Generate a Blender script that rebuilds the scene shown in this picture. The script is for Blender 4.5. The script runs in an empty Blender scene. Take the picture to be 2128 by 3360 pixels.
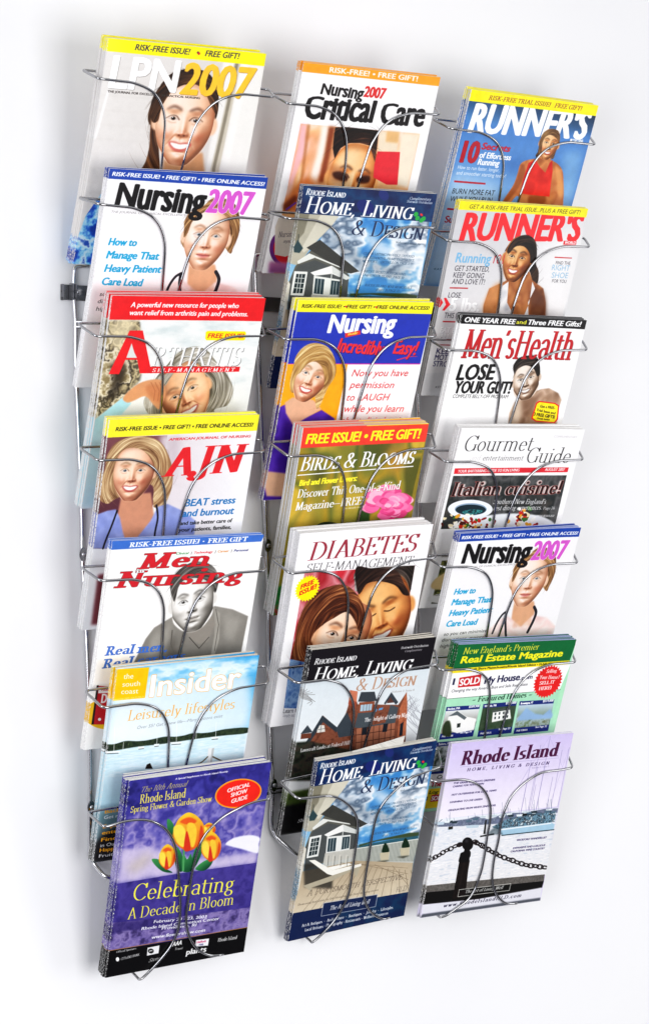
# A chrome wire magazine rack on a white wall, three columns of seven pockets, each holding a stack of magazines.
import bpy, bmesh, math, random
import numpy as np
from mathutils import Vector, Matrix, Euler

scene = bpy.context.scene
COL = scene.collection
R = math.radians

# ------------------------------------------------------------------ camera
cd = bpy.data.cameras.new('camera'); cam = bpy.data.objects.new('camera', cd); COL.objects.link(cam); scene.camera = cam
cam.location = (-1.1571, -2.3260, -0.25285)
cam.rotation_euler = (1.464615, -0.028692, -0.587868)
cd.sensor_fit = 'VERTICAL'; cd.sensor_height = 36; cd.lens = 36*6941.41/3360
cd.shift_x = -87.0/3360; cd.shift_y = 41.17/3360
cd.clip_start = 0.05; cd.clip_end = 50

# ------------------------------------------------------------------ world: a dim neutral studio
w = bpy.data.worlds.new('World'); scene.world = w; w.use_nodes = True
nt = w.node_tree; bg = nt.nodes['Background']
tc = nt.nodes.new('ShaderNodeTexCoord'); sp = nt.nodes.new('ShaderNodeSeparateXYZ'); rp = nt.nodes.new('ShaderNodeValToRGB')
nt.links.new(tc.outputs['Generated'], sp.inputs[0]); mr = nt.nodes.new('ShaderNodeMapRange'); mr.inputs[1].default_value = -.8; mr.inputs[2].default_value = .5
nt.links.new(sp.outputs['Z'], mr.inputs[0]); nt.links.new(mr.outputs[0], rp.inputs[0]); nt.links.new(rp.outputs[0], bg.inputs['Color'])
rp.color_ramp.elements[0].color = (0.12, 0.12, 0.14, 1); rp.color_ramp.elements[1].color = (1.0, 1.0, 1.0, 1)
_e = rp.color_ramp.elements.new(.55); _e.color = (0.26, 0.26, 0.30, 1)
bg.inputs['Strength'].default_value = 0.82

# ------------------------------------------------------------------ studio soft boxes
def area(name, loc, target, sx, sy, power, col):
    l = bpy.data.lights.new(name, 'AREA'); l.shape = 'RECTANGLE'; l.size = sx; l.size_y = sy; l.energy = power; l.color = col
    o = bpy.data.objects.new(name, l); COL.objects.link(o); o.location = loc
    o.rotation_euler = (Vector(target)-Vector(loc)).to_track_quat('-Z', 'Y').to_euler(); return o
area('key_softbox', (0.55, -3.3, -0.75), (0.35, 0, -0.75), 1.7, 2.0, 59, (1.0, 0.99, 0.975))
area('fill_softbox', (-2.2, -2.0, -0.6), (0.1, 0, -0.65), 1.2, 1.8, 43, (0.93, 0.95, 1.0))
area('side_softbox', (2.9, -2.4, -1.1), (0.7, 0, -0.8), 0.8, 1.4, 17, (1.0, 1.0, 1.0))
scene.view_settings.view_transform = 'Standard'; scene.view_settings.look = 'None'
scene.view_settings.exposure = 0.0; scene.view_settings.gamma = 1.0

# ------------------------------------------------------------------ helpers
def mat(name, base, rough, metal=0.0, **k):
    m = bpy.data.materials.new(name); m.use_nodes = True; b = m.node_tree.nodes['Principled BSDF']
    b.inputs['Base Color'].default_value = (*base, 1); b.inputs['Roughness'].default_value = rough; b.inputs['Metallic'].default_value = metal
    for a, v in k.items(): b.inputs[a.replace('_', ' ')].default_value = v
    return m
def node(m, t, **k):
    n = m.node_tree.nodes.new(t)
    for a, v in k.items(): setattr(n, a, v)
    return n
def link(m, a, b): m.node_tree.links.new(a, b)
def bsdf(m): return m.node_tree.nodes['Principled BSDF']
def obj(name, me, parent=None):
    o = bpy.data.objects.new(name, me); COL.objects.link(o); o.parent = parent; return o
def empty(name, loc, label, cat, group=None):
    o = bpy.data.objects.new(name, None); COL.objects.link(o); o.location = loc; o.empty_display_size = .02
    o['label'] = label; o['category'] = cat
    if group: o['group'] = group
    return o
def mesh(name, verts, faces, mats, smooth=True, fm=None, uvs=None):
    me = bpy.data.meshes.new(name); me.from_pydata([tuple(v) for v in verts], [], faces)
    for m in mats: me.materials.append(m)
    if smooth: me.polygons.foreach_set('use_smooth', [True]*len(me.polygons))
    if fm: me.polygons.foreach_set('material_index', fm)
    if uvs:
        l = me.uv_layers.new(name='UVMap'); l.data.foreach_set('uv', [c for q in uvs for c in q])
    me.update(); return me
def fillet(P, r, n=5):
    """round the corners of a polyline"""
    P = [Vector(p) for p in P]; out = [P[0]]
    for a, b, c in zip(P, P[1:], P[2:]):
        u = a-b; v = c-b; k = min(r, u.length*.45, v.length*.45); p = b+u.normalized()*k; q = b+v.normalized()*k
        for i in range(n+1):
            t = i/n; out.append(p*(1-t)**2+b*2*t*(1-t)+q*t*t)
    out.append(P[-1]); return out
def catmull(P, n=5):
    P = [Vector(p) for p in P]; out = []
    for i in range(len(P)-1):
        a, b, c, d = P[max(i-1, 0)], P[i], P[i+1], P[min(i+2, len(P)-1)]
        for k in range(n):
            t = k/n; out.append(.5*((2*b)+(c-a)*t+(2*a-5*b+4*c-d)*t*t+(3*b-a-3*c+d)*t**3))
    out.append(P[-1]); return out
def tube(name, P, r, m, parent, sides=10):
    P = [Vector(p) for p in P]; Q = [P[0]]
    for p in P[1:]:
        if (p-Q[-1]).length > 1e-4: Q.append(p)
    P = Q; V = []; F = []
    t = (P[1]-P[0]).normalized(); n = t.orthogonal().normalized()
    for i, p in enumerate(P):
        t2 = ((P[min(i+1, len(P)-1)]-P[max(i-1, 0)])).normalized()
        n = (n-t2*n.dot(t2)).normalized(); b = t2.cross(n)
        for k in range(sides):
            a = 2*math.pi*k/sides; V.append(p+(n*math.cos(a)+b*math.sin(a))*r)
    for i in range(len(P)-1):
        for k in range(sides):
            a = i*sides+k; c = i*sides+(k+1) % sides; F.append((a, c, c+sides, a+sides))
    F.append(tuple(range(sides))[::-1]); F.append(tuple(range((len(P)-1)*sides, len(P)*sides)))
    return obj(name, mesh(name, V, F, [m]), parent)
def box(name, x0, x1, y0, y1, z0, z1, m, parent, bev=.0008, skew=0.0):
    """skew: the strip drops by this much over its length"""
    bm = bmesh.new(); bmesh.ops.create_cube(bm, size=1)
    for v in bm.verts:
        v.co = Vector((x0+(v.co.x+.5)*(x1-x0), y0+(v.co.y+.5)*(y1-y0), z0+(v.co.z+.5)*(z1-z0)-(skew if v.co.x > 0 else 0)))
    bmesh.ops.bevel(bm, geom=bm.edges[:], offset=bev, segments=2, affect='EDGES'); me = bpy.data.meshes.new(name); bm.to_mesh(me); bm.free()
    me.materials.append(m); return obj(name, me, parent)

# ------------------------------------------------------------------ the wall
WALL_Y = 0.0735
mw = mat('painted_wall', (0.86, 0.86, 0.875), 0.62)
n1 = node(mw, 'ShaderNodeTexNoise'); n1.inputs['Scale'].default_value = 900; n1.inputs['Detail'].default_value = 3
n2 = node(mw, 'ShaderNodeTexNoise'); n2.inputs['Scale'].default_value = 3.5; n2.inputs['Detail'].default_value = 4
tcw = node(mw, 'ShaderNodeTexCoord'); link(mw, tcw.outputs['Object'], n1.inputs['Vector']); link(mw, tcw.outputs['Object'], n2.inputs['Vector'])
rw = node(mw, 'ShaderNodeValToRGB'); rw.color_ramp.elements[0].position = .3; rw.color_ramp.elements[1].position = .7
rw.color_ramp.elements[0].color = (.852, .854, .872, 1); rw.color_ramp.elements[1].color = (.872, .872, .884, 1)
link(mw, n2.outputs['Fac'], rw.inputs[0]); link(mw, rw.outputs[0], bsdf(mw).inputs['Base Color'])
bw = node(mw, 'ShaderNodeBump'); bw.inputs['Strength'].default_value = .12; bw.inputs['Distance'].default_value = .0004
link(mw, n1.outputs['Fac'], bw.inputs['Height']); link(mw, bw.outputs[0], bsdf(mw).inputs['Normal'])
wall = box('wall', -3.5, 4.5, WALL_Y, WALL_Y+.12, -3.0, 2.2, mw, None, bev=.004); wall['kind'] = 'structure'
wall['label'] = 'plain smooth white painted wall behind the magazine rack'

# ------------------------------------------------------------------ the rack
# per pocket: bottom left of the front cover, lean, width, height, roll, stack depth, wire corners: back left, front left, front right, where the two front wires stand
DATA = {
 (0, 0):((0.0102, 0.0437, -0.2197),18.25,0.2178,0.2792,0.25,0.0208,(-0.0048, -0.0033, 0.0105),(0.0036, -0.03, -0.001),(0.2495, -0.03, -0.0042),(0.423, 98.0, 0.539, 97.9)),
 (0, 1):((0.0167, 0.043, -0.3714),17.96,0.2196,0.2784,0.53,0.0106,(-0.0075, -0.0033, -0.1409),(0.0079, -0.03, -0.1487),(0.2457, -0.03, -0.1566),(0.436, 98.8, 0.536, 100.4)),
 (0, 2):((0.0239, 0.0379, -0.5221),16.75,0.2148,0.2769,0.74,0.0235,(-0.006, -0.0033, -0.2914),(0.0058, -0.03, -0.3061),(0.2442, -0.03, -0.3022),(0.446, 99.6, 0.541, 100.1)),
 (0, 3):((0.0278, 0.0383, -0.6757),16.51,0.2096,0.2815,1.63,0.0133,(-0.001, -0.0033, -0.4421),(0.0111, -0.03, -0.4563),(0.2471, -0.03, -0.4496),(0.457, 102.9, 0.543, 104.4)),
 (0, 4):((0.0277, 0.0275, -0.8262),13.92,0.2156,0.2803,0.04,0.0096,(0.004, -0.0033, -0.5893),(0.0175, -0.03, -0.6039),(0.2539, -0.03, -0.6022),(0.424, 110.4, 0.54, 109.8)),
 (0, 5):((0.0427, 0.0277, -0.9736),14.13,0.2025,0.2696,0.99,0.0138,(0.0118, -0.0033, -0.7441),(0.0242, -0.03, -0.762),(0.2619, -0.03, -0.7494),(0.445, 96.1, 0.556, 99.5)),
 (0, 6):((0.0631, 0.0272, -1.1269),14.01,0.2051,0.2808,1.31,0.023,(0.018, -0.0033, -0.8981),(0.0285, -0.03, -0.9126),(0.2708, -0.03, -0.9023),()),
 (1, 0):((0.2815, 0.042, -0.2224),18.08,0.2106,0.2763,-0.3,0.0143,(0.2588, -0.0033, 0.0032),(0.2691, -0.03, -0.0108),(0.5049, -0.03, -0.0076),(0.453, 99.5, 0.554, 99.4)),
 (1, 1):((0.2898, 0.0321, -0.3719),15.31,0.2081,0.2698,0.06,0.0092,(0.2576, -0.0033, -0.1449),(0.2724, -0.03, -0.1536),(0.5052, -0.03, -0.1559),(0.431, 98.0, 0.537, 97.1)),
 (1, 2):((0.2878, 0.0384, -0.5193),16.93,0.2104,0.2755,0.61,0.0151,(0.261, -0.0033, -0.294),(0.2746, -0.03, -0.3064),(0.5109, -0.03, -0.299),(0.46, 110.7, 0.558, 111.6)),
 (1, 3):((0.3066, 0.036, -0.6732),15.89,0.1974,0.2644,1.39,0.0237,(0.2706, -0.0033, -0.4393),(0.2839, -0.03, -0.4562),(0.5163, -0.03, -0.4481),(0.447, 99.0, 0.55, 100.8)),
 (1, 4):((0.3066, 0.036, -0.8237),16.05,0.2076,0.2797,1.86,0.0245,(0.2775, -0.0033, -0.5899),(0.2907, -0.03, -0.608),(0.5232, -0.03, -0.5971),(0.462, 104.7, 0.563, 105.6)),
 (1, 5):((0.3291, 0.0411, -0.9757),16.75,0.1979,0.2788,1.74,0.0121,(0.2902, -0.0033, -0.7374),(0.3049, -0.03, -0.7527),(0.532, -0.03, -0.7442),(0.477, 114.3, 0.584, 114.0)),
 (1, 6):((0.3528, 0.0504, -1.1284),18.62,0.1901,0.2866,3.78,0.0118,(0.2985, -0.0033, -0.8885),(0.3112, -0.03, -0.9074),(0.5442, -0.03, -0.8871),()),
 (2, 0):((0.5374, 0.0412, -0.2315),18.63,0.2193,0.2732,-1.28,0.0168,(0.5113, -0.0033, -0.0109),(0.5227, -0.03, -0.0244),(0.7732, -0.03, -0.0298),(0.432, 90.9, 0.557, 90.5)),
 (2, 1):((0.5334, 0.0322, -0.3813),15.93,0.2203,0.2728,0.03,0.0094,(0.5144, -0.0033, -0.1588),(0.5259, -0.03, -0.1722),(0.7708, -0.03, -0.171),(0.44, 97.3, 0.538, 97.9)),
 (2, 2):((0.5402, 0.0351, -0.5295),16.33,0.2167,0.2713,-0.93,0.0105,(0.5185, -0.0033, -0.304),(0.5299, -0.03, -0.3174),(0.774, -0.03, -0.3143),(0.445, 104.9, 0.555, 106.5)),
 (2, 3):((0.5453, 0.0374, -0.6773),17.24,0.2145,0.2683,-0.96,0.0191,(0.5225, -0.0033, -0.4543),(0.5339, -0.03, -0.4678),(0.7746, -0.03, -0.4691),(0.44, 100.1, 0.531, 98.8)),
 (2, 4):((0.5549, 0.042, -0.8236),18.29,0.2096,0.2728,0.66,0.0123,(0.5228, -0.0033, -0.5978),(0.5342, -0.03, -0.6112),(0.7721, -0.03, -0.616),(0.44, 106.9, 0.542, 108.1)),
 (2, 5):((0.5534, 0.0271, -0.9655),14.46,0.2089,0.2554,-1.78,0.0201,(0.5266, -0.0033, -0.7396),(0.538, -0.03, -0.753),(0.776, -0.03, -0.759),(0.416, 108.5, 0.535, 107.7)),
 (2, 6):((0.549, 0.0145, -1.1135),11.62,0.2151,0.2641,-1.11,0.0095,(0.5203, -0.0033, -0.8942),(0.5317, -0.03, -0.9076),(0.7786, -0.03, -0.9124),()),
}
mc = mat('chromed_wire', (0.40, 0.40, 0.415), 0.14, 1.0)
nc = node(mc, 'ShaderNodeTexNoise'); nc.inputs['Scale'].default_value = 60; nc.inputs['Detail'].default_value = 3
tcc = node(mc, 'ShaderNodeTexCoord'); link(mc, tcc.outputs['Object'], nc.inputs['Vector'])
rc = node(mc, 'ShaderNodeMapRange'); rc.inputs[3].default_value = .03; rc.inputs[4].default_value = .09
link(mc, nc.outputs['Fac'], rc.inputs[0]); link(mc, rc.outputs[0], bsdf(mc).inputs['Roughness'])
mu = mat('chromed_upright', (0.74, 0.74, 0.76), 0.12, 1.0)
mb = mat('steel_strip', (0.20, 0.205, 0.215), 0.22, 1.0)
nb = node(mb, 'ShaderNodeTexNoise'); nb.inputs['Scale'].default_value = 25; tcb = node(mb, 'ShaderNodeTexCoord'); mp = node(mb, 'ShaderNodeMapping'); mp.inputs['Scale'].default_value = (.3, 1, 30)
link(mb, tcb.outputs['Object'], mp.inputs[0]); link(mb, mp.outputs[0], nb.inputs['Vector']); rb = node(mb, 'ShaderNodeMapRange'); rb.inputs[3].default_value = .15; rb.inputs[4].default_value = .32
link(mb, nb.outputs['Fac'], rb.inputs[0]); link(mb, rb.outputs[0], bsdf(mb).inputs['Roughness'])

WR = 0.00175                                 # basket wire radius
rack = empty('magazine_rack', (0.27, WALL_Y, -0.55), 'chromed wire magazine rack of three columns with seven pockets each, hung on the white wall', 'magazine rack')
bpy.context.view_layer.update(); inv = Matrix.Translation(-rack.location)
def rk(P): return [Vector(p)-rack.location for p in P]
GL = [(0, 0), (.06, .1), (.12, .3), (.2, 1.2), (.3, 8.5), (.372, 21.5), (.428, 42), (.457, 68), (.47, 95), (.482, 125), (.485, 155), (.476, 180), (.44, 203), (.385, 219), (.33, 229)]
L6 = {0: [(0, 0), (.059, -1.7), (.119, -3.2), (.22, -1.4), (.302, 6.2), (.373, 19.4), (.433, 40.8), (.472, 69.8), (.507, 99.9), (.539, 130.2), (.554, 159.9), (.546, 179), (.511, 198.6), (.443, 218.5), (.38, 233.1), (.357, 233.9)],
      1: [(0, 0), (.11, 3.2), (.218, 6.8), (.296, 14.8), (.371, 28.2), (.431, 43.4), (.473, 61.7), (.5, 87.5), (.514, 112.7), (.534, 144.7), (.545, 176.4), (.529, 196.3), (.502, 213.5), (.462, 227.9), (.396, 242.7), (.361, 247.9)],
      2: [(0, 0), (.097, .3), (.214, 1.5), (.301, 9.2), (.376, 23.6), (.429, 44.4), (.45, 68.5), (.453, 92.2), (.462, 120.2), (.463, 144.2), (.452, 159.9), (.434, 177.4), (.39, 192.1), (.324, 202.1), (.258, 211), (.216, 212.2)]}
R6 = {0: [(1, 0), (.897, .6), (.795, 6), (.704, 15.5), (.634, 30.5), (.596, 45.9), (.578, 66.9), (.567, 93.1), (.566, 121.8), (.566, 146.9), (.586, 171.2), (.628, 192.9), (.688, 209.7), (.761, 220.4), (.843, 224.2)],
      1: [(1, 0), (.892, 2.7), (.778, 7.1), (.716, 16), (.651, 30.7), (.612, 44.9), (.597, 60.2), (.596, 80.5), (.6, 101.1), (.607, 124.1), (.618, 159.9), (.632, 181.5), (.661, 200), (.704, 215.3), (.766, 229.6), (.831, 238.3), (.873, 239)],
      2: [(1, 0), (.907, 1.6), (.785, 2.3), (.714, 7.7), (.639, 18.8), (.577, 34.1), (.546, 53.1), (.531, 74.5), (.531, 102.2), (.523, 122), (.521, 141.9), (.531, 162.2), (.557, 179.1), (.606, 194.8), (.671, 205.4), (.754, 208.6)]}
def frame_of(d):
    """axes of a magazine: right, inward, up"""
    t = R(d[1]); ro = R(d[4]); u0 = Vector((0, -math.sin(t), math.cos(t))); r0 = Vector((1, 0, 0)); yin = u0.cross(r0)*-1
    yin = Vector((0, math.cos(t), math.sin(t)))
    return r0, yin, u0, (r0*math.cos(ro)+u0*math.sin(ro)), (u0*math.cos(ro)-r0*math.sin(ro))
for (c, r), d in DATA.items():
    BL, A, B, C = Vector(d[0]), Vector(d[6]), Vector(d[7]), Vector(d[8]); r0, yin, u0, rr, uu = frame_of(d)
    D = Vector((C.x+(B.x-A.x)*.95, A.y, C.z+(A.z-B.z)))
    off = .0027
    def front(pts):
        out = []
        for s, t in pts:
            P = B.lerp(C, s); k = min(1, t/12); t = t/1000
            Q = Vector((P.x, 0, P.z-t*u0.z))      # drop along the lean of the stack
            n = -yin; P0 = BL+n*off               # the plane just in front of the stack
            y = P0.y-(n.z*(Q.z-P0.z))/n.y
            out.append(Vector((Q.x, P.y*(1-k)+y*k, Q.z)))
        return out
    if r < 6:
        v = d[9]
        kl = v[0]/.472; kr = (1-v[2])/.472
        lw = front([(s*(1+(kl-1)*min(1, t/60)), t) for s, t in GL]); rw_ = front([(1-s*(1+(kr-1)*min(1, t/60)), t) for s, t in GL])
    else: lw = front([(s-.014*min(1, max(0, t-60)/80), t) for s, t in L6[c]]); rw_ = front([(s+.008*min(1, max(0, t-60)/80), t) for s, t in R6[c]])
    def under(w_):
        """the wire turns back beneath the stack and up against the wall"""
        e = w_[-1]; k = e+yin*(d[5]+.016)+Vector((0, 0, -.001)); k.y = min(k.y, WALL_Y-.006)
        return [e, Vector((k.x, k.y, e.z+(k.y-e.y)*.22)), Vector((k.x, k.y+.001, e.z+.03))]
    path = fillet(list(reversed(under(lw)))[:-1]+[lw[-1]], .006)+catmull(list(reversed(lw)), 4)[1:-1]
    hoop = fillet([lw[1], B, A, D, C, rw_[1]], .007, 6)
    path = path[:-4]+hoop+catmull(rw_, 4)[5:]+fillet([rw_[-1]]+under(rw_)[1:], .006)[1:]
    tube('wire_basket', rk(path), WR, mc, rack)

# the uprights, joined in sections by flattened, bolted laps
YP = 0.0672; PR = 0.0030
posts = {0: [(.024, -.225), (.024, -.257), (.027, -.291), (.028, -.34), (.031, -.388), (.040, -.538), (.041, -.583), (.049, -.69), (.057, -.844), (.058, -.911), (.059, -.975)],
         1: [(.284, -.202), (.288, -.264), (.294, -.324), (.309, -.522), (.314, -.585), (.319, -.666), (.326, -.837), (.333, -.912), (.332, -.955), (.334, -.972)],
         2: [(.546, -.202), (.549, -.30), (.556, -.413), (.561, -.5), (.563, -.536), (.566, -.665), (.567, -.716), (.568, -.80), (.570, -.90), (.572, -.967)]}
feet = {0: (.071, .001, -1.001), 1: (.362, .006, -1.008), 2: (.597, .006, -1.000)}
for k, P in posts.items():
    pts = [Vector((x, YP, z)) for x, z in P]
    lead = [Vector((pts[0].x+.02, YP, pts[0].z+.004)), Vector((pts[0].x+.001, YP, pts[0].z+.003))]
    body = fillet(lead+catmull(pts, 3)[1:], .004, 3)
    e = body[-1]; f = feet[k]
    body = body[:-1]+fillet([e, Vector((e.x+.004, YP-.006, e.z-.012)), Vector((f[0], YP-.022, f[2])), Vector((f[0]+.03, YP-.024, f[2]-.001))], .008)
    up = tube('upright', rk(body), PR, mu, rack, 12)
    for z in ((-.583, -.911) if k != 2 else (-.585,)):
        x = np.interp(-z, [-q[1] for q in P], [q[0] for q in P])
        bm = bmesh.new(); bmesh.ops.create_cone(bm, cap_ends=True, segments=20, radius1=.0052, radius2=.0052, depth=.0030, matrix=Matrix.Translation(Vector((x, YP-.0032, z))-rack.location) @ Matrix.Rotation(R(90), 4, 'X') @ Matrix.Scale(1.7, 4, (0, 1, 0)))
        bmesh.ops.bevel(bm, geom=[q for q in bm.edges if q.calc_face_angle(0) > 1], offset=.0009, segments=2, affect='EDGES')
        me = bpy.data.meshes.new('lap_joint'); bm.to_mesh(me); bm.free(); me.materials.append(mc); obj('lap_joint', me, rack)
        bm = bmesh.new(); bmesh.ops.create_uvsphere(bm, u_segments=14, v_segments=8, radius=.0030, matrix=Matrix.Translation(Vector((x+.0004, YP-.0048, z))-rack.location) @ Matrix.Scale(.5, 4, (0, 1, 0)))
        me = bpy.data.meshes.new('rivet'); bm.to_mesh(me); bm.free(); me.materials.append(mat('zinc_rivet', (.75, .75, .77), .3, 1.0) if 'zinc_rivet' not in bpy.data.materials else bpy.data.materials['zinc_rivet'])
        me.polygons.foreach_set('use_smooth', [True]*len(me.polygons)); obj('rivet', me, rack)
# flat strip screwed to the wall and the pair of round bars under it
def loc_box(name, x0, x1, y0, y1, z0, z1, m, skew=0, bev=.0006):
    L = rack.location; return box(name, x0-L.x, x1-L.x, y0-L.y, y1-L.y, z0-L.z, z1-L.z, m, rack, bev, skew)
loc_box('mounting_strip', .012, .79, .0705, .0728, -.2640, -.2450, mb, skew=.0215)
loc_box('strip_end_cap', .008, .0125, .0698, .0729, -.2645, -.2445, mc)
for z, x in ((-.2905, .026), (-.911, .056)):
    for dz in (0, -.0062):
        tube('cross_bar', rk([(x, YP-.001, z+dz), (.3, YP-.001, z+dz-.004), (.565, YP-.001, z+dz-.012)]), .0023, mc, rack)
for i, (x, z) in enumerate(((.0255, -.2535), (.2895, -.262), (.5495, -.271))):
    bm = bmesh.new(); M4 = Matrix.Translation(Vector((x+.003, YP-.005, z))-rack.location) @ Matrix.Rotation(R(90), 4, 'X')
    bmesh.ops.create_cone(bm, cap_ends=True, segments=6, radius1=.0046, radius2=.0046, depth=.004, matrix=M4)
    bmesh.ops.create_uvsphere(bm, u_segments=12, v_segments=8, radius=.0033, matrix=Matrix.Translation(Vector((x+.003, YP-.0072, z))-rack.location))
    me = bpy.data.meshes.new('clamp_nut'); bm.to_mesh(me); bm.free(); me.materials.append(mc); obj('clamp_nut', me, rack)
    loc_box('clamp_plate', x-.0065, x-.0035, YP-.006, .0703, z-.0105, z+.0105, mc)
    loc_box('clamp_plate', x-.0025, x-.0005, YP-.007, .0703, z-.0095, z+.0095, mc)

# ---------------------------------------------------------------- flat print painter
PX = 3.0                                   # texels per millimetre of cover
def srgb(h):
    if isinstance(h, str): return np.array([int(h[i:i+2], 16)/255 for i in (0, 2, 4)])
    return np.array(h, float)
def cov(loops, w, h, ss=3):
    """exact-x coverage of closed loops (non-zero winding), pixel units, y down"""
    X0=[];Y0=[];X1=[];Y1=[]
    for L in loops:
        L = np.asarray(L, float); M = np.roll(L, -1, 0)
        X0.append(L[:,0]);Y0.append(L[:,1]);X1.append(M[:,0]);Y1.append(M[:,1])
    X0=np.concatenate(X0);Y0=np.concatenate(Y0)*ss;X1=np.concatenate(X1);Y1=np.concatenate(Y1)*ss
    sg = np.where(Y1 > Y0, 1.0, -1.0)
    ya=np.minimum(Y0,Y1);yb=np.maximum(Y0,Y1)
    xa=np.where(sg>0,X0,X1);xb=np.where(sg>0,X1,X0)
    r0=np.clip(np.ceil(ya-.5),0,h*ss).astype(int);r1=np.clip(np.ceil(yb-.5),0,h*ss).astype(int)
    n=np.maximum(r1-r0,0);i=np.repeat(np.arange(len(n)),n)
    if len(i)==0: return np.zeros((h,w))
    row=np.arange(len(i))-np.repeat(np.cumsum(n)-n,n)+r0[i]
    t=(row+.5-ya[i])/np.maximum(yb[i]-ya[i],1e-9)
    x=np.clip(xa[i]+(xb[i]-xa[i])*t,0,w+.999);f=np.floor(x).astype(int);fr=x-f
    W=w+3
    a=np.bincount(row*W+f,sg[i]*(1-fr),h*ss*W)+np.bincount(row*W+f+1,sg[i]*fr,h*ss*W)
    a=np.cumsum(a.reshape(h*ss,W),1)[:,:w]
    return np.clip(np.abs(a),0,1).reshape(h,ss,w).mean(1)
def blur(m, s):
    if s < .3: return m
    k=int(3*s)+1;g=np.exp(-.5*(np.arange(-k,k+1)/s)**2);g/=g.sum()
    n=len(g);
    for ax in (0,1):
        L=m.shape[ax]+n-1;N=1<<(L-1).bit_length()
        F=np.fft.rfft(m,N,axis=ax);G=np.fft.rfft(g,N)
        G=G[:,None] if ax==0 else G[None,:]
        q=np.fft.irfft(F*G,N,axis=ax);m=q[k:k+m.shape[0]] if ax==0 else q[:,k:k+m.shape[1]]
    return m
def spline(P, closed=True, n=6):
    P=np.asarray(P,float);N=len(P);out=[]
    for i in range(N if closed else N-1):
        if closed: a,b,c,d=P[i-1],P[i],P[(i+1)%N],P[(i+2)%N]
        else: a,b,c,d=P[max(i-1,0)],P[i],P[i+1],P[min(i+2,N-1)]
        t=np.linspace(0,1,n,endpoint=False)[:,None]
        out.append(.5*((2*b)+(c-a)*t+(2*a-5*b+4*c-d)*t*t+(3*b-a-3*c+d)*t**3))
    if not closed: out.append(P[-1:])
    return np.concatenate(out)
def ell(cx,cy,rx,ry,rot=0,n=28):
    t=np.linspace(0,2*math.pi,n,endpoint=False);c,s=math.cos(rot),math.sin(rot)
    x=rx*np.cos(t);y=ry*np.sin(t)
    return np.stack([cx+x*c-y*s,cy+x*s+y*c],1)
def stroke(P, w, w2=None):
    P=np.asarray(P,float);w2=w if w2 is None else w2;out=[]
    for i in range(len(P)-1):
        a,b=P[i],P[i+1];d=b-a;l=math.hypot(*d)+1e-9;nx,ny=-d[1]/l,d[0]/l
        f0=i/(len(P)-1);f1=(i+1)/(len(P)-1);ra=(w+(w2-w)*f0)/2;rb=(w+(w2-w)*f1)/2
        out.append([(a[0]+nx*ra,a[1]+ny*ra),(b[0]+nx*rb,b[1]+ny*rb),(b[0]-nx*rb,b[1]-ny*rb),(a[0]-nx*ra,a[1]-ny*ra)])
        e=ell(b[0],b[1],rb,rb,0,8);
        out.append(e[::-1])
    out.append(ell(P[0][0],P[0][1],w/2,w/2,0,8)[::-1])
    return out
def orient(L):
    L=np.asarray(L,float);x,y=L[:,0],L[:,1]
    return L if (x*np.roll(y,-1)-y*np.roll(x,-1)).sum()>0 else L[::-1]
_vn={}
def vnoise(h,w,cell,seed,ax=1.0):
    r=np.random.RandomState(seed);gh=int(h/cell)+3;gw=int(w/(cell*ax))+3;g=r.rand(gh,gw)
    y=np.arange(h)/cell;x=np.arange(w)/(cell*ax);yi=y.astype(int);xi=x.astype(int);fy=y-yi;fx=x-xi
    fy=(fy*fy*(3-2*fy))[:,None];fx=(fx*fx*(3-2*fx))[None]
    return (g[yi][:,xi]*(1-fy)+g[yi+1][:,xi]*fy)*(1-fx)+(g[yi][:,xi+1]*(1-fy)+g[yi+1][:,xi+1]*fy)*fx
def fbm(h,w,cell,seed,ax=1.0,o=4):
    s=0;a=1;t=0
    for k in range(o):
        s=s+a*vnoise(h,w,max(cell/2**k,1),seed+k,ax);t+=a;a*=.55
    return s/t
_tx={}
def text_loops(s, shear=0.0, bold=0.0, space=1.0):
    key=(s,shear,bold,space)
    if key in _tx: return _tx[key]
    c=bpy.data.curves.new('lettering','FONT');c.body=s;c.size=1;c.shear=shear;c.offset=bold;c.space_character=space;c.resolution_u=3
    c.fill_mode='BOTH'
    o=bpy.data.objects.new('lettering',c);bpy.context.scene.collection.objects.link(o)
    dg=bpy.context.evaluated_depsgraph_get();dg.update();m=o.evaluated_get(dg).to_mesh()
    n=len(m.vertices);v=np.empty(n*3);m.vertices.foreach_get('co',v);v=v.reshape(-1,3)[:,:2]
    L=[v[list(p.vertices)] for p in m.polygons]
    bpy.data.objects.remove(o);bpy.data.curves.remove(c)
    _tx[key]=L;return L
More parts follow.
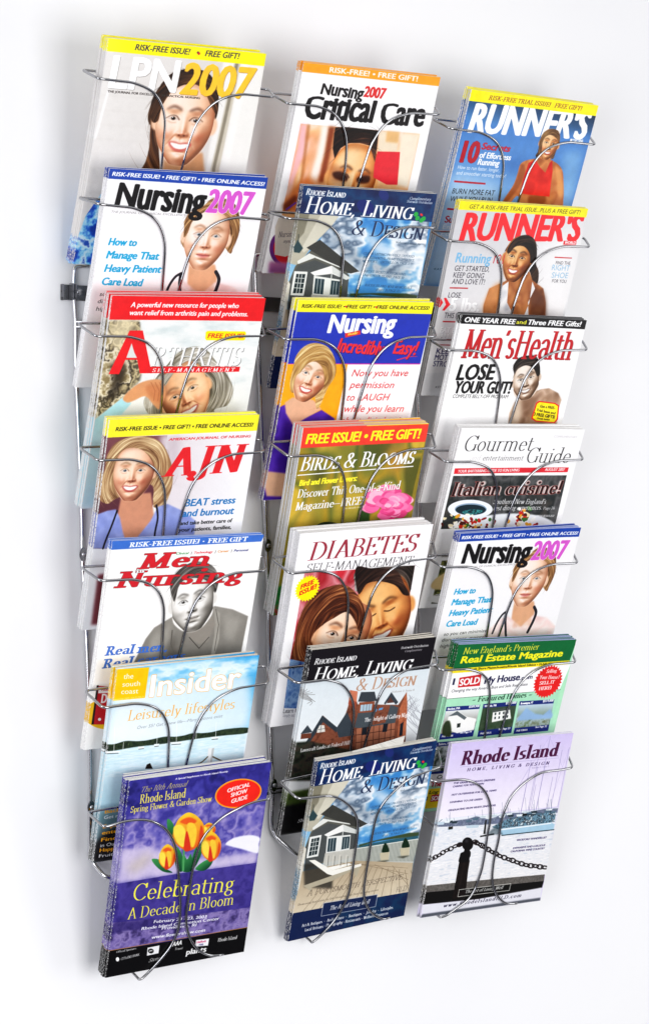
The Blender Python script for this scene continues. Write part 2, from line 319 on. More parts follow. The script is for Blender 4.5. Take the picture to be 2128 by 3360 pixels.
# -- a serif letter: skeleton strokes swept by a broad flat nib
def _arc(cx,cy,rx,ry,a0,a1,n=14):
    t=np.radians(np.linspace(a0,a1,n));return [(cx+rx*math.cos(q),cy+ry*math.sin(q)) for q in t]
def _S(x0,w,h):                           # S shape skeleton
    r=h/4;cx=x0+w/2
    return [_arc(cx,h-r,w/2,r,35,270,12)+_arc(cx,r,w/2,r,90,-145,12)]
def serif_glyphs():
    A=_arc;G={}
    def g(c,w,st,se=()): G[c]=(w,[[tuple(p) for p in s] for s in st],list(se))
    g('A',.74,[[(.12,0),(.38,1)],[(.38,1),(.66,0)],[(.2,.33),(.56,.33)]],[(.12,0),(.66,0)])
    g('B',.62,[[(.14,0),(.14,1)],[(.14,1),(.3,1)]+A(.3,.77,.2,.23,90,-90)+[(.14,.54)],[(.14,.54),(.32,.54)]+A(.32,.27,.24,.27,90,-90)+[(.14,0)]],[(.1,0),(.1,1)])
    g('C',.74,[A(.42,.5,.34,.5,40,322,26),[(.68,1),(.68,.74)]])
    g('D',.76,[[(.14,0),(.14,1)],[(.14,1),(.3,1)]+A(.3,.5,.38,.5,90,-90)+[(.14,0)]],[(.1,0),(.1,1)])
    g('E',.6,[[(.14,0),(.14,1)],[(.1,1),(.54,1),(.54,.82)],[(.14,.52),(.4,.52)],[(.4,.6),(.4,.44)],[(.1,0),(.56,0),(.58,.2)]],[(.1,0),(.1,1)])
    g('F',.56,[[(.14,0),(.14,1)],[(.1,1),(.54,1),(.54,.82)],[(.14,.52),(.4,.52)],[(.4,.6),(.4,.44)]],[(.14,0),(.1,1)])
    g('G',.78,[A(.42,.5,.34,.5,40,330,26),[(.68,1),(.68,.76)],[(.68,.42),(.68,.04)]],[(.68,.42)])
    g('H',.78,[[(.14,0),(.14,1)],[(.62,0),(.62,1)],[(.14,.52),(.62,.52)]],[(.14,0),(.14,1),(.62,0),(.62,1)])
    g('I',.3,[[(.14,0),(.14,1)]],[(.14,0),(.14,1)])
    g('J',.42,[[(.26,1),(.26,-.06)]+A(.1,-.06,.16,.16,0,-165),[(-.04,-.1),(-.03,-.09)]],[(.26,1)])
    g('K',.74,[[(.14,0),(.14,1)],[(.6,1),(.16,.45)],[(.3,.6),(.66,0)]],[(.14,0),(.14,1),(.6,1),(.66,0)])
    g('L',.58,[[(.14,0),(.14,1)],[(.1,0),(.54,0),(.56,.22)]],[(.1,0),(.14,1)])
    g('M',.9,[[(.13,0),(.16,1)],[(.16,1),(.44,.04)],[(.44,.04),(.74,1)],[(.74,1),(.77,0)]],[(.13,0),(.14,1),(.77,0),(.76,1)])
    g('N',.8,[[(.14,0),(.14,1)],[(.14,1),(.64,0)],[(.64,0),(.64,1)]],[(.14,0),(.12,1),(.64,1)])
    g('O',.82,[A(.41,.5,.34,.5,0,360,30)])
    g('P',.6,[[(.14,0),(.14,1)],[(.14,1),(.3,1)]+A(.3,.74,.22,.26,90,-90)+[(.14,.48)]],[(.14,0),(.1,1)])
    g('R',.7,[[(.14,0),(.14,1)],[(.14,1),(.3,1)]+A(.3,.76,.2,.24,90,-90)+[(.14,.52)],[(.32,.52),(.62,0)]],[(.14,0),(.1,1),(.64,0)])
    g('S',.56,_S(.08,.4,1.0)+[[(.45,1),(.45,.8)],[(.09,.0),(.09,.22)]])
    g('T',.66,[[(.33,0),(.33,1)],[(.06,.8),(.06,1),(.6,1),(.6,.8)]],[(.33,0)])
    g('U',.76,[[(.14,1),(.14,.3)]+A(.36,.3,.22,.3,180,360)+[(.58,1)]],[(.14,1),(.58,1)])
    g('V',.72,[[(.08,1),(.36,0)],[(.36,0),(.62,1)]],[(.08,1),(.62,1)])
    g('W',1.0,[[(.06,1),(.3,0)],[(.3,0),(.5,.9)],[(.5,.9),(.7,0)],[(.7,0),(.92,1)]],[(.06,1),(.5,1),(.92,1)])
    g('Y',.7,[[(.08,1),(.34,.46)],[(.6,1),(.34,.46)],[(.34,.46),(.34,0)]],[(.08,1),(.6,1),(.34,0)])
    x=.64
    g('a',.52,[A(.25,.46,.17,.17,160,10,8)+[(.42,.4),(.42,.06),(.48,0)],A(.25,.17,.17,.17,60,330,14)])
    g('b',.56,[[(.12,1.02),(.12,.02)],A(.3,.31,.19,.31,170,-170,18)],[(.08,1.02)])
    g('c',.48,[A(.28,.31,.2,.31,45,318,18)])
    g('d',.58,[[(.44,1.02),(.44,0)],A(.27,.31,.19,.31,10,350,18)],[(.4,1.02),(.48,0)])
    g('e',.5,[[(.08,.34),(.44,.34)],A(.27,.31,.19,.31,10,320,18)])
    g('f',.36,[[(.16,0),(.16,.8)]+A(.28,.8,.12,.22,180,50,8),[(.04,.62),(.3,.62)]],[(.16,0)])
    g('g',.52,[A(.24,.42,.15,.2,0,360,18),A(.26,-.1,.19,.17,120,430,18),[(.16,.24),(.14,.1),(.3,.06)],[(.36,.58),(.46,.62)]])
    g('h',.6,[[(.12,0),(.12,1.02)],A(.29,.44,.17,.2,160,0,9)+[(.46,0)]],[(.12,0),(.08,1.02),(.46,0)])
    g('i',.28,[[(.13,0),(.13,.62)],[(.13,.88),(.13,.9)]],[(.13,0),(.09,.62)])
    g('j',.28,[[(.15,.62),(.15,-.12)]+A(.05,-.12,.1,.12,0,-130,8),[(.15,.88),(.15,.9)]],[(.11,.62)])
    g('k',.56,[[(.12,0),(.12,1.02)],[(.44,.6),(.14,.28)],[(.24,.38),(.48,0)]],[(.12,0),(.08,1.02),(.44,.62),(.5,0)])
    g('l',.28,[[(.13,0),(.13,1.02)]],[(.13,0),(.09,1.02)])
    g('m',.9,[[(.12,0),(.12,.62)],A(.28,.44,.16,.2,160,0,9)+[(.44,0)],A(.6,.44,.16,.2,160,0,9)+[(.76,0)]],[(.12,0),(.08,.62),(.44,0),(.76,0)])
    g('n',.6,[[(.12,0),(.12,.62)],A(.29,.44,.17,.2,160,0,9)+[(.46,0)]],[(.12,0),(.08,.62),(.46,0)])
    g('o',.54,[A(.27,.31,.2,.31,0,360,22)])
    g('p',.56,[[(.12,-.32),(.12,.62)],A(.3,.31,.19,.31,170,-170,18)],[(.12,-.32),(.08,.62)])
    g('q',.56,[[(.44,-.32),(.44,.62)],A(.27,.31,.19,.31,10,350,18)],[(.44,-.32)])
    g('r',.42,[[(.12,0),(.12,.62)],A(.28,.4,.16,.22,160,60,7)],[(.12,0),(.08,.62)])
    g('s',.42,_S(.07,.28,.63))
    g('t',.36,[[(.15,.84),(.15,.14)]+A(.26,.14,.11,.14,180,300,7),[(.04,.62),(.3,.62)]])
    g('u',.6,[[(.12,.62),(.12,.18)]+A(.28,.18,.16,.18,180,330,8),[(.46,.62),(.46,0)]],[(.08,.62),(.42,.62),(.5,0)])
    g('v',.52,[[(.07,.62),(.25,0)],[(.25,0),(.44,.62)]],[(.07,.62),(.44,.62)])
    g('w',.76,[[(.07,.62),(.23,0)],[(.23,0),(.38,.56)],[(.38,.56),(.53,0)],[(.53,0),(.68,.62)]],[(.07,.62),(.38,.62),(.68,.62)])
    g('x',.54,[[(.08,.62),(.44,0)],[(.44,.62),(.08,0)]],[(.08,.62),(.44,0),(.44,.62),(.08,0)])
    g('y',.52,[[(.07,.62),(.26,.02)],[(.44,.62),(.2,-.22),(.1,-.3)]],[(.07,.62),(.44,.62)])
    g('z',.46,[[(.08,.5),(.08,.62),(.38,.62),(.08,0),(.4,0),(.4,.12)]])
    g('&',.84,[[(.7,.5),(.56,.16)]+A(.3,.24,.24,.24,-30,-240,12)+[(.44,.72)]+A(.32,.82,.14,.17,-20,200,10)+[(.3,.5),(.72,0)]],[(.7,.5)])
    g('!',.26,[[(.12,1),(.12,.3)],[(.12,.02),(.12,.03)]]);g(',',.24,[[(.12,.04),(.06,-.16)]]);g('.',.24,[[(.12,.02),(.12,.03)]])
    g('•',.5,[[(.2,.42),(.2,.43)]]);g('—',.8,[[(.04,.36),(.7,.36)],[(.04,.39),(.7,.39)]]);g('(',.3,[A(.5,.45,.34,.6,130,230,8)]);g(')',.3,[A(-.2,.45,.34,.6,50,-50,8)])
    g("'",.2,[[(.1,1),(.06,.8)]]);g('-',.36,[[(.05,.32),(.27,.32)],[(.05,.36),(.27,.36)],[(.05,.4),(.27,.4)]]);g('~',.6,[[(.08,.3),(.2,.42),(.36,.3),(.5,.42)]]);g(' ',.3,[])
    g('?',.46,[A(.22,.76,.16,.22,160,-60,12)+[(.22,.3)],[(.22,.02),(.22,.03)]]);g('|',.2,[[(.1,0),(.1,1)]])
    g('0',.56,[A(.27,.5,.2,.5,0,360,24)]);g('1',.4,[[(.2,0),(.2,1),(.08,.84)]],[(.2,0)]);g('2',.54,[A(.25,.74,.18,.25,170,-30,12)+[(.08,0),(.46,0)]])
    g('3',.52,[A(.23,.75,.16,.24,150,-90,12)+A(.23,.26,.19,.26,90,-150,12)]);g('7',.5,[[(.08,.84),(.08,1),(.46,1),(.2,0)]])
    g('5',.52,[[(.42,1),(.14,1),(.12,.56)]+A(.24,.3,.18,.3,120,-150,12)]);g('6',.54,[A(.27,.28,.19,.28,0,360,18),[(.4,.98),(.14,.6),(.09,.3)]])
    g('8',.54,[A(.27,.76,.15,.24,0,360,18),A(.27,.26,.19,.27,0,360,18)]);g('9',.54,[A(.27,.7,.19,.28,0,360,18),[(.45,.6),(.36,.2),(.14,0)]]);g('4',.56,[[(.38,0),(.38,1),(.06,.3),(.5,.3)]])
    g('/',.4,[[(.06,-.1),(.34,1)]]);g(':',.24,[[(.12,.02),(.12,.03)],[(.12,.5),(.12,.51)]])
    return G
_SG=None
def hull(P):
    P=sorted(set((round(float(a),5),round(float(b),5)) for a,b in P))
    def half(Q):
        o=[]
        for p in Q:
            while len(o)>1 and (o[-1][0]-o[-2][0])*(p[1]-o[-2][1])-(o[-1][1]-o[-2][1])*(p[0]-o[-2][0])<=0:o.pop()
            o.append(p)
        return o[:-1]
    return half(P)+half(P[::-1])
def serif_loops(s, shear=0.0, wt=.13, thin=.045, caps=0, slab=0.0, space=0.0):
    """returns loops, width; unit = cap height, y up"""
    global _SG
    if _SG is None: _SG=serif_glyphs()
    key=(s,shear,wt,thin,caps,slab,space,'s')
    if key in _tx: return _tx[key]
    x=0;out=[];th=math.radians(14)
    nib=[(wt/2*math.cos(t)*math.cos(th)-thin/2*math.sin(t)*math.sin(th), wt/2*math.cos(t)*math.sin(th)*.0+thin/2*math.sin(t)) for t in np.linspace(0,2*math.pi,12,endpoint=False)]
    nib=[(a,b+a*.12) for a,b in nib]
    for ch in s:
        sc=1.0
        if ch not in _SG and ch.lower() in _SG: ch=ch.lower()
        if caps and ch.islower(): ch=ch.upper();sc=caps
        wd,st,se=_SG.get(ch,_SG[' '])
        if ch==' ': x+=wd+space;continue
        ink=wt*.35
        loops=[]
        for S in st:
            if len(S)==2 and abs(S[0][0]-S[1][0])+abs(S[0][1]-S[1][1])<.03:      # a dot
                rd=wt*.62;loops.append(list(ell(S[0][0],S[0][1]+(rd if S[0][1]<.3 else 0),rd,rd*.9,0,12)));continue
            for i in range(len(S)-1):
                a,b=S[i],S[i+1]
                loops.append(hull([((a[0])*sc+n_[0],a[1]*sc*(1-thin)+thin/2+n_[1]) for n_ in nib]+[((b[0])*sc+n_[0],b[1]*sc*(1-thin)+thin/2+n_[1]) for n_ in nib]))
        hs=wt*.5+.065+slab*.4;ht=max(thin,slab)
        for (sx,sy) in se:
            cy=sy*sc*(1-ht)+ht/2
            loops.append([(sx*sc-hs*sc**.5,cy-ht/2),(sx*sc+hs*sc**.5,cy-ht/2),(sx*sc+hs*sc**.5,cy+ht/2),(sx*sc-hs*sc**.5,cy+ht/2)])
        for L in loops: out.append(np.array([(px+x+ink+shear*py,py) for px,py in L]))
        x+=(wd)*sc+ink+space+slab*.5
    _tx[key]=out;return out
def _lookup(u,v,seed):
    g=np.random.RandomState(seed).rand(256,64)*.9+.05;u=np.mod(u,255);v=np.mod(v,63);i=u.astype(int);j=v.astype(int);a=u-i;b=v-j
    return g[i,j]*(1-a)*(1-b)+g[i+1,j]*a*(1-b)+g[i,j+1]*(1-a)*b+g[i+1,j+1]*a*b
class Sheet:
    def __init__(s,wmm,hmm,bg):
        s.w=int(wmm*PX);s.h=int(hmm*PX);s.a=np.empty((s.h,s.w,3));s.a[:]=srgb(bg);s.r=random.Random(int(wmm*7+hmm))
    def put(s,loops,col,bl=0,al=1.0,fn=None):
        """loops in mm; col colour or function(h,w,y0,x0)->rgb"""
        L=[np.asarray(q,float)*PX for q in loops]
        lo=np.min([q.min(0) for q in L],0)-bl*PX*3-2;hi=np.max([q.max(0) for q in L],0)+bl*PX*3+2
        x0,y0=np.maximum(np.floor(lo),0).astype(int);x1=min(int(math.ceil(hi[0])),s.w);y1=min(int(math.ceil(hi[1])),s.h)
        if bl>0:                           # keep the part beyond the border for the blur
            x0-=0
        if x1<=x0 or y1<=y0:return
        m=cov([q-[x0,y0] for q in L],x1-x0,y1-y0)
        if bl>0:m=blur(m,bl*PX)
        m=m[...,None]*al
        c=col(y1-y0,x1-x0,y0,x0) if callable(col) else srgb(col)
        s.a[y0:y1,x0:x1]=s.a[y0:y1,x0:x1]*(1-m)+c*m
    def poly(s,P,col,bl=0,al=1.0,sm=False):
        P=spline(P) if sm else P
        s.put([P],col,bl,al)
    def rect(s,x0,y0,x1,y1,col,bl=0,al=1.0): s.put([[(x0,y0),(x1,y0),(x1,y1),(x0,y1)]],col,bl,al)
    def el(s,cx,cy,rx,ry,col,rot=0,bl=0,al=1.0): s.put([ell(cx,cy,rx,ry,rot)],col,bl,al)
    def line(s,P,w,col,w2=None,bl=0,al=1.0,sm=False):
        P=spline(P,False) if sm else P
        s.put([orient(q) for q in stroke(P,w,w2)],col,bl,al)
    def star(s,cx,cy,r,n,col,k=.84,rot=0):
        s.put([[(cx+(r if i%2 else r*k)*math.cos(rot+i*math.pi/n),cy+(r if i%2 else r*k)*math.sin(rot+i*math.pi/n)) for i in range(2*n)]],col)
    def text(s,t,x0,y0,x1,cap,col,font='sans',it=0.0,bold=0.0,y1=None,edge=None,ew=.3,sh=None,al=1.0,space=1.0,caps=0,wt=.13,thin=.035,slab=0.0,so=.35,bl=0,nofill=False,xh=0):
        """baseline from (x0,y0) to (x1,y1) mm, capital height cap mm"""
        y1=y0 if y1 is None else y1
        if font=='sans':
            L=text_loops(t,it,0.0,space);CH=CAPH
        else: L=serif_loops(t,it,wt,thin,caps,slab,space-1.0);CH=1.0
        if not L:return
        L=[np.asarray(q,float) for q in L]
        if xh:
            x0_=(.5 if font=='sans' else .64)*CH if font!='sans' else XHT;L=[np.stack([q[:,0],np.where(q[:,1]<x0_,np.where(q[:,1]<0,q[:,1]*.8,q[:,1]*xh*CH/x0_),xh*CH+(q[:,1]-x0_)*(1-xh)*CH/(CH-x0_))],1) for q in L]
        xs=np.concatenate([q[:,0] for q in L]);a,b=xs.min(),xs.max()
        kx=(x1-x0)/(b-a);ky=cap/CH;sl=(y1-y0)/(x1-x0)
        M=[]
        for q in L:
            X=x0+(q[:,0]-a)*kx;Y=y0-q[:,1]*ky+sl*(X-x0);M.append(orient(np.stack([X,Y],1)))
        if bold:
            bx=bold*cap*1.1;M=[q*[1-2*bx/(x1-x0),1]+[(x0+x1)*bx/(x1-x0),0] for q in M]
            M=[q+[dx*bx,dy*bx*.5] for q in M for dx,dy in [(0,0)]+[(math.cos(k*math.pi/6),math.sin(k*math.pi/6)) for k in range(12)]]
        if sh: s.put([q+so for q in M],sh,.12,.8)
        if edge:
            s.put([q+[dx*ew,dy*ew] for q in M for dx,dy in ((1,0),(-1,0),(0,1),(0,-1),(.7,.7),(-.7,.7),(.7,-.7),(-.7,-.7))],edge,0,al)
        if not nofill: s.put(M,col,bl,al)
    def grad(s,P,c0,c1,ang=90,bl=0,al=1.0,sm=False):
        """linear blend from c0 to c1 along ang degrees (90 = downwards)"""
        P=np.asarray(P,float);u=np.array([math.cos(math.radians(ang)),math.sin(math.radians(ang))]);d=P@u;lo,hi=d.min(),d.max();A_,B_=srgb(c0),srgb(c1)
        def f(h,w,y0,x0):
            X,Y=np.meshgrid((np.arange(w)+x0)/PX,(np.arange(h)+y0)/PX);t=np.clip((X*u[0]+Y*u[1]-lo)/(hi-lo+1e-9),0,1)[...,None]
            return A_*(1-t)+B_*t
        s.poly(P,f,bl,al,sm)
    def mott(s,P,cols,cell=6,seed=1,ax=1.0,bl=0,al=1.0,sm=False,ctr=1.6,o=4):
        """mottled fill, colours picked along a noise value"""
        C=np.array([srgb(c) for c in cols])
        def f(h,w,y0,x0):
            n=fbm(h,w,cell*PX,seed,ax,o);n=np.clip((n-.5)*ctr+.5,0,.9999)*(len(C)-1);i=n.astype(int);t=(n-i)[...,None]
            return C[i]*(1-t)+C[np.minimum(i+1,len(C)-1)]*t
        s.poly(P,f,bl,al,sm)
    def hair(s,P,c,hi,lo,ctr,n=60,w=.5,sm=True,bl=.35,seed=3,length=.5):
        """hair mass whose strands run round a centre ctr=(x,y)"""
        C=[srgb(lo),srgb(c),srgb(hi)];cx,cy=ctr;Q=np.asarray(P,float);sz=max(np.ptp(Q[:,0]),np.ptp(Q[:,1]))
        def f(h,w_,y0,x0):
            X,Y=np.meshgrid((np.arange(w_)+x0)/PX-cx,(np.arange(h)+y0)/PX-cy)
            r=np.hypot(X,Y*.92);a=np.arctan2(X,-Y)
            rr=r+sz*.03*np.sin(a*1.7+seed)+sz*.006*np.sin(a*6+r*.3)
            N=_lookup(rr/.55,a*2.2+7,seed)*.5+_lookup(rr/.28,a*4+7,seed+9)*.3+_lookup(rr/2.2,a*1.6+7,seed+5)*.7
            N=np.clip((N/1.5-.5)*1.9+.46+.16*np.sin(rr/sz*9+seed),0,1)[...,None]
            return np.where(N<.5,C[0]*(1-2*N)+C[1]*2*N,C[1]*(2-2*N)+C[2]*(2*N-1))
        s.poly(P,f,bl,1,sm)
        r=random.Random(seed);Q=np.asarray(spline(P) if sm else P,float)
        for k in range(26):                # loose strands over the outline
            q=Q[r.randrange(len(Q))];a=math.atan2(q[1]-cy,q[0]-cx);rr=math.hypot(q[0]-cx,q[1]-cy)*r.uniform(.97,1.03);d=r.choice((-1,1))*r.uniform(.1,.3)
            s.line([(cx+rr*(1+.04*t)*math.cos(a+d*t),cy+rr*(1+.04*t)*math.sin(a+d*t)) for t in (0,.33,.66,1)],.35,c if k%2 else lo,.1,.1,.55)
    def face(s,cx,cy,r,rot=0,turn=0,skin='e8b48c',dark='a86a48',lip='c05a50',brow='5a3a28',iris='5a4030',smile=1,light='f8d8b8',neck=True,tilt=1.3,bw=False,eyes=1,sh=1,jaw=.93):
        """a head seen from the front; r = half width in mm; turn -1..1 shifts the features; sh = side the shade lies on"""
        c_,s_=math.cos(rot),math.sin(rot)
        def T(P): return [(cx+r*(x*c_-y*s_),cy+r*(x*s_+y*c_)) for x,y in P]
        def F(x,y):
            return (x*(1-.12*abs(turn))+turn*.26*(1-.35*x*x),y)
        def TF(P): return T([F(*p) for p in P])
        if neck:
            s.poly(T([(-.55,.6),(.55,.6),(.58,1.5),(.75,2.0),(-.75,2.0),(-.58,1.5)]),dark,r*.05)
            s.poly(T([(-.5+.3*-sh,.8),(.3*-sh+.2,.8),(.3*-sh+.3,1.9),(-.6,1.9)]),skin,r*.14,.7)
        s.el(*T([(-1.0,.05)])[0],r*.16,r*.28,skin,rot,r*.03);s.el(*T([(1.0,.05)])[0],r*.16,r*.28,skin,rot,r*.03)
        head=[(0,-1.3),(.55,-1.2),(.9,-.8),(1,-.2),(.97,.3),(.84*jaw,.78),(.5*jaw,1.2),(.2,1.36),(-.2,1.36),(-.5*jaw,1.2),(-.84*jaw,.78),(-.97,.3),(-1,-.2),(-.9,-.8),(-.55,-1.2)]
        s.poly(T(head),skin,r*.03,1,True);keep=s.a.copy()
        def f(h,w_,y0,x0):
            X,Y=np.meshgrid((np.arange(w_)+x0)/PX-cx,(np.arange(h)+y0)/PX-cy)
            x=(X*c_+Y*s_)/r;y=(-X*s_+Y*c_)/r
            wd=np.where(y<.15,1.02,1.02-.42*np.clip((y-.15)/1.2,0,1)**1.6*(2-jaw))
            z=np.sqrt(np.clip(1.10-(x/wd)**2-(y/1.46)**2,.01,None))*.72
            fx=(x-turn*.26*(1-.35*x*x))/(1-.12*abs(turn));G=lambda a,b,sa,sb:np.exp(-((fx-a)/sa)**2-((y-b)/sb)**2)
            z=z+.19*np.exp(-(fx/.13)**2)*np.clip((y+.42)/.8,0,1)**1.3*(1/(1+np.exp((y-.43)/.025)))+.06*G(0,.34,.13,.1)
            z=z+.08*(G(-.17,.37,.08,.07)+G(.17,.37,.08,.07))
            for k in (-1,1):
                z=z-.11*G(k*.4,-.14,.25,.15)+.06*G(k*.4,-.09,.16,.07)+.07*G(k*.42,-.4,.3,.1)+.10*G(k*.58,.3,.26,.22)
                if smile>=1:
                    d=(fx*k-.22-(y-.42)*.75);z=z-.03*np.exp(-(d/.05)**2)*np.exp(-((y-.58)/.2)**4)+.05*G(k*.5,.42,.16,.16)
                else: z=z-.03*G(k*.3,.76,.07,.05)
            z=z+.05*G(0,.66,.26,.06)+.06*G(0,.84,.2,.06)-.05*G(0,.96,.22,.05)+.10*G(0,1.13,.2,.13)-.03*G(0,.54,.05,.1)
            z=blur(z,max(.4,r*.012*PX));gy,gx=np.gradient(z,1/(PX*r));nz=1/np.sqrt(1+gx*gx+gy*gy)
            # head axes to the cover's axes is a small turn, taken as is
            L=np.array([-.34*sh,-.30,.89]);d=np.clip((-gx*L[0]-gy*L[1]+L[2])*nz,0,1)
            rim=np.clip(nz,0,1)**.2
            t=np.clip(.16+.83*d*rim,0,1)[...,None]
            sk,dk,lt=srgb(skin),srgb(dark),srgb(light);dd=dk*.55
            o=np.where(t<.35,dd+(dk-dd)*(t/.35),np.where(t<.76,dk+(sk-dk)*((t-.35)/.41),sk+(lt-sk)*((t-.76)/.24)))
            if not bw:
                bl_=np.clip(G(-.55,.42,.22,.18)+G(.55,.42,.22,.18)+.7*G(0,.36,.12,.1),0,1)[...,None];o=o*(1-bl_*.22)+np.array([.86,.42,.34])*bl_*.22
            return np.clip(o,0,1)
        s.poly(T([(-1.3,-1.6),(1.3,-1.6),(1.3,1.7),(-1.3,1.7)]),f,0,1)
        s.poly(T([(-1.05,-1.4),(1.05,-1.4),(1.0,-.9),(.5,-1.06),(0,-1.12),(-.5,-1.06),(-1.0,-.9)]),dark,r*.09,.6)
        for k in (-1,1):
            s.poly(TF([(k*.66,-.38),(k*.42,-.5),(k*.14,-.4),(k*.16,-.33),(k*.42,-.41),(k*.66,-.33)]),brow,r*.035,.7,True)
            if eyes:
                op=.056 if smile<1 else .040
                s.poly(TF([(k*.2,-.08),(k*.32,-.08-op),(k*.48,-.08-op),(k*.62,-.06),(k*.48,-.08+op),(k*.3,-.08+op)]),'c4b6ae' if not bw else 'c0c0be',r*.02,.8,True)
                x,y=T([F(k*.4,-.085)])[0];s.el(x,y,r*.078,r*.056,iris,0,r*.01);s.el(x,y,r*.034,r*.036,'101010')
                s.el(x-r*.03,y-r*.03,r*.018,r*.018,'ffffff')
                s.line(TF([(k*.18,-.06),(k*.3,-.165),(k*.48,-.17),(k*.66,-.07)]),r*.038,brow,r*.02,r*.015,.85,True)
                s.line(TF([(k*.28,.03),(k*.45,.05),(k*.6,.0)]),r*.025,dark,r*.02,r*.02,.6,True)
        s.line(TF([(-.16,.4),(-.08,.44),(0,.42),(.08,.44),(.16,.4)]),r*.03,dark,None,r*.02,.55,True)
        s.el(*T([F(-.09,.42)])[0],r*.04,r*.025,'4a2018' if not bw else '303030',rot,r*.01,.7);s.el(*T([F(.09,.42)])[0],r*.04,r*.025,'4a2018' if not bw else '303030',rot,r*.01,.7)
        if smile>=1:
            s.poly(TF([(-.42,.66),(-.2,.62),(0,.66),(.2,.62),(.42,.66),(.26,.87),(0,.94),(-.26,.87)]),lip,r*.025,.9,True)
            s.poly(TF([(-.34,.68),(-.15,.68),(0,.7),(.15,.68),(.34,.68),(.2,.81),(0,.85),(-.2,.81)]),'fffaf4' if not bw else 'f0f0ee',r*.015,1,True)
            for k in (-.22,-.14,-.05,.05,.14,.22): s.line(TF([(k,.7),(k,.8)]),r*.01,'b8a898',None,0,.4)
        else:
            s.poly(TF([(-.3,.74),(-.1,.68),(0,.7),(.1,.68),(.3,.74),(.12,.84),(0,.86),(-.12,.84)]),lip,r*.03,.75,True)
            s.line(TF([(-.3,.745),(-.1,.75),(0,.76),(.1,.75),(.3,.745)]),r*.025,'70302c' if not bw else '404040',None,r*.01,.8,True)
            s.line(TF([(-.12,.95),(.12,.95)]),r*.06,dark,None,r*.04,.4)
        m=np.clip(cov([orient(spline(T(head))*PX)],s.w,s.h,2),0,1)[...,None];s.a=keep*(1-m)+s.a*m

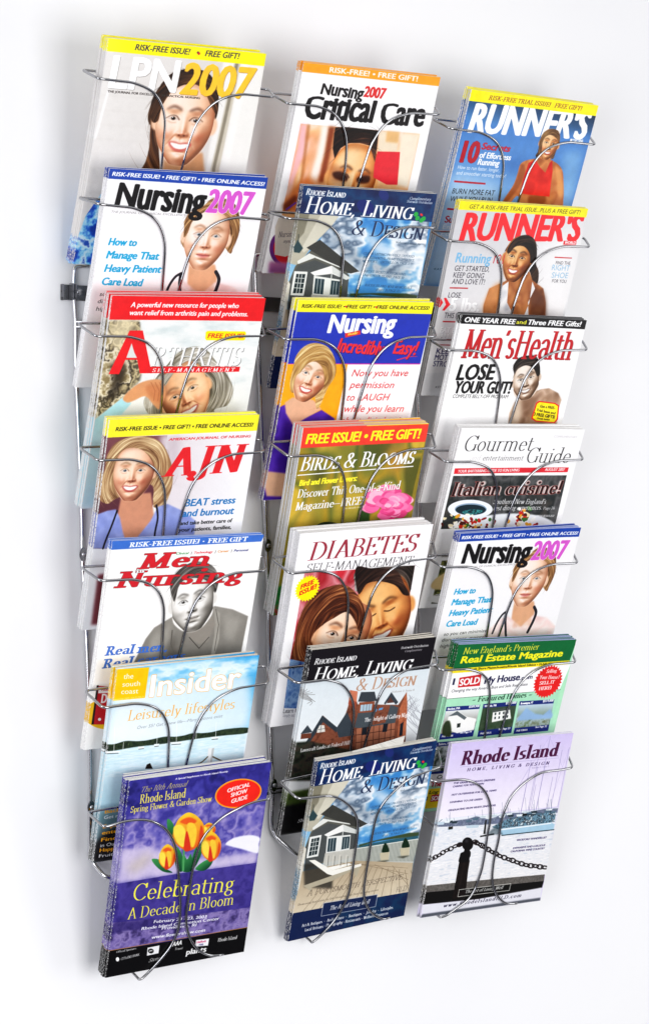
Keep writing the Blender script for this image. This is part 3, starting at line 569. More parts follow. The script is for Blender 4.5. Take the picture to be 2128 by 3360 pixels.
# ---------------------------------------------------------------- the printed covers, millimetres from the top left corner
def cover_smiling_nurse(S):
 S.grad([(1.6, 15.4), (217.7, 15.1), (184.8, 277.0), (-2.6, 282.3)],'e2deda','cfc8c2',ang=20)
 S.line([(1.4, 33.0), (71.7, 32.1)],0.98,'c9c2bc',bl=1.2,al=0.35)
 S.line([(0.5, 50.3), (71.0, 49.7)],1.01,'c9c2bc',bl=1.2,al=0.35)
 S.line([(-0.4, 67.6), (70.2, 67.3)],1.01,'c9c2bc',bl=1.2,al=0.35)
 S.line([(-1.3, 85.1), (69.5, 85.1)],1.01,'c9c2bc',bl=1.2,al=0.35)
 S.line([(-2.2, 102.6), (68.7, 102.9)],1.02,'c9c2bc',bl=1.2,al=0.35)
 S.line([(-3.1, 120.2), (67.9, 120.8)],1.01,'c9c2bc',bl=1.2,al=0.35)
 S.line([(-4.1, 137.9), (67.2, 138.7)],1.02,'c9c2bc',bl=1.2,al=0.35)
 S.line([(-5.0, 155.7), (66.4, 156.8)],1.02,'c9c2bc',bl=1.2,al=0.35)
 S.line([(-5.9, 173.6), (65.6, 175.0)],1.02,'c9c2bc',bl=1.2,al=0.35)
 S.poly([(158.9, 14.4), (217.7, 15.1), (218.4, 151.7), (226.9, 275.8), (161.7, 277.7)],'efece6',bl=1.5)
 S.poly([(174.8, 15.0), (183.9, 15.1), (179.3, 147.6), (191.7, 276.8), (182.5, 277.1), (166.9, 148.3)],'c8bfae',bl=0.8)
 S.poly([(176.6, 14.9), (181.1, 14.9), (173.7, 147.9), (190.6, 276.8), (185.9, 277.0), (169.1, 148.2)],'8c8474',bl=0.5)
 S.poly([(187.3, 15.2), (195.3, 15.3), (191.9, 147.0), (182.7, 147.5)],'f6f4ee',bl=1.5,al=0.8)
 S.poly([(8.6, 63.1), (11.1, 62.9), (7.8, 90.3), (3.9, 117.8), (0.7, 118.0), (5.1, 86.6)],'f2f0ee',bl=0.8,sm=True)
 S.poly([(-1.2, -1.0), (219.4, -0.9), (218.7, 15.4), (-1.6, 15.3)],'fff200')
 S.hair([(74.7, 97.5), (85.3, 112.7), (91.1, 132.4), (95.5, 164.3), (67.1, 165.8), (74.5, 145.3), (76.4, 125.2), (74.2, 109.5)],'50301c','8a5c38','2a160c',(148.6, 88.6),n=40,length=0.5)
 S.hair([(86.1, 39.8), (101.8, 29.8), (125.6, 26.9), (144.4, 32.3), (159.0, 52.0), (163.0, 75.6), (159.7, 87.9), (147.0, 80.7), (98.0, 56.5), (87.0, 92.8), (81.9, 101.0), (71.5, 97.8), (67.9, 86.2), (71.3, 66.3), (77.5, 52.1)],'38200f','7a5030','180a04',(119.4, 94.6),n=90,length=0.7)
 S.poly([(98.5, 131.9), (151.7, 128.8), (164.0, 169.0), (181.6, 188.8), (100.6, 192.6), (101.4, 172.2)],'c89068',bl=1.5)
 S.mott([(97.0, 172.4), (164.0, 169.0), (226.9, 275.8), (-6.9, 282.5), (6.3, 217.0), (22.7, 186.1)],['1c3f9c', '2c62c8', '86c8ee', 'd8f0fa', '2c55b0'],cell=14,seed=4,ctr=2.2)
 S.face(119.7,92.6,39.7,rot=0.03,turn=-0.12,skin='f0c0a0',dark='b07050',lip='c86058',brow='4a2a1c',iris='3c2418',light='ffe8d8',neck=False,sh=1)
 S.hair([(93.7, 33.3), (125.7, 27.8), (147.2, 35.0), (159.8, 55.9), (162.2, 79.7), (151.4, 68.4), (136.6, 49.7), (117.9, 45.2), (97.6, 54.5), (85.7, 73.1), (82.7, 93.1), (74.0, 93.6), (69.9, 70.3), (79.3, 50.0)],'38200f','7a5030','180a04',(121.3, 98.5),n=120,length=0.7)
 S.text('LPN',8.7,57.7,102.9,37.6,'ffffff',y1=56.9,bold=0.045,it=0.06,sh='8c8680',so=0.7)
 S.text('2007',105.3,57.9,208.8,37.2,'fac234',y1=56.7,bold=0.05,it=0.1,sh='8a5a20',so=0.6)
 S.text('THE JOURNAL FOR EXCELLENCE IN PRACTICAL NURSING',9.3,63.8,135.1,2.6,'3a3230',y1=62.8,bold=0.02)
 S.text('RISK-FREE ISSUE!   •   FREE GIFT!',37.4,10.9,181.0,7.0,'3c2f4c',y1=9.8,bold=0.02,it=0.2)
 S.poly([(125.9, 7.7), (125.7, 8.7), (125.0, 9.4), (123.9, 9.5), (122.9, 9.0), (122.4, 8.0), (122.5, 6.9), (123.3, 6.2), (124.4, 6.1), (125.4, 6.7)],'d03028',sm=True)
def cover_calm_nurse(S):
 S.poly([(-4.0, -1.9), (221.1, -1.5), (219.7, 14.6), (-1.0, 12.3)],'1f48a4')
 S.text('RISK-FREE ISSUE! • FREE GIFT! • FREE ONLINE ACCESS!',4.9,8.5,216.2,4.8,'ffffff',y1=11.0,bold=0.045,it=0.15)
 S.hair([(137.8, 39.1), (145.2, 30.6), (160.7, 29.0), (177.8, 35.5), (188.3, 51.6), (191.8, 72.3), (187.4, 91.1), (180.6, 97.6), (140.4, 53.3), (125.6, 94.8), (111.8, 86.9), (116.3, 74.5), (111.9, 62.4), (117.4, 50.0), (128.1, 47.6)],'7c5634','c49868','402614',(148.7, 79.7),n=110,length=0.5)
 S.poly([(128.5, 111.3), (165.5, 114.6), (171.2, 127.1), (173.3, 156.6), (132.3, 157.1), (129.3, 127.9)],'d8a07c',bl=1)
 S.mott([(111.0, 138.6), (124.1, 136.3), (152.4, 154.7), (169.8, 137.6), (198.6, 143.5), (220.6, 160.3), (237.2, 220.8), (85.0, 220.7), (86.0, 161.8)],['ecc8c4', 'f8e2de', 'f4d4d0', 'faeae8'],bl=1.2,cell=20,o=2,ctr=1.5)
 S.face(146.7,79.8,31.1,rot=0.06,turn=0.1,smile=0,skin='f2c8ac',dark='b47a5c',lip='c8605c',brow='8a5a3c',iris='7a8a94',light='fff0e6',neck=False,sh=1,jaw=0.9)
 S.poly([(136.8, 119.4), (162.1, 121.0), (173.0, 154.5), (136.5, 155.0)],'e0a884',bl=2,al=0.5)
 S.hair([(133.7, 41.3), (145.4, 31.7), (163.3, 31.0), (180.5, 37.5), (188.7, 53.7), (190.7, 78.5), (180.4, 72.6), (172.3, 54.2), (152.3, 44.7), (135.2, 49.4), (123.7, 59.9), (119.6, 74.4), (115.2, 80.7), (113.3, 64.4), (117.4, 50.0)],'7c5634','c49868','402614',(149.9, 85.9),n=130,length=0.5)
 S.line([(101.6, 161.7), (105.4, 144.9), (112.1, 132.3), (120.1, 127.0)],3.46,'2a2830',sm=True)
 S.line([(119.2, 128.0), (119.9, 140.5), (124.1, 155.1), (128.9, 169.8)],3.94,'26242c',sm=True)
 S.line([(168.4, 124.0), (174.7, 133.3), (173.7, 146.0), (168.0, 165.1)],4.83,'26242c',sm=True)
 S.text('Nursing',13.3,45.6,138.9,28.8,'141214',y1=51.3,bold=0.062,it=0.12,xh=0.82)
 S.text('2007',138.7,47.6,206.1,28.4,'d45cc8',y1=48.6,bold=0.055,it=0.12,edge='ffffff',ew=0.4)
 S.text('THE JOURNAL OF CLINICAL EXCELLENCE',11.0,53.7,113.3,2.6,'8a8688',y1=54.2,it=0.2)
 S.text('How to',13.2,94.0,52.1,8.9,'12a0d0',y1=94.2,bold=0.055,it=0.2)
 S.text('Manage That',12.9,110.6,85.6,9.2,'12a0d0',y1=110.6,bold=0.055,it=0.2)
 S.text('Heavy Patient',13.1,127.6,91.6,9.2,'12a0d0',y1=127.3,bold=0.055,it=0.2)
 S.text('Care Load',12.7,144.3,69.4,9.2,'12a0d0',y1=145.1,bold=0.055,it=0.2)
 S.text('so you can minimize',12.4,158.6,89.9,5.0,'2a2a2a',y1=158.5,it=0.1)
 S.text('disruptions, maintain',11.3,167.8,93.9,5.0,'2a2a2a',y1=168.4,it=0.1)
 S.text('high-quality care',10.7,177.5,77.7,5.1,'2a2a2a',y1=178.2,it=0.1)
def cover_silver_haired_woman(S):
 S.grad([(-0.3, 30.8), (214.1, 29.8), (222.7, 291.8), (0.5, 280.8)],'e8ecea','eceae6',ang=90)
 S.mott([(-0.3, 30.8), (42.9, 30.6), (56.8, 71.8), (54.5, 108.1), (39.6, 124.3), (17.7, 144.0), (-1.1, 159.1)],['5c5444', 'c8b890', '3c3428', 'e8dcc0', '8c7c58'],cell=16,seed=9,ctr=2.4,bl=1.5)
 S.poly([(11.3, 86.0), (27.8, 82.5), (33.7, 97.0), (26.5, 125.9), (14.2, 133.0), (16.3, 107.6)],'2c241c',bl=3,al=0.8,sm=True)
 S.poly([(9.0, 30.8), (35.4, 30.6), (31.5, 55.6), (24.4, 71.7), (5.4, 57.4)],'e6d6b0',bl=3,al=0.7,sm=True)
 S.mott([(42.9, 30.6), (214.1, 29.8), (219.4, 117.7), (62.2, 108.2)],['c8d4d4', 'e6eae8', 'f4f4f0', 'd4dcdc'],cell=16,seed=3,ax=2.5,al=0.8,bl=1)
 S.grad([(-1.1, 159.1), (36.3, 127.9), (47.3, 137.2), (36.0, 151.7), (16.3, 188.0), (0.5, 280.8), (-11.7, 205.6)],'a8dcec','d6eef4',ang=90,bl=0.6)
 S.poly([(-11.0, 196.4), (34.0, 151.7), (128.1, 153.7), (205.8, 193.6), (212.1, 291.3), (-1.5, 280.7)],'b8dcE8',bl=4)
 S.hair([(89.9, 86.6), (101.3, 72.0), (121.6, 63.9), (142.2, 68.5), (161.2, 87.1), (177.9, 102.1), (188.8, 121.0), (184.6, 141.7), (167.2, 147.0), (161.6, 162.0), (89.6, 160.3), (72.5, 150.6), (64.2, 133.9), (73.9, 108.3)],'8a8474','dcd8cc','4c4638',(129.9, 127.6),n=170,length=0.6)
 S.face(120.9,125.9,33.2,rot=-0.49,turn=-0.15,skin='e4ac80',dark='8a5438',lip='a85048',brow='6a5038',iris='3a3428',light='f4d0a8',neck=False,sh=-1)
 S.hair([(91.7, 97.5), (103.9, 75.7), (124.0, 66.6), (147.1, 74.1), (166.5, 94.6), (185.2, 115.3), (188.9, 128.5), (176.8, 143.4), (161.8, 145.0), (165.8, 126.3), (158.3, 105.6), (135.2, 86.9), (116.8, 83.1), (102.8, 94.0), (90.6, 115.9), (82.5, 126.8), (77.0, 141.5), (67.5, 143.1), (68.3, 122.9), (77.2, 104.7)],'a8a294','ece8e0','5c5648',(129.9, 127.6),n=220,length=0.6)
 S.poly([(34.7, 129.7), (47.9, 115.3), (62.2, 108.2), (81.4, 106.6), (90.6, 115.9), (92.9, 130.7), (87.3, 145.4), (78.6, 139.7), (65.3, 128.4), (50.6, 133.6), (41.4, 136.2)],'d8986c',bl=0.6,sm=True)
 S.poly([(63.3, 115.5), (82.5, 113.9), (90.4, 126.9), (86.2, 138.0), (73.3, 130.4)],'b87048',bl=2,al=0.6,sm=True)
 S.line([(70.3, 110.1), (77.8, 121.2), (77.8, 134.1)],0.94,'9c5c3c',al=0.6,bl=0.3)
 S.line([(76.1, 110.2), (83.6, 121.3), (83.7, 134.2)],0.95,'9c5c3c',al=0.6,bl=0.3)
 S.line([(81.9, 110.3), (89.5, 121.4), (89.5, 134.3)],0.94,'9c5c3c',al=0.6,bl=0.3)
 S.poly([(-2.9, -0.8), (216.8, -0.5), (214.2, 30.2), (-1.3, 29.9)],'e61e25')
 S.text('A powerful new resource for people who',27.6,14.0,178.0,6.2,'ffffff',y1=13.5,bold=0.03,it=0.2)
 S.text('want relief from arthritis pain and problems.',27.6,23.9,192.8,6.2,'ffffff',y1=24.1,bold=0.03,it=0.2)
 S.poly([(30.6, 43.5), (48.7, 43.4), (69.4, 98.4), (53.0, 98.3), (46.6, 80.8), (30.4, 80.7), (24.5, 99.1), (10.3, 98.9)],'e8242a')
 S.poly([(35.8, 59.5), (41.5, 71.8), (45.9, 78.3), (31.4, 78.2)],'d8dcd8',bl=0.2)
 S.poly([(139.0, 43.5), (192.1, 43.7), (194.5, 45.6), (194.4, 54.3), (192.2, 55.7), (139.3, 55.7), (137.3, 53.5), (136.7, 45.1)],'ffe800')
 S.text('FREE ISSUE!',140.3,52.4,192.0,5.6,'d83028',y1=52.4,bold=0.04,it=0.15)
 S.text('Rthritis',67.1,89.1,195.0,24.7,'f6f6f4',y1=89.2,font='serif',it=0.15,wt=0.12,thin=0.035,caps=0.99,sh='3c3c3c',so=0.7)
 S.poly([(63.7, 89.6), (193.7, 90.3), (193.3, 97.0), (63.1, 98.4)],'e0262c')
 S.text('S E L F - M A N A G E M E N T',69.8,96.8,187.1,4.9,'ffffff',y1=96.6,font='serif',it=0.15,wt=0.16)
def cover_blonde_nurse_portrait(S):
 S.grad([(-0.0, 22.6), (83.1, 23.5), (80.7, 88.1), (65.3, 174.0), (-12.8, 168.1)],'7a4a50','4a2430',ang=90)
 S.grad([(71.4, 23.0), (208.8, 21.8), (212.8, 185.2), (81.2, 175.2), (96.6, 89.0)],'d8ccd0','f4f4f6',ang=0,bl=4)
 S.poly([(83.1, 23.5), (102.8, 24.4), (100.5, 89.3), (88.6, 88.6)],'b8a8b0',bl=5,al=0.6)
 S.hair([(3.7, 45.4), (14.8, 29.6), (36.8, 23.3), (60.1, 25.3), (76.9, 34.2), (89.1, 51.4), (96.8, 70.4), (99.1, 92.9), (92.4, 115.1), (77.1, 117.9), (68.9, 87.5), (24.7, 103.4), (12.1, 110.0), (-0.3, 101.9), (-2.2, 79.7), (2.5, 65.4)],'a07c58','e0c498','5c3c28',(43.6, 73.1),n=200,length=0.6)
 S.poly([(30.0, 100.0), (70.5, 98.7), (78.2, 125.5), (86.8, 145.0), (65.3, 173.8), (25.9, 170.8), (28.2, 129.7)],'c88c70',bl=1)
 S.mott([(-1.3, 124.0), (13.4, 119.4), (24.7, 118.3), (32.0, 129.9), (38.5, 149.1), (49.5, 172.8), (-10.9, 168.2), (-8.0, 145.8)],['7884c0', '94a0d8', '848fc8', 'a4b0e0'],bl=0.7,cell=20,o=2,ctr=1.5)
 S.mott([(83.0, 118.3), (96.4, 115.3), (119.9, 126.3), (140.2, 141.0), (142.0, 179.8), (49.5, 172.8), (62.6, 154.6), (75.8, 136.6)],['7884c0', '94a0d8', '848fc8', 'a4b0e0'],bl=0.7,cell=20,o=2,ctr=1.5)
 S.poly([(9.3, 132.1), (24.8, 133.2), (33.7, 171.6), (20.1, 170.6)],'7480b8',bl=2,al=0.5)
 S.poly([(98.1, 126.8), (115.8, 139.3), (125.6, 178.6), (105.3, 177.0)],'7480b8',bl=3,al=0.5)
 S.face(43.2,70.1,27.9,rot=0.03,turn=-0.3,skin='e8b494',dark='9c6048',lip='b04c48',brow='8a6444',iris='4c6070',light='ffe0c8',neck=False,sh=1)
 S.hair([(5.6, 45.5), (16.9, 30.6), (36.9, 24.2), (60.3, 26.2), (77.0, 35.2), (88.2, 51.4), (95.4, 74.0), (96.2, 100.3), (84.2, 112.7), (74.5, 106.5), (78.2, 84.3), (69.1, 61.5), (55.1, 44.2), (38.8, 38.0), (24.0, 40.9), (16.3, 55.1), (15.3, 73.4), (19.8, 95.7), (13.3, 104.6), (2.3, 100.2), (0.4, 78.0), (4.2, 63.6)],'ac8862','ecd4a8','6a4830',(43.6, 73.1),n=260,length=0.6)
 S.line([(80.8, 116.2), (85.2, 133.5), (84.2, 154.3), (86.2, 175.6)],2.71,'201e28',sm=True)
 S.line([(26.9, 120.3), (21.9, 140.5), (16.6, 158.8), (14.2, 170.1)],2.67,'201e28',sm=True)
 S.rect(12,205,60,275,'6a3038',2);S.el(30,238,9,9,'d8d8dc');S.el(32,238,5,5,'6a5a6c');S.el(31,238,2.5,2.5,'d8d8dc')
 S.poly([(-2.5, -1.7), (211.0, -1.9), (209.8, 21.8), (-0.2, 23.1)],'fef034')
 S.text('RISK-FREE ISSUE • FREE GIFT! • FREE ONLINE ACCESS!',10.7,15.3,202.9,5.1,'2a2620',y1=15.9,bold=0.03,it=0.15)
 S.text('AMERICAN JOURNAL OF NURSING',85.7,30.6,202.1,3.2,'d82830',y1=30.5,bold=0.03,it=0.2)
 S.text('AJN',82.2,78.3,201.4,37.7,'e02830',y1=76.9,font='serif',it=0.16,wt=0.21,thin=0.035)
 S.text('BEAT stress',120.6,120.3,194.0,9.5,'0a70b0',y1=119.9,bold=0.035,it=0.15)
 S.text('and burnout',119.5,134.3,194.3,9.5,'0a70b0',y1=134.6,bold=0.035,it=0.15)
 S.text('and take better care of',118.4,145.6,194.1,5.1,'1a1a1a',y1=146.2,bold=0.03,it=0.1)
 S.text('your patients, families,',117.7,154.7,193.9,5.1,'1a1a1a',y1=155.5,bold=0.03,it=0.1)
def cover_man_in_scrubs(S):
 S.poly([(-1.4, -0.8), (217.3, -1.9), (213.0, 9.3), (0.8, 11.4)],'3f6fc4')
 S.text('RISK-FREE ISSUE! • FREE GIFT',24.4,9.1,193.0,6.2,'ffffff',y1=7.9,font='serif',it=0.12,wt=0.22,slab=0.1)
 S.text('Clinical',91.9,21.8,109.8,2.8,'3c8a4c',y1=21.7,bold=0.02,it=0.2)
 S.text('|',113.0,21.7,114.2,2.9,'444444',y1=21.7,bold=0.02,it=0.2)
 S.text('Technology',117.5,21.7,144.1,2.9,'d03038',y1=21.6,bold=0.02,it=0.2)
 S.text('|',147.3,21.6,148.5,2.9,'444444',y1=21.5,bold=0.02,it=0.2)
 S.text('Career',151.4,21.5,167.5,2.9,'d08040',y1=21.5,bold=0.02,it=0.2)
 S.text('|',170.6,21.4,171.8,2.9,'444444',y1=21.4,bold=0.02,it=0.2)
 S.text('Personal',174.7,21.4,195.8,2.9,'303878',y1=21.3,bold=0.02,it=0.2)
 S.grad([(75.1, 118.5), (102.7, 103.2), (123.1, 117.7), (158.1, 94.1), (186.0, 100.5), (210.9, 111.6), (209.0, 162.0), (216.3, 229.7), (41.9, 214.9), (53.9, 162.5), (65.3, 133.0)],'8f8b84','5e5a54',ang=90,bl=0.6,sm=False)
 S.poly([(72.8, 129.7), (98.1, 112.4), (98.8, 142.8), (69.4, 159.8)],'a8a49c',bl=4,al=0.6)
 S.poly([(104.5, 128.0), (118.2, 163.3), (108.9, 181.9), (96.5, 154.1)],'4c4842',bl=4,al=0.6)
 S.poly([(174.4, 105.5), (201.0, 114.8), (193.6, 145.4), (180.3, 140.6)],'b0aca4',bl=4,al=0.5)
 S.poly([(158.6, 97.0), (168.2, 105.2), (172.9, 140.1), (169.5, 163.1), (163.8, 166.6), (165.0, 135.7)],'9c9890',bl=0.5)
 S.line([(161.0, 99.0), (168.6, 120.6), (168.5, 157.2)],1.01,'5c5852')
 S.line([(101.9, 124.0), (102.9, 143.1), (108.8, 155.0)],1.59,'5c5852')
 S.poly([(119.0, 117.5), (158.4, 108.4), (164.5, 120.3), (155.8, 142.8), (144.0, 145.9), (128.3, 137.1)],'8c867e',bl=1.2)
 S.line([(128.0, 135.2), (144.9, 151.7), (156.9, 137.1)],1.21,'484440')
 S.hair([(89.5, 57.4), (99.2, 42.9), (117.6, 32.6), (138.2, 35.4), (152.1, 45.4), (158.7, 60.8), (155.4, 77.7), (143.2, 65.7), (116.9, 53.1), (102.5, 63.6), (99.0, 86.0), (93.8, 78.2)],'4c4844','8c8884','1c1a18',(131.9, 84.0),n=120,length=0.6)
 S.face(125.3,86.9,30.0,rot=-0.18,turn=-0.2,smile=0,skin='dcd8d2',dark='6c6862',lip='9c948c',brow='34302c',iris='34302c',light='fcfaf6',neck=False,bw=True,sh=1,jaw=1.08)
 S.hair([(90.1, 61.1), (97.5, 44.7), (113.8, 34.3), (136.0, 34.3), (151.9, 44.4), (158.3, 60.8), (156.2, 70.2), (149.1, 64.1), (133.5, 55.8), (113.1, 54.8), (102.5, 63.6), (99.7, 84.2), (94.8, 78.2)],'4c4844','8c8884','1c1a18',(129.9, 83.9),n=140,length=0.5)
 S.text('Men',38.7,38.6,141.9,20.4,'cc2430',y1=38.9,font='serif',it=0.2,wt=0.2,thin=0.1,slab=0.1,edge='2a1414',ew=0.25)
 S.text('Nursing',10.3,61.9,196.7,21.2,'cc2430',y1=63.1,font='serif',it=0.2,wt=0.2,thin=0.1,slab=0.1,edge='2a1414',ew=0.25)
 S.text('in',38.2,43.4,51.1,5.2,'ffffff',y1=43.3,font='serif',wt=0.24,slab=0.14,edge='301010')
 S.text('Real men,',10.8,151.8,98.5,12.2,'3f70c8',y1=151.4,font='serif',it=0.15,wt=0.18,slab=0.1,edge='2c4c8c',ew=0.15)
 S.text('Real careers',9.4,169.0,126.7,12.2,'3f70c8',y1=165.9,font='serif',it=0.15,wt=0.18,slab=0.1,edge='2c4c8c',ew=0.15)
 S.poly([(60.8, 235.8), (56.1, 247.9), (40.1, 254.1), (19.1, 252.2), (1.2, 242.8), (-6.9, 229.8), (-2.3, 217.9), (13.4, 211.6), (34.2, 213.4), (52.4, 222.6)],'e8b420',sm=True)
 S.poly([(5.6, 191.9), (23.1, 194.3), (47.0, 196.2), (50.8, 249.4), (5.7, 245.2)],'b81c28')
 S.poly([(5.6, 191.3), (8.3, 191.6), (8.9, 245.5), (5.7, 245.2)],'1c1418')
 S.poly([(9.1, 194.1), (46.9, 195.2), (46.3, 204.7), (9.1, 202.6)],'f0eeee')
 S.text('DRUG',14.6,216.4,46.2,12.3,'f4f0f0',y1=217.6,bold=0.04)
 S.poly([(18.4, 239.3), (18.1, 240.5), (17.2, 241.2), (15.8, 241.1), (14.6, 240.2), (14.0, 238.9), (14.3, 237.7), (15.2, 237.0), (16.6, 237.1), (17.8, 238.0)],'ffffff',sm=True)
 S.text('Pocket Reference',13.3,199.6,43.8,2.8,'c03040',y1=200.9,bold=0.02)
def cover_harbour_insider(S):
 S.grad([(-1.4, 1.4), (204.2, -1.0), (202.4, 107.3), (0.1, 103.9)],'3c9cd4','dceef6',ang=118)
 S.poly([(0.4, 41.1), (54.5, 21.8), (109.6, 17.4), (180.5, 14.4), (200.1, 63.3), (201.8, 103.2), (-2.3, 99.8)],'fbfbfa',bl=6,sm=True,al=0.7)
 S.mott([(45.1, 1.9), (203.1, -1.5), (201.5, 30.0), (46.5, 28.6)],['4ca8dc', '88c8ec', 'f4fafc', 'c4e2f4'],cell=14,seed=8,ax=2.5,bl=2,al=0.8)
 S.grad([(-1.9, 111.3), (200.5, 109.1), (200.6, 153.2), (201.8, 234.9), (-20.3, 213.9), (-7.8, 135.7)],'dceef4','9cc4d4',ang=90)
 S.mott([(-1.9, 111.3), (200.5, 109.1), (200.0, 163.3), (-4.5, 147.7)],['b8d8e2', 'd0e6ee', 'eef6f8'],cell=1.5,seed=2,ax=6,al=0.45,o=2)
 S.poly([(-2.9, 103.2), (9.7, 103.5), (25.0, 101.0), (45.0, 103.7), (60.8, 103.1), (80.5, 101.5), (100.9, 103.8), (120.8, 101.1), (141.6, 103.5), (166.0, 100.8), (200.6, 102.3), (200.7, 110.1), (163.1, 109.8), (122.0, 110.1), (81.8, 111.4), (42.0, 111.1), (-2.4, 112.3)],'3c4c3c',bl=0.3,sm=True)
 S.mott([(-2.8, 103.9), (25.2, 102.2), (60.9, 104.3), (121.0, 102.5), (200.8, 103.5), (200.6, 109.5), (121.9, 109.1), (41.8, 109.7), (-2.6, 110.9)],['28382c', '4c5c3c', '1c2c24', '5c6c4c'],cell=3,seed=5,al=0.8)
 S.line([(10.1, 114.7), (6.7, 79.8)],0.59,'f8fafa',al=0.9)
 S.line([(69.9, 112.0), (69.2, 100.2)],0.60,'f8fafa',al=0.9)
 S.line([(98.0, 112.3), (95.2, 84.6)],0.61,'f8fafa',al=0.9)
 S.line([(155.1, 111.9), (152.9, 89.9)],0.62,'f8fafa',al=0.9)
 S.line([(22.5, 112.3), (22.1, 102.6)],0.60,'f8fafa',al=0.9)
 S.line([(126.2, 110.6), (125.4, 98.7)],0.61,'f8fafa',al=0.9)
 S.poly([(-3.8, 111.9), (19.7, 113.9), (16.6, 117.0), (0.1, 115.4)],'eef4f4')
 S.line([(0.1, 115.6), (16.6, 116.8)],0.79,'2c3840')
 S.poly([(88.6, 110.2), (107.0, 111.5), (104.7, 114.8), (91.8, 113.7)],'eef4f4')
 S.line([(91.8, 113.9), (104.7, 114.6)],0.82,'2c3840')
 S.poly([(147.6, 109.9), (160.1, 110.5), (158.7, 113.9), (149.9, 113.3)],'eef4f4')
 S.line([(149.9, 113.5), (158.6, 113.7)],0.83,'2c3840')
 S.poly([(43.0, 111.2), (52.9, 111.6), (51.8, 114.9), (44.9, 114.5)],'eef4f4')
 S.line([(44.9, 114.7), (51.8, 114.7)],0.80,'2c3840')
 S.poly([(65.7, 110.3), (73.7, 110.5), (72.9, 113.9), (67.3, 113.6)],'eef4f4')
 S.line([(67.3, 113.8), (72.9, 113.7)],0.81,'2c3840')
 S.poly([(146.3, 125.8), (155.4, 125.8), (154.9, 147.7), (155.5, 189.9), (145.0, 188.6), (147.5, 146.8)],'e6e9e8')
 S.poly([(151.9, 126.4), (155.4, 125.8), (154.9, 147.7), (155.5, 189.9), (153.4, 189.7)],'b0b4b4',al=0.7)
 S.line([(155.1, 138.7), (170.3, 146.6), (183.2, 148.7)],1.88,'6c5c44',sm=True)
 S.line([(147.3, 137.8), (139.0, 144.8), (127.2, 148.3)],1.88,'6c5c44',sm=True)
 S.poly([(59.2, 138.0), (63.9, 136.3), (69.0, 145.1), (57.9, 143.8)],'2c2418')
 S.poly([(0.9, 177.6), (28.4, 161.6), (42.1, 242.6), (-26.0, 232.7), (-11.8, 185.7)],'24201c',bl=1,al=0.0)
 S.a=np.clip(S.a,0,1)**1.2
 S.poly([(0.5, 1.2), (45.3, 2.9), (44.5, 44.2), (-0.2, 43.5)],'fbc000',bl=0.3)
 S.text('the',10.9,15.3,24.5,6.9,'ffffff',y1=15.9)
 S.text('south',10.6,25.7,35.1,6.5,'ffffff',y1=26.7)
 S.text('coast',10.2,35.6,34.0,6.7,'ffffff',y1=36.9)
 S.text('September 2005 / Vol. 9 / No. 9',1.1,43.0,42.4,1.9,'fff4c0',y1=43.1)
 S.text('Insider',50.2,43.8,180.1,29.5,'ffffff',y1=43.2,bold=0.03,edge='ee9c20',ew=0.55)
 S.text('Leisurely lifestyles',23.3,73.5,176.5,14.5,'f0a830',y1=72.7,font='serif',it=0.08,wt=0.09,thin=0.03)
 S.text('Over 55? Get a new life—Many options exist',38.9,86.4,161.0,4.3,'90989c',y1=83.3,it=0.2)
 S.grad([(0,195),(200,195),(200,272),(0,272)],'6a8c94','1c1c1c',ang=90,bl=4);S.el(60,268,70,52,'181614',0,3)
 S.text('Back to school',8,200,78,5,'f0a020',bold=.03)
 S.text('Get ready',8,208,44,4.6,'f4f4f4')
 S.text('Expert',8,221,38,5,'f0a020',bold=.03)
 S.text('entertaining',8,230,68,5,'f0a020',bold=.03)
 S.text('Find it',8,240,43,5,'f0a020',bold=.03)
 S.text('in Our town',8,248,52,4.6,'f4f4f4')
 S.text('Happy',8,255,33,5,'f0a020',bold=.03)
 S.text('Fruit',8,263,28,4.6,'f4f4f4')
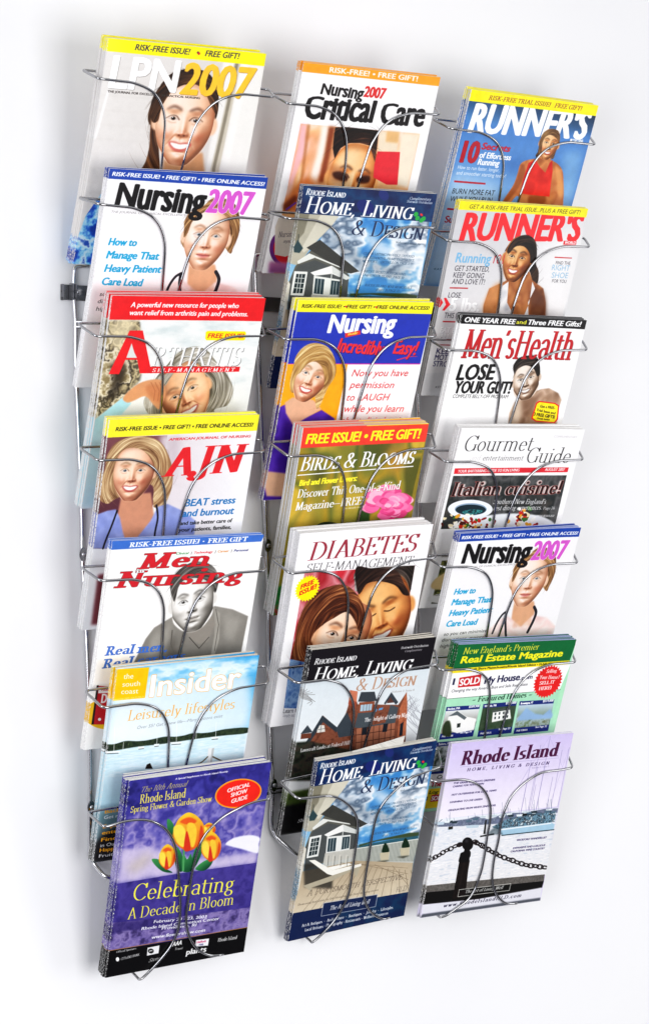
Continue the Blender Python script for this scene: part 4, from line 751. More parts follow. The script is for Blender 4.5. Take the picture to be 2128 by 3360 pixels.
def cover_tulip_show_guide(S):
 S.grad([(0.1, 0.0), (205.3, -0.0), (206.1, 148.8), (-3.7, 144.3)],'3c3494','3a3290',ang=90)
 S.mott([(0.1, 0.0), (205.3, -0.0), (205.9, 55.3), (-2.1, 48.7)],['2c2a80', '4a44ac', '3a3494', '5450b4'],cell=30,seed=12,ctr=2.2)
 S.mott([(-2.4, 45.2), (99.7, 40.6), (205.5, 53.4), (206.1, 148.8), (-3.7, 144.3)],['4a44a4', '746cc0', 'a498d0', '5c54b0', '9088cc'],cell=26,seed=21,ctr=2,bl=4)
 S.poly([(-2.9, 95.6), (36.3, 96.4), (111.9, 127.1), (203.9, 130.4), (204.8, 147.6), (114.2, 142.9), (-3.8, 143.4)],'d4c8e4',bl=3,sm=False,al=0.85)
 S.poly([(152.5, 110.6), (164.6, 103.9), (187.4, 103.4), (203.7, 109.7), (203.8, 118.6), (204.2, 132.5), (178.1, 122.4), (160.4, 115.7)],'f0eef8',bl=0.8,sm=True)
 S.poly([(8.3, 120.8), (37.3, 105.6), (49.6, 116.8), (22.2, 134.2)],'c4b8a0',bl=6,al=0.6)
 S.mott([(-3.7, 143.9), (84.9, 143.5), (206.2, 146.8), (211.7, 215.9), (-3.7, 204.7)],['483a94', '5a4ca8', '3c3088'],cell=18,seed=5)
 S.mott([(-0.2, 199.7), (83.3, 207.8), (211.3, 213.7), (205.9, 243.5), (-0.6, 240.8)],['4a3c78', '7c6cae', '9888c0', '5c4c8c'],cell=12,seed=8,ctr=2)
 S.poly([(0.0, 201.7), (29.1, 202.2), (124.3, 214.5), (109.6, 225.6), (26.7, 215.4), (-0.8, 217.0)],'3a2c7c',bl=1.5,al=0.7,sm=True)
 S.poly([(-1.5, 240.9), (97.8, 243.6), (205.9, 243.5), (205.9, 282.1), (0.2, 281.4)],'0c0a0e')
 S.line([(-1.1, 240.6), (205.9, 243.5)],0.79,'c89038')
 S.grad([(61.4, 61.5), (68.5, 66.9), (73.7, 78.5), (73.9, 94.9), (65.9, 82.8), (61.9, 71.4)],'4ca860','14603c',ang=60,sm=True,bl=0.2)
 S.grad([(77.8, 102.9), (89.0, 115.8), (94.1, 139.4), (86.3, 139.0), (79.2, 121.7)],'4ca860','14603c',ang=60,sm=True,bl=0.2)
 S.grad([(116.1, 101.3), (119.1, 115.0), (113.0, 135.0), (106.1, 141.5), (105.4, 122.2), (109.2, 107.7)],'4ca860','14603c',ang=60,sm=True,bl=0.2)
 S.grad([(45.8, 116.2), (57.2, 119.0), (64.2, 130.4), (78.8, 140.5), (65.0, 137.2), (52.5, 126.6)],'4ca860','14603c',ang=60,sm=True,bl=0.2)
 S.grad([(136.4, 131.2), (124.4, 131.1), (111.9, 140.6), (124.5, 145.7), (133.8, 140.5)],'4ca860','14603c',ang=60,sm=True,bl=0.2)
 S.grad([(91.0, 116.1), (97.9, 124.8), (102.8, 118.0), (108.1, 141.8), (92.2, 140.0)],'4ca860','14603c',ang=60,sm=True,bl=0.2)
 S.line([(91.1, 108.7), (94.2, 140.4)],2.72,'5cae6c')
 S.grad([(116.4, 79.8), (120.3, 76.5), (124.1, 76.0), (129.5, 79.2), (133.7, 84.1), (134.1, 90.0), (130.8, 94.4), (126.1, 95.7), (119.7, 92.8), (115.0, 87.3)],'ffd22c','f06a18',ang=90,sm=True,bl=0.2)
 S.poly([(118.3, 80.0), (123.5, 78.3), (128.8, 81.0), (125.1, 82.4)],'f4651c',sm=True,bl=0.8)
 S.poly([(114.8, 82.4), (119.1, 81.6), (122.6, 85.4), (122.7, 93.2), (117.3, 89.5)],'ffe04c',sm=True,bl=0.5)
 S.poly([(123.1, 82.1), (127.5, 82.3), (129.8, 87.4), (128.8, 94.1), (125.5, 91.7)],'ffcf38',sm=True,bl=0.5)
 S.poly([(123.1, 85.5), (125.2, 88.7), (127.0, 95.3), (123.0, 94.7)],'e8401c',sm=True,bl=0.4)
 S.poly([(131.7, 83.8), (133.8, 88.0), (131.7, 93.6)],'e8501c',sm=True,bl=0.6)
 S.grad([(118.4, 98.6), (123.9, 91.1), (129.6, 89.8), (138.1, 96.3), (145.0, 106.9), (146.3, 120.0), (141.8, 130.1), (134.7, 133.2), (124.8, 127.3), (117.1, 115.3)],'ffd22c','f06a18',ang=90,sm=True,bl=0.2)
 S.poly([(121.4, 99.1), (128.9, 95.0), (137.2, 100.4), (131.8, 103.8)],'f4651c',sm=True,bl=0.8)
 S.poly([(116.3, 104.6), (122.6, 102.4), (128.3, 110.7), (129.4, 128.0), (120.8, 120.2)],'ffe04c',sm=True,bl=0.5)
 S.poly([(128.7, 103.4), (135.4, 103.3), (139.4, 114.6), (138.7, 129.6), (133.4, 124.4)],'ffcf38',sm=True,bl=0.5)
 S.poly([(129.1, 110.8), (132.7, 117.8), (136.1, 132.4), (129.9, 131.4)],'e8401c',sm=True,bl=0.4)
 S.poly([(141.9, 106.4), (145.6, 115.6), (143.0, 128.1)],'e8501c',sm=True,bl=0.6)
 S.grad([(57.6, 105.6), (62.4, 99.3), (67.2, 98.3), (74.1, 103.7), (79.6, 112.6), (80.3, 123.5), (76.3, 131.9), (70.4, 134.5), (62.3, 129.5), (56.2, 119.5)],'ffd22c','f06a18',ang=90,sm=True,bl=0.2)
 S.poly([(60.1, 106.0), (66.5, 102.6), (73.2, 107.2), (68.6, 110.0)],'f4651c',sm=True,bl=0.8)
 S.poly([(55.8, 110.6), (61.1, 108.8), (65.6, 115.7), (66.1, 130.2), (59.1, 123.6)],'ffe04c',sm=True,bl=0.5)
 S.poly([(66.1, 109.6), (71.7, 109.6), (74.7, 119.0), (73.8, 131.5), (69.5, 127.1)],'ffcf38',sm=True,bl=0.5)
 S.poly([(66.2, 115.8), (69.1, 121.7), (71.6, 133.8), (66.5, 132.9)],'e8401c',sm=True,bl=0.4)
 S.poly([(77.0, 112.2), (79.9, 119.9), (77.4, 130.3)],'e8501c',sm=True,bl=0.6)
 S.grad([(75.3, 68.0), (84.3, 58.6), (93.3, 57.2), (106.1, 65.5), (116.3, 79.1), (117.6, 95.8), (109.9, 108.5), (98.5, 112.3), (83.4, 104.4), (72.3, 89.0)],'ffd22c','f06a18',ang=90,sm=True,bl=0.2)
 S.poly([(79.9, 68.7), (91.9, 63.6), (104.5, 70.7), (95.8, 74.9)],'f4651c',sm=True,bl=0.8)
 S.poly([(71.7, 75.5), (81.6, 72.9), (90.0, 83.5), (90.6, 105.5), (77.6, 95.3)],'ffe04c',sm=True,bl=0.5)
 S.poly([(91.0, 74.2), (101.5, 74.3), (107.1, 88.7), (105.0, 107.7), (97.0, 101.0)],'ffcf38',sm=True,bl=0.5)
 S.poly([(91.1, 83.7), (96.3, 92.6), (100.8, 111.2), (91.1, 109.7)],'e8401c',sm=True,bl=0.4)
 S.poly([(111.5, 78.4), (116.8, 90.2), (111.9, 106.0)],'e8501c',sm=True,bl=0.6)
 S.a=np.clip(S.a,0,1)**1.22;S.a=S.a*.84+S.a.mean(2,keepdims=True)*.16
 S.text('A Special Supplement to Rhode Island Monthly',65.6,7.5,141.6,2.4,'e4e0f0',y1=6.7,bold=0.02,it=0.15)
 S.text('The 10th Annual',19.1,18.7,85.4,7.8,'f0dc5c',y1=18.8,font='serif',it=0.4,wt=0.07,thin=0.02)
 S.text('Rhode Island',18.1,34.2,83.8,12.7,'f6e45c',y1=34.3,font='serif',wt=0.13)
 S.text('Spring Flower & Garden Show',7.0,45.1,123.0,8.7,'f6e45c',y1=45.6,font='serif',wt=0.13)
 S.poly([(194.9, 36.3), (193.6, 49.5), (179.6, 58.7), (158.5, 60.4), (138.8, 54.1), (127.8, 42.4), (129.3, 29.7), (142.7, 20.7), (163.2, 18.7), (183.2, 24.6)],'f29a20',sm=True)
 S.poly([(193.0, 36.5), (191.5, 48.5), (178.2, 56.9), (158.4, 58.5), (139.9, 52.9), (129.7, 42.2), (131.3, 30.7), (144.0, 22.4), (163.3, 20.5), (182.0, 25.8)],'e8281c',sm=True)
 S.text('OFFICIAL',144.4,36.2,177.2,5.6,'ffffff',y1=31.2,bold=0.02)
 S.text('SHOW',150.6,43.5,174.1,5.8,'ffffff',y1=40.0,bold=0.02)
 S.text('GUIDE',152.5,52.5,175.7,5.8,'ffffff',y1=49.1,bold=0.02)
 S.text('Celebrating',25.8,172.9,174.8,24.4,'f8f04c',y1=183.7,font='serif',it=0.05,wt=0.09,thin=0.03)
 S.text('A Decade in Bloom',21.0,198.9,177.1,16.5,'f8f04c',y1=204.3,font='serif',it=0.02,wt=0.09,thin=0.03)
 S.text('February 20 - 23, 2003',60.8,211.4,139.6,4.2,'eceaf6',y1=217.7,bold=0.02,it=0.1)
 S.text('Rhode Island Convention Center',44.0,218.6,159.4,4.3,'eceaf6',y1=224.0,bold=0.02,it=0.1)
 S.text('Providence, RI',73.9,223.5,125.8,4.2,'eceaf6',y1=227.5,bold=0.02,it=0.1)
 S.text('www.flowershow.com',60.8,234.7,140.1,4.8,'eceaf6',y1=238.2,bold=0.02,it=0.1)
 S.text('Official Sponsors:',11.8,246.1,40.4,2.9,'f0f0f0',y1=245.8,font='serif',wt=0.15)
 S.text('CITIZENS BANK',19.6,258.2,46.1,3.6,'f4f4f4',y1=256.5,font='serif',wt=0.14)
 S.poly([(17.0, 256.5), (16.7, 258.2), (15.6, 259.0), (14.0, 258.7), (12.7, 257.2), (12.1, 255.3), (12.4, 253.6), (13.5, 252.8), (15.0, 253.1), (16.4, 254.6)],'ffffff',sm=True)
 S.poly([(56.7, 247.0), (73.9, 246.7), (74.1, 258.3), (57.2, 258.8)],'e8e8ea')
 S.poly([(66.7, 253.9), (66.1, 255.9), (64.0, 256.8), (61.3, 256.1), (58.9, 254.2), (57.8, 251.7), (58.4, 249.7), (60.5, 248.9), (63.2, 249.5), (65.6, 251.4)],'222222',sm=True)
 S.text('abc',59.7,253.2,64.8,1.9,'ffffff',y1=253.2,bold=0.02)
 S.text('Stengel',61.2,269.7,84.3,5.2,'e8e8e8',y1=267.5,font='serif',it=0.4,wt=0.1)
 S.text('AAA',93.2,251.9,107.0,6.5,'f4f4f4',y1=251.5,bold=0.03,it=0.2)
 S.text('Travel',98.1,258.7,109.6,3.5,'f4f4f4',y1=258.9,it=0.2)
 S.text('plants',115.8,268.8,146.0,8.0,'f4f4f4',y1=269.2,bold=0.04,it=0.05)
 S.poly([(128.2, 248.9), (147.8, 250.0), (147.6, 260.6), (128.5, 258.7)],'ececf0')
 S.text('LiteRock',129.9,253.9,143.8,3.1,'c03060',y1=254.6,bold=0.02)
 S.text('105',133.9,258.2,140.2,2.7,'303070',y1=258.9,bold=0.03)
 S.text('Rhode Island',161.7,257.8,190.9,5.5,'f4f4f4',y1=258.5,font='serif',it=0.1,wt=0.14)
def cover_critical_care_face(S):
 S.poly([(-2.5, -0.5), (212.3, 0.0), (211.1, 11.6), (-0.7, 11.7)],'fba024')
 S.text('RISK-FREE! • FREE GIFT!',39.7,8.8,175.8,6.5,'fff6ec',y1=8.4,bold=0.045)
 S.text('Nursing',32.3,36.8,98.2,13.2,'181414',y1=39.0,bold=0.06,it=0.1,xh=0.82)
 S.text('2007',97.3,34.9,131.8,13.3,'d83434',y1=35.2,bold=0.06,it=0.1)
 S.text('Critical',14.0,69.2,121.4,27.6,'141012',y1=66.9,bold=0.062,it=0.08,xh=0.84)
 S.text('Care',129.4,67.7,199.6,26.4,'141012',y1=66.0,bold=0.062,it=0.08,xh=0.84)
 S.grad([(12.4, 76.9), (196.9, 76.2), (197.5, 149.9), (209.2, 278.1), (18.4, 284.4), (11.0, 190.4)],'f2c0a0','f0a060',ang=90)
 S.mott([(12.4, 76.9), (196.9, 76.2), (197.5, 149.9), (209.2, 278.1), (18.4, 284.4), (11.0, 190.4)],['f8c8c0', 'e89460', 'f4b878', 'fbe8d0'],cell=30,seed=31,al=0.6,ax=0.5,o=2)
 S.poly([(12.4, 76.9), (22.7, 77.0), (25.9, 118.1), (15.4, 160.4), (11.6, 151.9), (13.9, 108.5)],'f6b8c4',bl=2,al=0.8)
 S.poly([(21.7, 77.1), (26.7, 77.1), (31.3, 142.0), (29.2, 159.6), (25.5, 125.0)],'b06a3c',bl=1.2,al=0.7)
 S.poly([(44.6, 77.1), (58.6, 77.0), (57.5, 116.0), (51.8, 153.0), (41.9, 153.6), (44.8, 113.3)],'fff0e4',bl=2.5)
 S.poly([(54.6, 77.1), (64.7, 77.0), (65.1, 113.7), (65.4, 150.5), (55.4, 151.1), (56.3, 110.8)],'8a4020',bl=2)
 S.poly([(11.3, 186.9), (21.3, 160.1), (36.0, 145.2), (53.4, 151.2), (41.4, 169.4), (38.1, 190.8)],'d86c30',bl=3,al=0.8,sm=True)
 S.poly([(9.5, 183.5), (25.2, 168.6), (30.7, 175.3), (15.1, 195.5)],'5c2418',bl=2,al=0.8)
 S.line([(16.7, 189.2), (27.7, 179.9)],2.66,'6c3c98')
 S.poly([(132.0, 76.8), (165.2, 76.1), (167.8, 103.4), (136.7, 104.6)],'f0dcc0',bl=1.5)
 S.poly([(144.4, 76.4), (165.3, 76.3), (166.4, 91.1), (145.8, 90.7)],'e0a868',bl=1.5,al=0.8)
 S.poly([(165.3, 76.3), (196.9, 76.2), (197.5, 149.9), (178.5, 146.5)],'f4e4cc',bl=2)
 S.face(105.9,144.5,36.9,rot=0.1,turn=0.15,skin='f4a868',dark='a0501c',lip='a84838',brow='2c140c',iris='1c100c',light='ffd8a8',neck=False,smile=0,sh=1)
 S.poly([(68.2, 127.5), (87.1, 129.8), (99.2, 137.9), (97.6, 148.6), (77.0, 148.0)],'8a4420',bl=3,al=0.5,sm=True)
 S.poly([(113.4, 137.0), (133.9, 135.8), (134.4, 146.4), (118.0, 147.4)],'8a4420',bl=3,al=0.5,sm=True)
 S.poly([(74.4, 136.8), (86.1, 134.3), (98.6, 139.7), (97.2, 146.8), (80.3, 144.3)],'301410',bl=1.2,al=0.85,sm=True)
 S.poly([(114.3, 140.5), (125.9, 137.1), (133.5, 138.4), (132.3, 146.5), (115.9, 147.5)],'301410',bl=1.2,al=0.85,sm=True)
 S.hair([(64.7, 77.4), (84.6, 75.9), (132.0, 76.8), (134.6, 100.3), (135.8, 117.9), (122.6, 97.6), (107.6, 95.2), (89.5, 96.4), (79.0, 104.1), (73.2, 118.4), (67.1, 104.9), (65.1, 87.7)],'2c1810','6a4230','100806',(109.4, 146.1),n=130,length=0.5,sm=False)
 S.poly([(136.6, 104.1), (171.8, 102.4), (179.0, 146.5), (161.8, 147.3), (138.8, 139.0), (136.0, 123.2)],'e0303c',bl=0.3)
 S.poly([(197.3, 76.1), (214.3, 11.7), (212.3, 0.0), (247.8, 258.0), (209.2, 278.1), (197.5, 149.9)],'f8f6f4')
 S.poly([(51.1, 240.0), (49.7, 254.9), (39.7, 264.4), (24.8, 265.0), (10.9, 256.4), (3.2, 242.0), (4.7, 227.4), (14.6, 217.9), (29.3, 217.2), (43.3, 225.6)],'6a2c78',sm=True)
 S.poly([(51.1, 240.0), (50.0, 253.3), (41.2, 261.8), (28.2, 262.3), (16.0, 254.6), (9.2, 241.8), (10.4, 228.7), (19.0, 220.2), (31.9, 219.6), (44.2, 227.2)],'d02830',sm=True)
 S.poly([(7.4, 201.1), (30.5, 201.8), (40.6, 247.6), (29.6, 252.6), (13.1, 250.5), (5.1, 213.6)],'d8ccbc',sm=False)
 S.text('Nursing',13.2,227.0,35.5,7.7,'2c2838',y1=224.6,font='serif',wt=0.09)
 S.text('myself',21.9,234.1,37.3,4.7,'2c2838',y1=232.7,font='serif',it=0.25,wt=0.09)
 S.grad([(7.0, 259.7), (82.7, 262.3), (83.1, 282.3), (10.4, 284.7)],'c878a8','6c3878',ang=90,bl=2)
def cover_laughing_blonde_nurse(S):
 S.poly([(1.3, 15.4), (210.5, 15.6), (208.4, 86.2), (-0.9, 85.6)],'2a3cb0')
 S.poly([(-1.0, 85.2), (208.2, 85.2), (208.3, 86.7), (-1.1, 86.7)],'c83c98')
 S.poly([(-3.2, -0.7), (212.0, -1.1), (210.6, 16.1), (1.0, 15.9)],'fff42c')
 S.text('RISK-FREE ISSUE! • FREE GIFT! • FREE ONLINE ACCESS!',7.1,10.4,205.0,4.8,'4a3c14',y1=10.3,bold=0.03,it=0.15)
 S.poly([(75.6, 8.0), (75.5, 8.8), (74.9, 9.3), (74.0, 9.4), (73.2, 8.8), (72.8, 8.0), (72.9, 7.2), (73.5, 6.7), (74.4, 6.6), (75.2, 7.2)],'e04828',sm=True)
 S.poly([(122.5, 8.0), (122.4, 8.9), (121.8, 9.4), (120.9, 9.4), (120.1, 8.9), (119.7, 8.1), (119.7, 7.2), (120.4, 6.7), (121.2, 6.7), (122.1, 7.2)],'e04828',sm=True)
 S.poly([(-1.2, 86.0), (93.3, 86.1), (91.8, 161.9), (91.1, 255.8), (0.3, 252.2), (-0.8, 145.4)],'fba81c')
 S.mott([(0.4, 144.5), (7.7, 141.0), (39.3, 160.8), (65.6, 149.4), (88.6, 161.8), (91.8, 218.0), (88.1, 282.4), (0.5, 278.5), (-1.2, 233.6), (-4.8, 192.8)],['34187c', '5830b0', '46229a', '2c146c'],bl=0.6,cell=20,o=2,ctr=1.5)
 S.poly([(4.5, 147.3), (27.3, 171.6), (29.8, 216.0), (16.0, 197.1)],'3a1c84',bl=3,al=0.6)
 S.poly([(6.8, 138.3), (17.4, 131.2), (50.5, 135.3), (65.4, 148.4), (39.7, 162.6), (27.3, 171.6), (11.6, 152.9)],'e4b090',bl=0.8)
 S.poly([(-3.2, 233.5), (34.1, 238.6), (82.7, 255.5), (82.3, 274.5), (5.5, 269.3), (-1.7, 252.1)],'e4b090',bl=1,sm=False)
 S.hair([(12.2, 73.5), (23.7, 61.0), (39.1, 57.4), (58.6, 64.6), (72.1, 80.9), (76.9, 99.1), (70.6, 113.7), (65.8, 130.1), (62.2, 142.9), (56.8, 146.4), (48.3, 124.3), (25.0, 87.9), (21.3, 120.4), (14.0, 123.9), (9.2, 109.4), (10.4, 89.6)],'b88c54','ecd094','7c5830',(44.0, 102.5),n=160,length=0.6)
 S.face(40.4,102.8,25.8,rot=0.3,turn=-0.05,skin='eab898',dark='a86848',lip='c04840',brow='8c6440',iris='3c4c5c',light='ffe8d4',neck=False,sh=1)
 S.hair([(11.6, 75.3), (21.9, 61.9), (39.1, 57.4), (58.5, 63.7), (72.5, 80.9), (76.6, 102.8), (69.3, 117.3), (63.4, 133.7), (61.7, 109.9), (55.0, 91.7), (42.1, 82.6), (30.7, 86.1), (22.8, 96.9), (16.2, 104.0), (15.6, 123.9), (9.9, 113.0), (10.4, 89.6)],'c09458','f0d8a0','805c34',(44.4, 104.3),n=220,length=0.6)
 S.text('Nursing',51.9,43.1,157.8,23.5,'ffffff',y1=43.7,bold=0.06,it=0.1,xh=0.8)
 S.poly([(80.0, 44.1), (102.9, 39.7), (104.4, 45.1), (81.6, 49.9)],'e03830')
 S.text('made',84.7,47.0,99.8,4.2,'fff060',y1=44.8,font='serif',wt=0.2)
 S.text('Incredibly',71.3,69.2,147.2,18.5,'e83440',y1=73.9,bold=0.04,it=0.3,sh='200c40',so=0.8)
 S.text('Easy!',160.3,71.2,200.6,18.9,'e83440',y1=73.7,bold=0.04,it=0.3,sh='200c40',so=0.8)
 S.line([(169.7, 80.4), (187.9, 75.9), (201.0, 75.5)],1.62,'e83440',w2=0.4,sm=True)
 S.text('Now you have',102.3,103.0,191.8,9.5,'d83c40',y1=103.0,it=0.25,sh='f0b0a8',so=0.4)
 S.text('permission',102.2,119.2,173.1,9.5,'d83c40',y1=120.0,it=0.25,sh='f0b0a8',so=0.4)
 S.text('to LAUGH',101.7,136.9,169.9,9.4,'d83c40',y1=137.2,it=0.25,sh='f0b0a8',so=0.4)
 S.text('while you learn',101.3,152.8,196.7,9.5,'d83c40',y1=153.8,it=0.25,sh='f0b0a8',so=0.4)
 S.text('about clinical topics',100.6,169.5,204.8,9.5,'d83c40',y1=170.7,it=0.25,sh='f0b0a8',so=0.4)
def cover_pink_rose_garden(S):
 S.mott([(0.6, 27.2), (196.3, 25.8), (191.6, 87.1), (190.6, 142.8), (191.4, 242.6), (-14.0, 225.9), (-14.1, 150.6), (2.0, 77.5)],['5c5c24', '8c8434', 'a88c2c', '6c7030', 'c8a83c'],cell=38,seed=14,ctr=1.8,o=1)
 S.poly([(8.3, 114.7), (35.1, 105.1), (41.5, 154.2), (13.8, 159.9)],'d8b048',bl=7,al=0.6,sm=True)
 S.poly([(55.1, 21.2), (124.7, 27.6), (114.8, 64.5), (58.0, 48.9)],'4c5c28',bl=9,al=0.6,sm=True)
 S.poly([(137.4, 28.1), (168.5, 35.0), (166.1, 66.9), (148.2, 62.3)],'c07c3c',bl=7,al=0.5,sm=True)
 S.poly([(109.0, 113.1), (125.4, 121.6), (128.3, 160.0), (111.1, 158.8)],'2c4c20',bl=1,sm=True)
 S.poly([(112.0, 98.1), (118.0, 90.5), (129.8, 90.5), (141.7, 98.4), (137.0, 104.8), (128.3, 106.3), (117.4, 103.0)],'f06aa0',bl=0.4,sm=True)
 S.line([(117.4, 103.0), (128.3, 106.3), (137.0, 104.8)],0.81,'c83c74',bl=0.3,al=0.6,sm=True)
 S.poly([(132.3, 93.0), (138.2, 85.5), (150.0, 85.4), (161.9, 93.3), (157.1, 99.6), (148.5, 101.1), (137.6, 97.9)],'f894bc',bl=0.4,sm=True)
 S.line([(137.6, 97.9), (148.5, 101.1), (157.1, 99.6)],0.82,'c83c74',bl=0.3,al=0.6,sm=True)
 S.poly([(143.0, 94.8), (148.9, 87.3), (160.6, 87.2), (172.4, 95.0), (167.7, 101.3), (159.2, 102.8), (148.3, 99.6)],'e4508c',bl=0.4,sm=True)
 S.line([(148.3, 99.6), (159.2, 102.8), (167.7, 101.3)],0.82,'c83c74',bl=0.3,al=0.6,sm=True)
 S.poly([(165.7, 108.9), (171.5, 101.4), (183.2, 101.4), (195.0, 109.2), (190.4, 115.4), (181.8, 116.9), (171.0, 113.7)],'fbb4cc',bl=0.4,sm=True)
 S.line([(171.0, 113.7), (181.8, 116.9), (190.4, 115.4)],0.83,'c83c74',bl=0.3,al=0.6,sm=True)
 S.poly([(132.8, 94.2), (138.5, 86.9), (149.9, 86.9), (161.3, 94.4), (156.8, 100.6), (148.5, 102.0), (137.9, 98.9)],'f47cac',bl=0.4,sm=True)
 S.line([(137.9, 98.9), (148.5, 102.0), (156.8, 100.6)],0.82,'c83c74',bl=0.3,al=0.6,sm=True)
 S.poly([(163.0, 106.7), (168.7, 99.4), (180.1, 99.4), (191.6, 107.0), (187.1, 113.1), (178.7, 114.5), (168.2, 111.4)],'d8447c',bl=0.4,sm=True)
 S.line([(168.2, 111.4), (178.7, 114.5), (187.1, 113.1)],0.83,'c83c74',bl=0.3,al=0.6,sm=True)
 S.poly([(168.1, 120.0), (173.8, 112.8), (185.1, 112.8), (196.5, 120.4), (192.0, 126.4), (183.8, 127.8), (173.3, 124.7)],'f06aa0',bl=0.4,sm=True)
 S.line([(173.3, 124.7), (183.8, 127.8), (192.0, 126.4)],0.83,'c83c74',bl=0.3,al=0.6,sm=True)
 S.poly([(112.4, 117.4), (117.9, 110.4), (128.8, 110.4), (139.8, 117.7), (135.4, 123.6), (127.4, 125.0), (117.3, 121.9)],'f894bc',bl=0.4,sm=True)
 S.line([(117.3, 121.9), (127.4, 125.0), (135.4, 123.6)],0.83,'c83c74',bl=0.3,al=0.6,sm=True)
 S.poly([(164.0, 109.6), (169.5, 102.6), (180.5, 102.6), (191.6, 109.9), (187.2, 115.8), (179.2, 117.1), (169.0, 114.1)],'e4508c',bl=0.4,sm=True)
 S.line([(169.0, 114.1), (179.2, 117.1), (187.2, 115.8)],0.84,'c83c74',bl=0.3,al=0.6,sm=True)
 S.poly([(120.6, 99.0), (126.0, 92.2), (136.6, 92.1), (147.3, 99.3), (143.1, 105.0), (135.3, 106.4), (125.4, 103.5)],'fbb4cc',bl=0.4,sm=True)
 S.line([(125.4, 103.5), (135.3, 106.4), (143.1, 105.0)],0.82,'c83c74',bl=0.3,al=0.6,sm=True)
 S.poly([(159.1, 105.4), (164.5, 98.6), (175.2, 98.5), (186.0, 105.6), (181.7, 111.4), (173.9, 112.7), (164.0, 109.8)],'f47cac',bl=0.4,sm=True)
 S.line([(164.0, 109.8), (173.9, 112.7), (181.7, 111.4)],0.82,'c83c74',bl=0.3,al=0.6,sm=True)
 S.poly([(161.7, 127.6), (167.0, 120.9), (177.6, 120.9), (188.3, 128.0), (184.1, 133.7), (176.4, 135.0), (166.5, 132.0)],'d8447c',bl=0.4,sm=True)
 S.line([(166.5, 132.0), (176.4, 135.0), (184.1, 133.7)],0.84,'c83c74',bl=0.3,al=0.6,sm=True)
 S.poly([(115.8, 116.8), (121.0, 110.2), (131.2, 110.2), (141.6, 117.1), (137.4, 122.6), (130.0, 123.9), (120.4, 121.1)],'f06aa0',bl=0.4,sm=True)
 S.line([(120.4, 121.1), (130.0, 123.9), (137.4, 122.6)],0.82,'c83c74',bl=0.3,al=0.6,sm=True)
 S.poly([(143.9, 131.9), (149.0, 125.3), (159.3, 125.4), (169.6, 132.3), (165.5, 137.8), (158.0, 139.0), (148.5, 136.2)],'f894bc',bl=0.4,sm=True)
 S.line([(148.5, 136.2), (158.0, 139.0), (165.5, 137.8)],0.82,'c83c74',bl=0.3,al=0.6,sm=True)
 S.poly([(116.3, 109.1), (121.3, 102.7), (131.3, 102.7), (141.3, 109.4), (137.3, 114.7), (130.1, 116.0), (120.8, 113.2)],'e4508c',bl=0.4,sm=True)
 S.line([(120.8, 113.2), (130.1, 116.0), (137.3, 114.7)],0.83,'c83c74',bl=0.3,al=0.6,sm=True)
 S.poly([(118.2, 106.5), (123.1, 100.2), (132.9, 100.2), (142.8, 106.8), (138.9, 112.1), (131.7, 113.3), (122.6, 110.6)],'fbb4cc',bl=0.4,sm=True)
 S.line([(122.6, 110.6), (131.7, 113.3), (138.9, 112.1)],0.82,'c83c74',bl=0.3,al=0.6,sm=True)
 S.poly([(163.9, 117.5), (168.8, 111.2), (178.7, 111.2), (188.7, 117.8), (184.7, 123.1), (177.5, 124.3), (168.3, 121.6)],'f47cac',bl=0.4,sm=True)
 S.line([(168.3, 121.6), (177.5, 124.3), (184.7, 123.1)],0.83,'c83c74',bl=0.3,al=0.6,sm=True)
 S.poly([(148.3, 130.2), (153.2, 124.0), (162.9, 124.0), (172.6, 130.5), (168.8, 135.7), (161.7, 136.9), (152.7, 134.2)],'d8447c',bl=0.4,sm=True)
 S.line([(152.7, 134.2), (161.7, 136.9), (168.8, 135.7)],0.84,'c83c74',bl=0.3,al=0.6,sm=True)
 S.poly([(139.8, 129.3), (144.6, 123.2), (154.1, 123.2), (163.7, 129.7), (159.9, 134.8), (152.9, 135.9), (144.1, 133.3)],'f06aa0',bl=0.4,sm=True)
 S.line([(144.1, 133.3), (152.9, 135.9), (159.9, 134.8)],0.83,'c83c74',bl=0.3,al=0.6,sm=True)
 S.poly([(158.1, 108.6), (162.8, 102.6), (172.2, 102.6), (181.7, 108.9), (177.9, 113.9), (171.1, 115.1), (162.3, 112.5)],'f894bc',bl=0.4,sm=True)
 S.line([(162.3, 112.5), (171.1, 115.1), (177.9, 113.9)],0.84,'c83c74',bl=0.3,al=0.6,sm=True)
 S.poly([(140.7, 101.1), (145.3, 95.2), (154.5, 95.2), (163.8, 101.3), (160.1, 106.3), (153.4, 107.4), (144.9, 104.9)],'e4508c',bl=0.4,sm=True)
 S.line([(144.9, 104.9), (153.4, 107.4), (160.1, 106.3)],0.82,'c83c74',bl=0.3,al=0.6,sm=True)
 S.poly([(154.4, 127.0), (159.0, 121.2), (168.1, 121.2), (177.3, 127.4), (173.7, 132.2), (167.1, 133.4), (158.6, 130.8)],'fbb4cc',bl=0.4,sm=True)
 S.line([(158.6, 130.8), (167.1, 133.4), (173.7, 132.2)],0.83,'c83c74',bl=0.3,al=0.6,sm=True)
 S.poly([(144.9, 102.7), (149.4, 97.0), (158.3, 97.0), (167.3, 102.9), (163.7, 107.7), (157.2, 108.8), (149.0, 106.4)],'f47cac',bl=0.4,sm=True)
 S.line([(149.0, 106.4), (157.2, 108.8), (163.7, 107.7)],0.82,'c83c74',bl=0.3,al=0.6,sm=True)
 S.poly([(155.8, 125.4), (160.2, 119.8), (169.0, 119.8), (177.9, 125.7), (174.4, 130.4), (168.0, 131.5), (159.8, 129.1)],'d8447c',bl=0.4,sm=True)
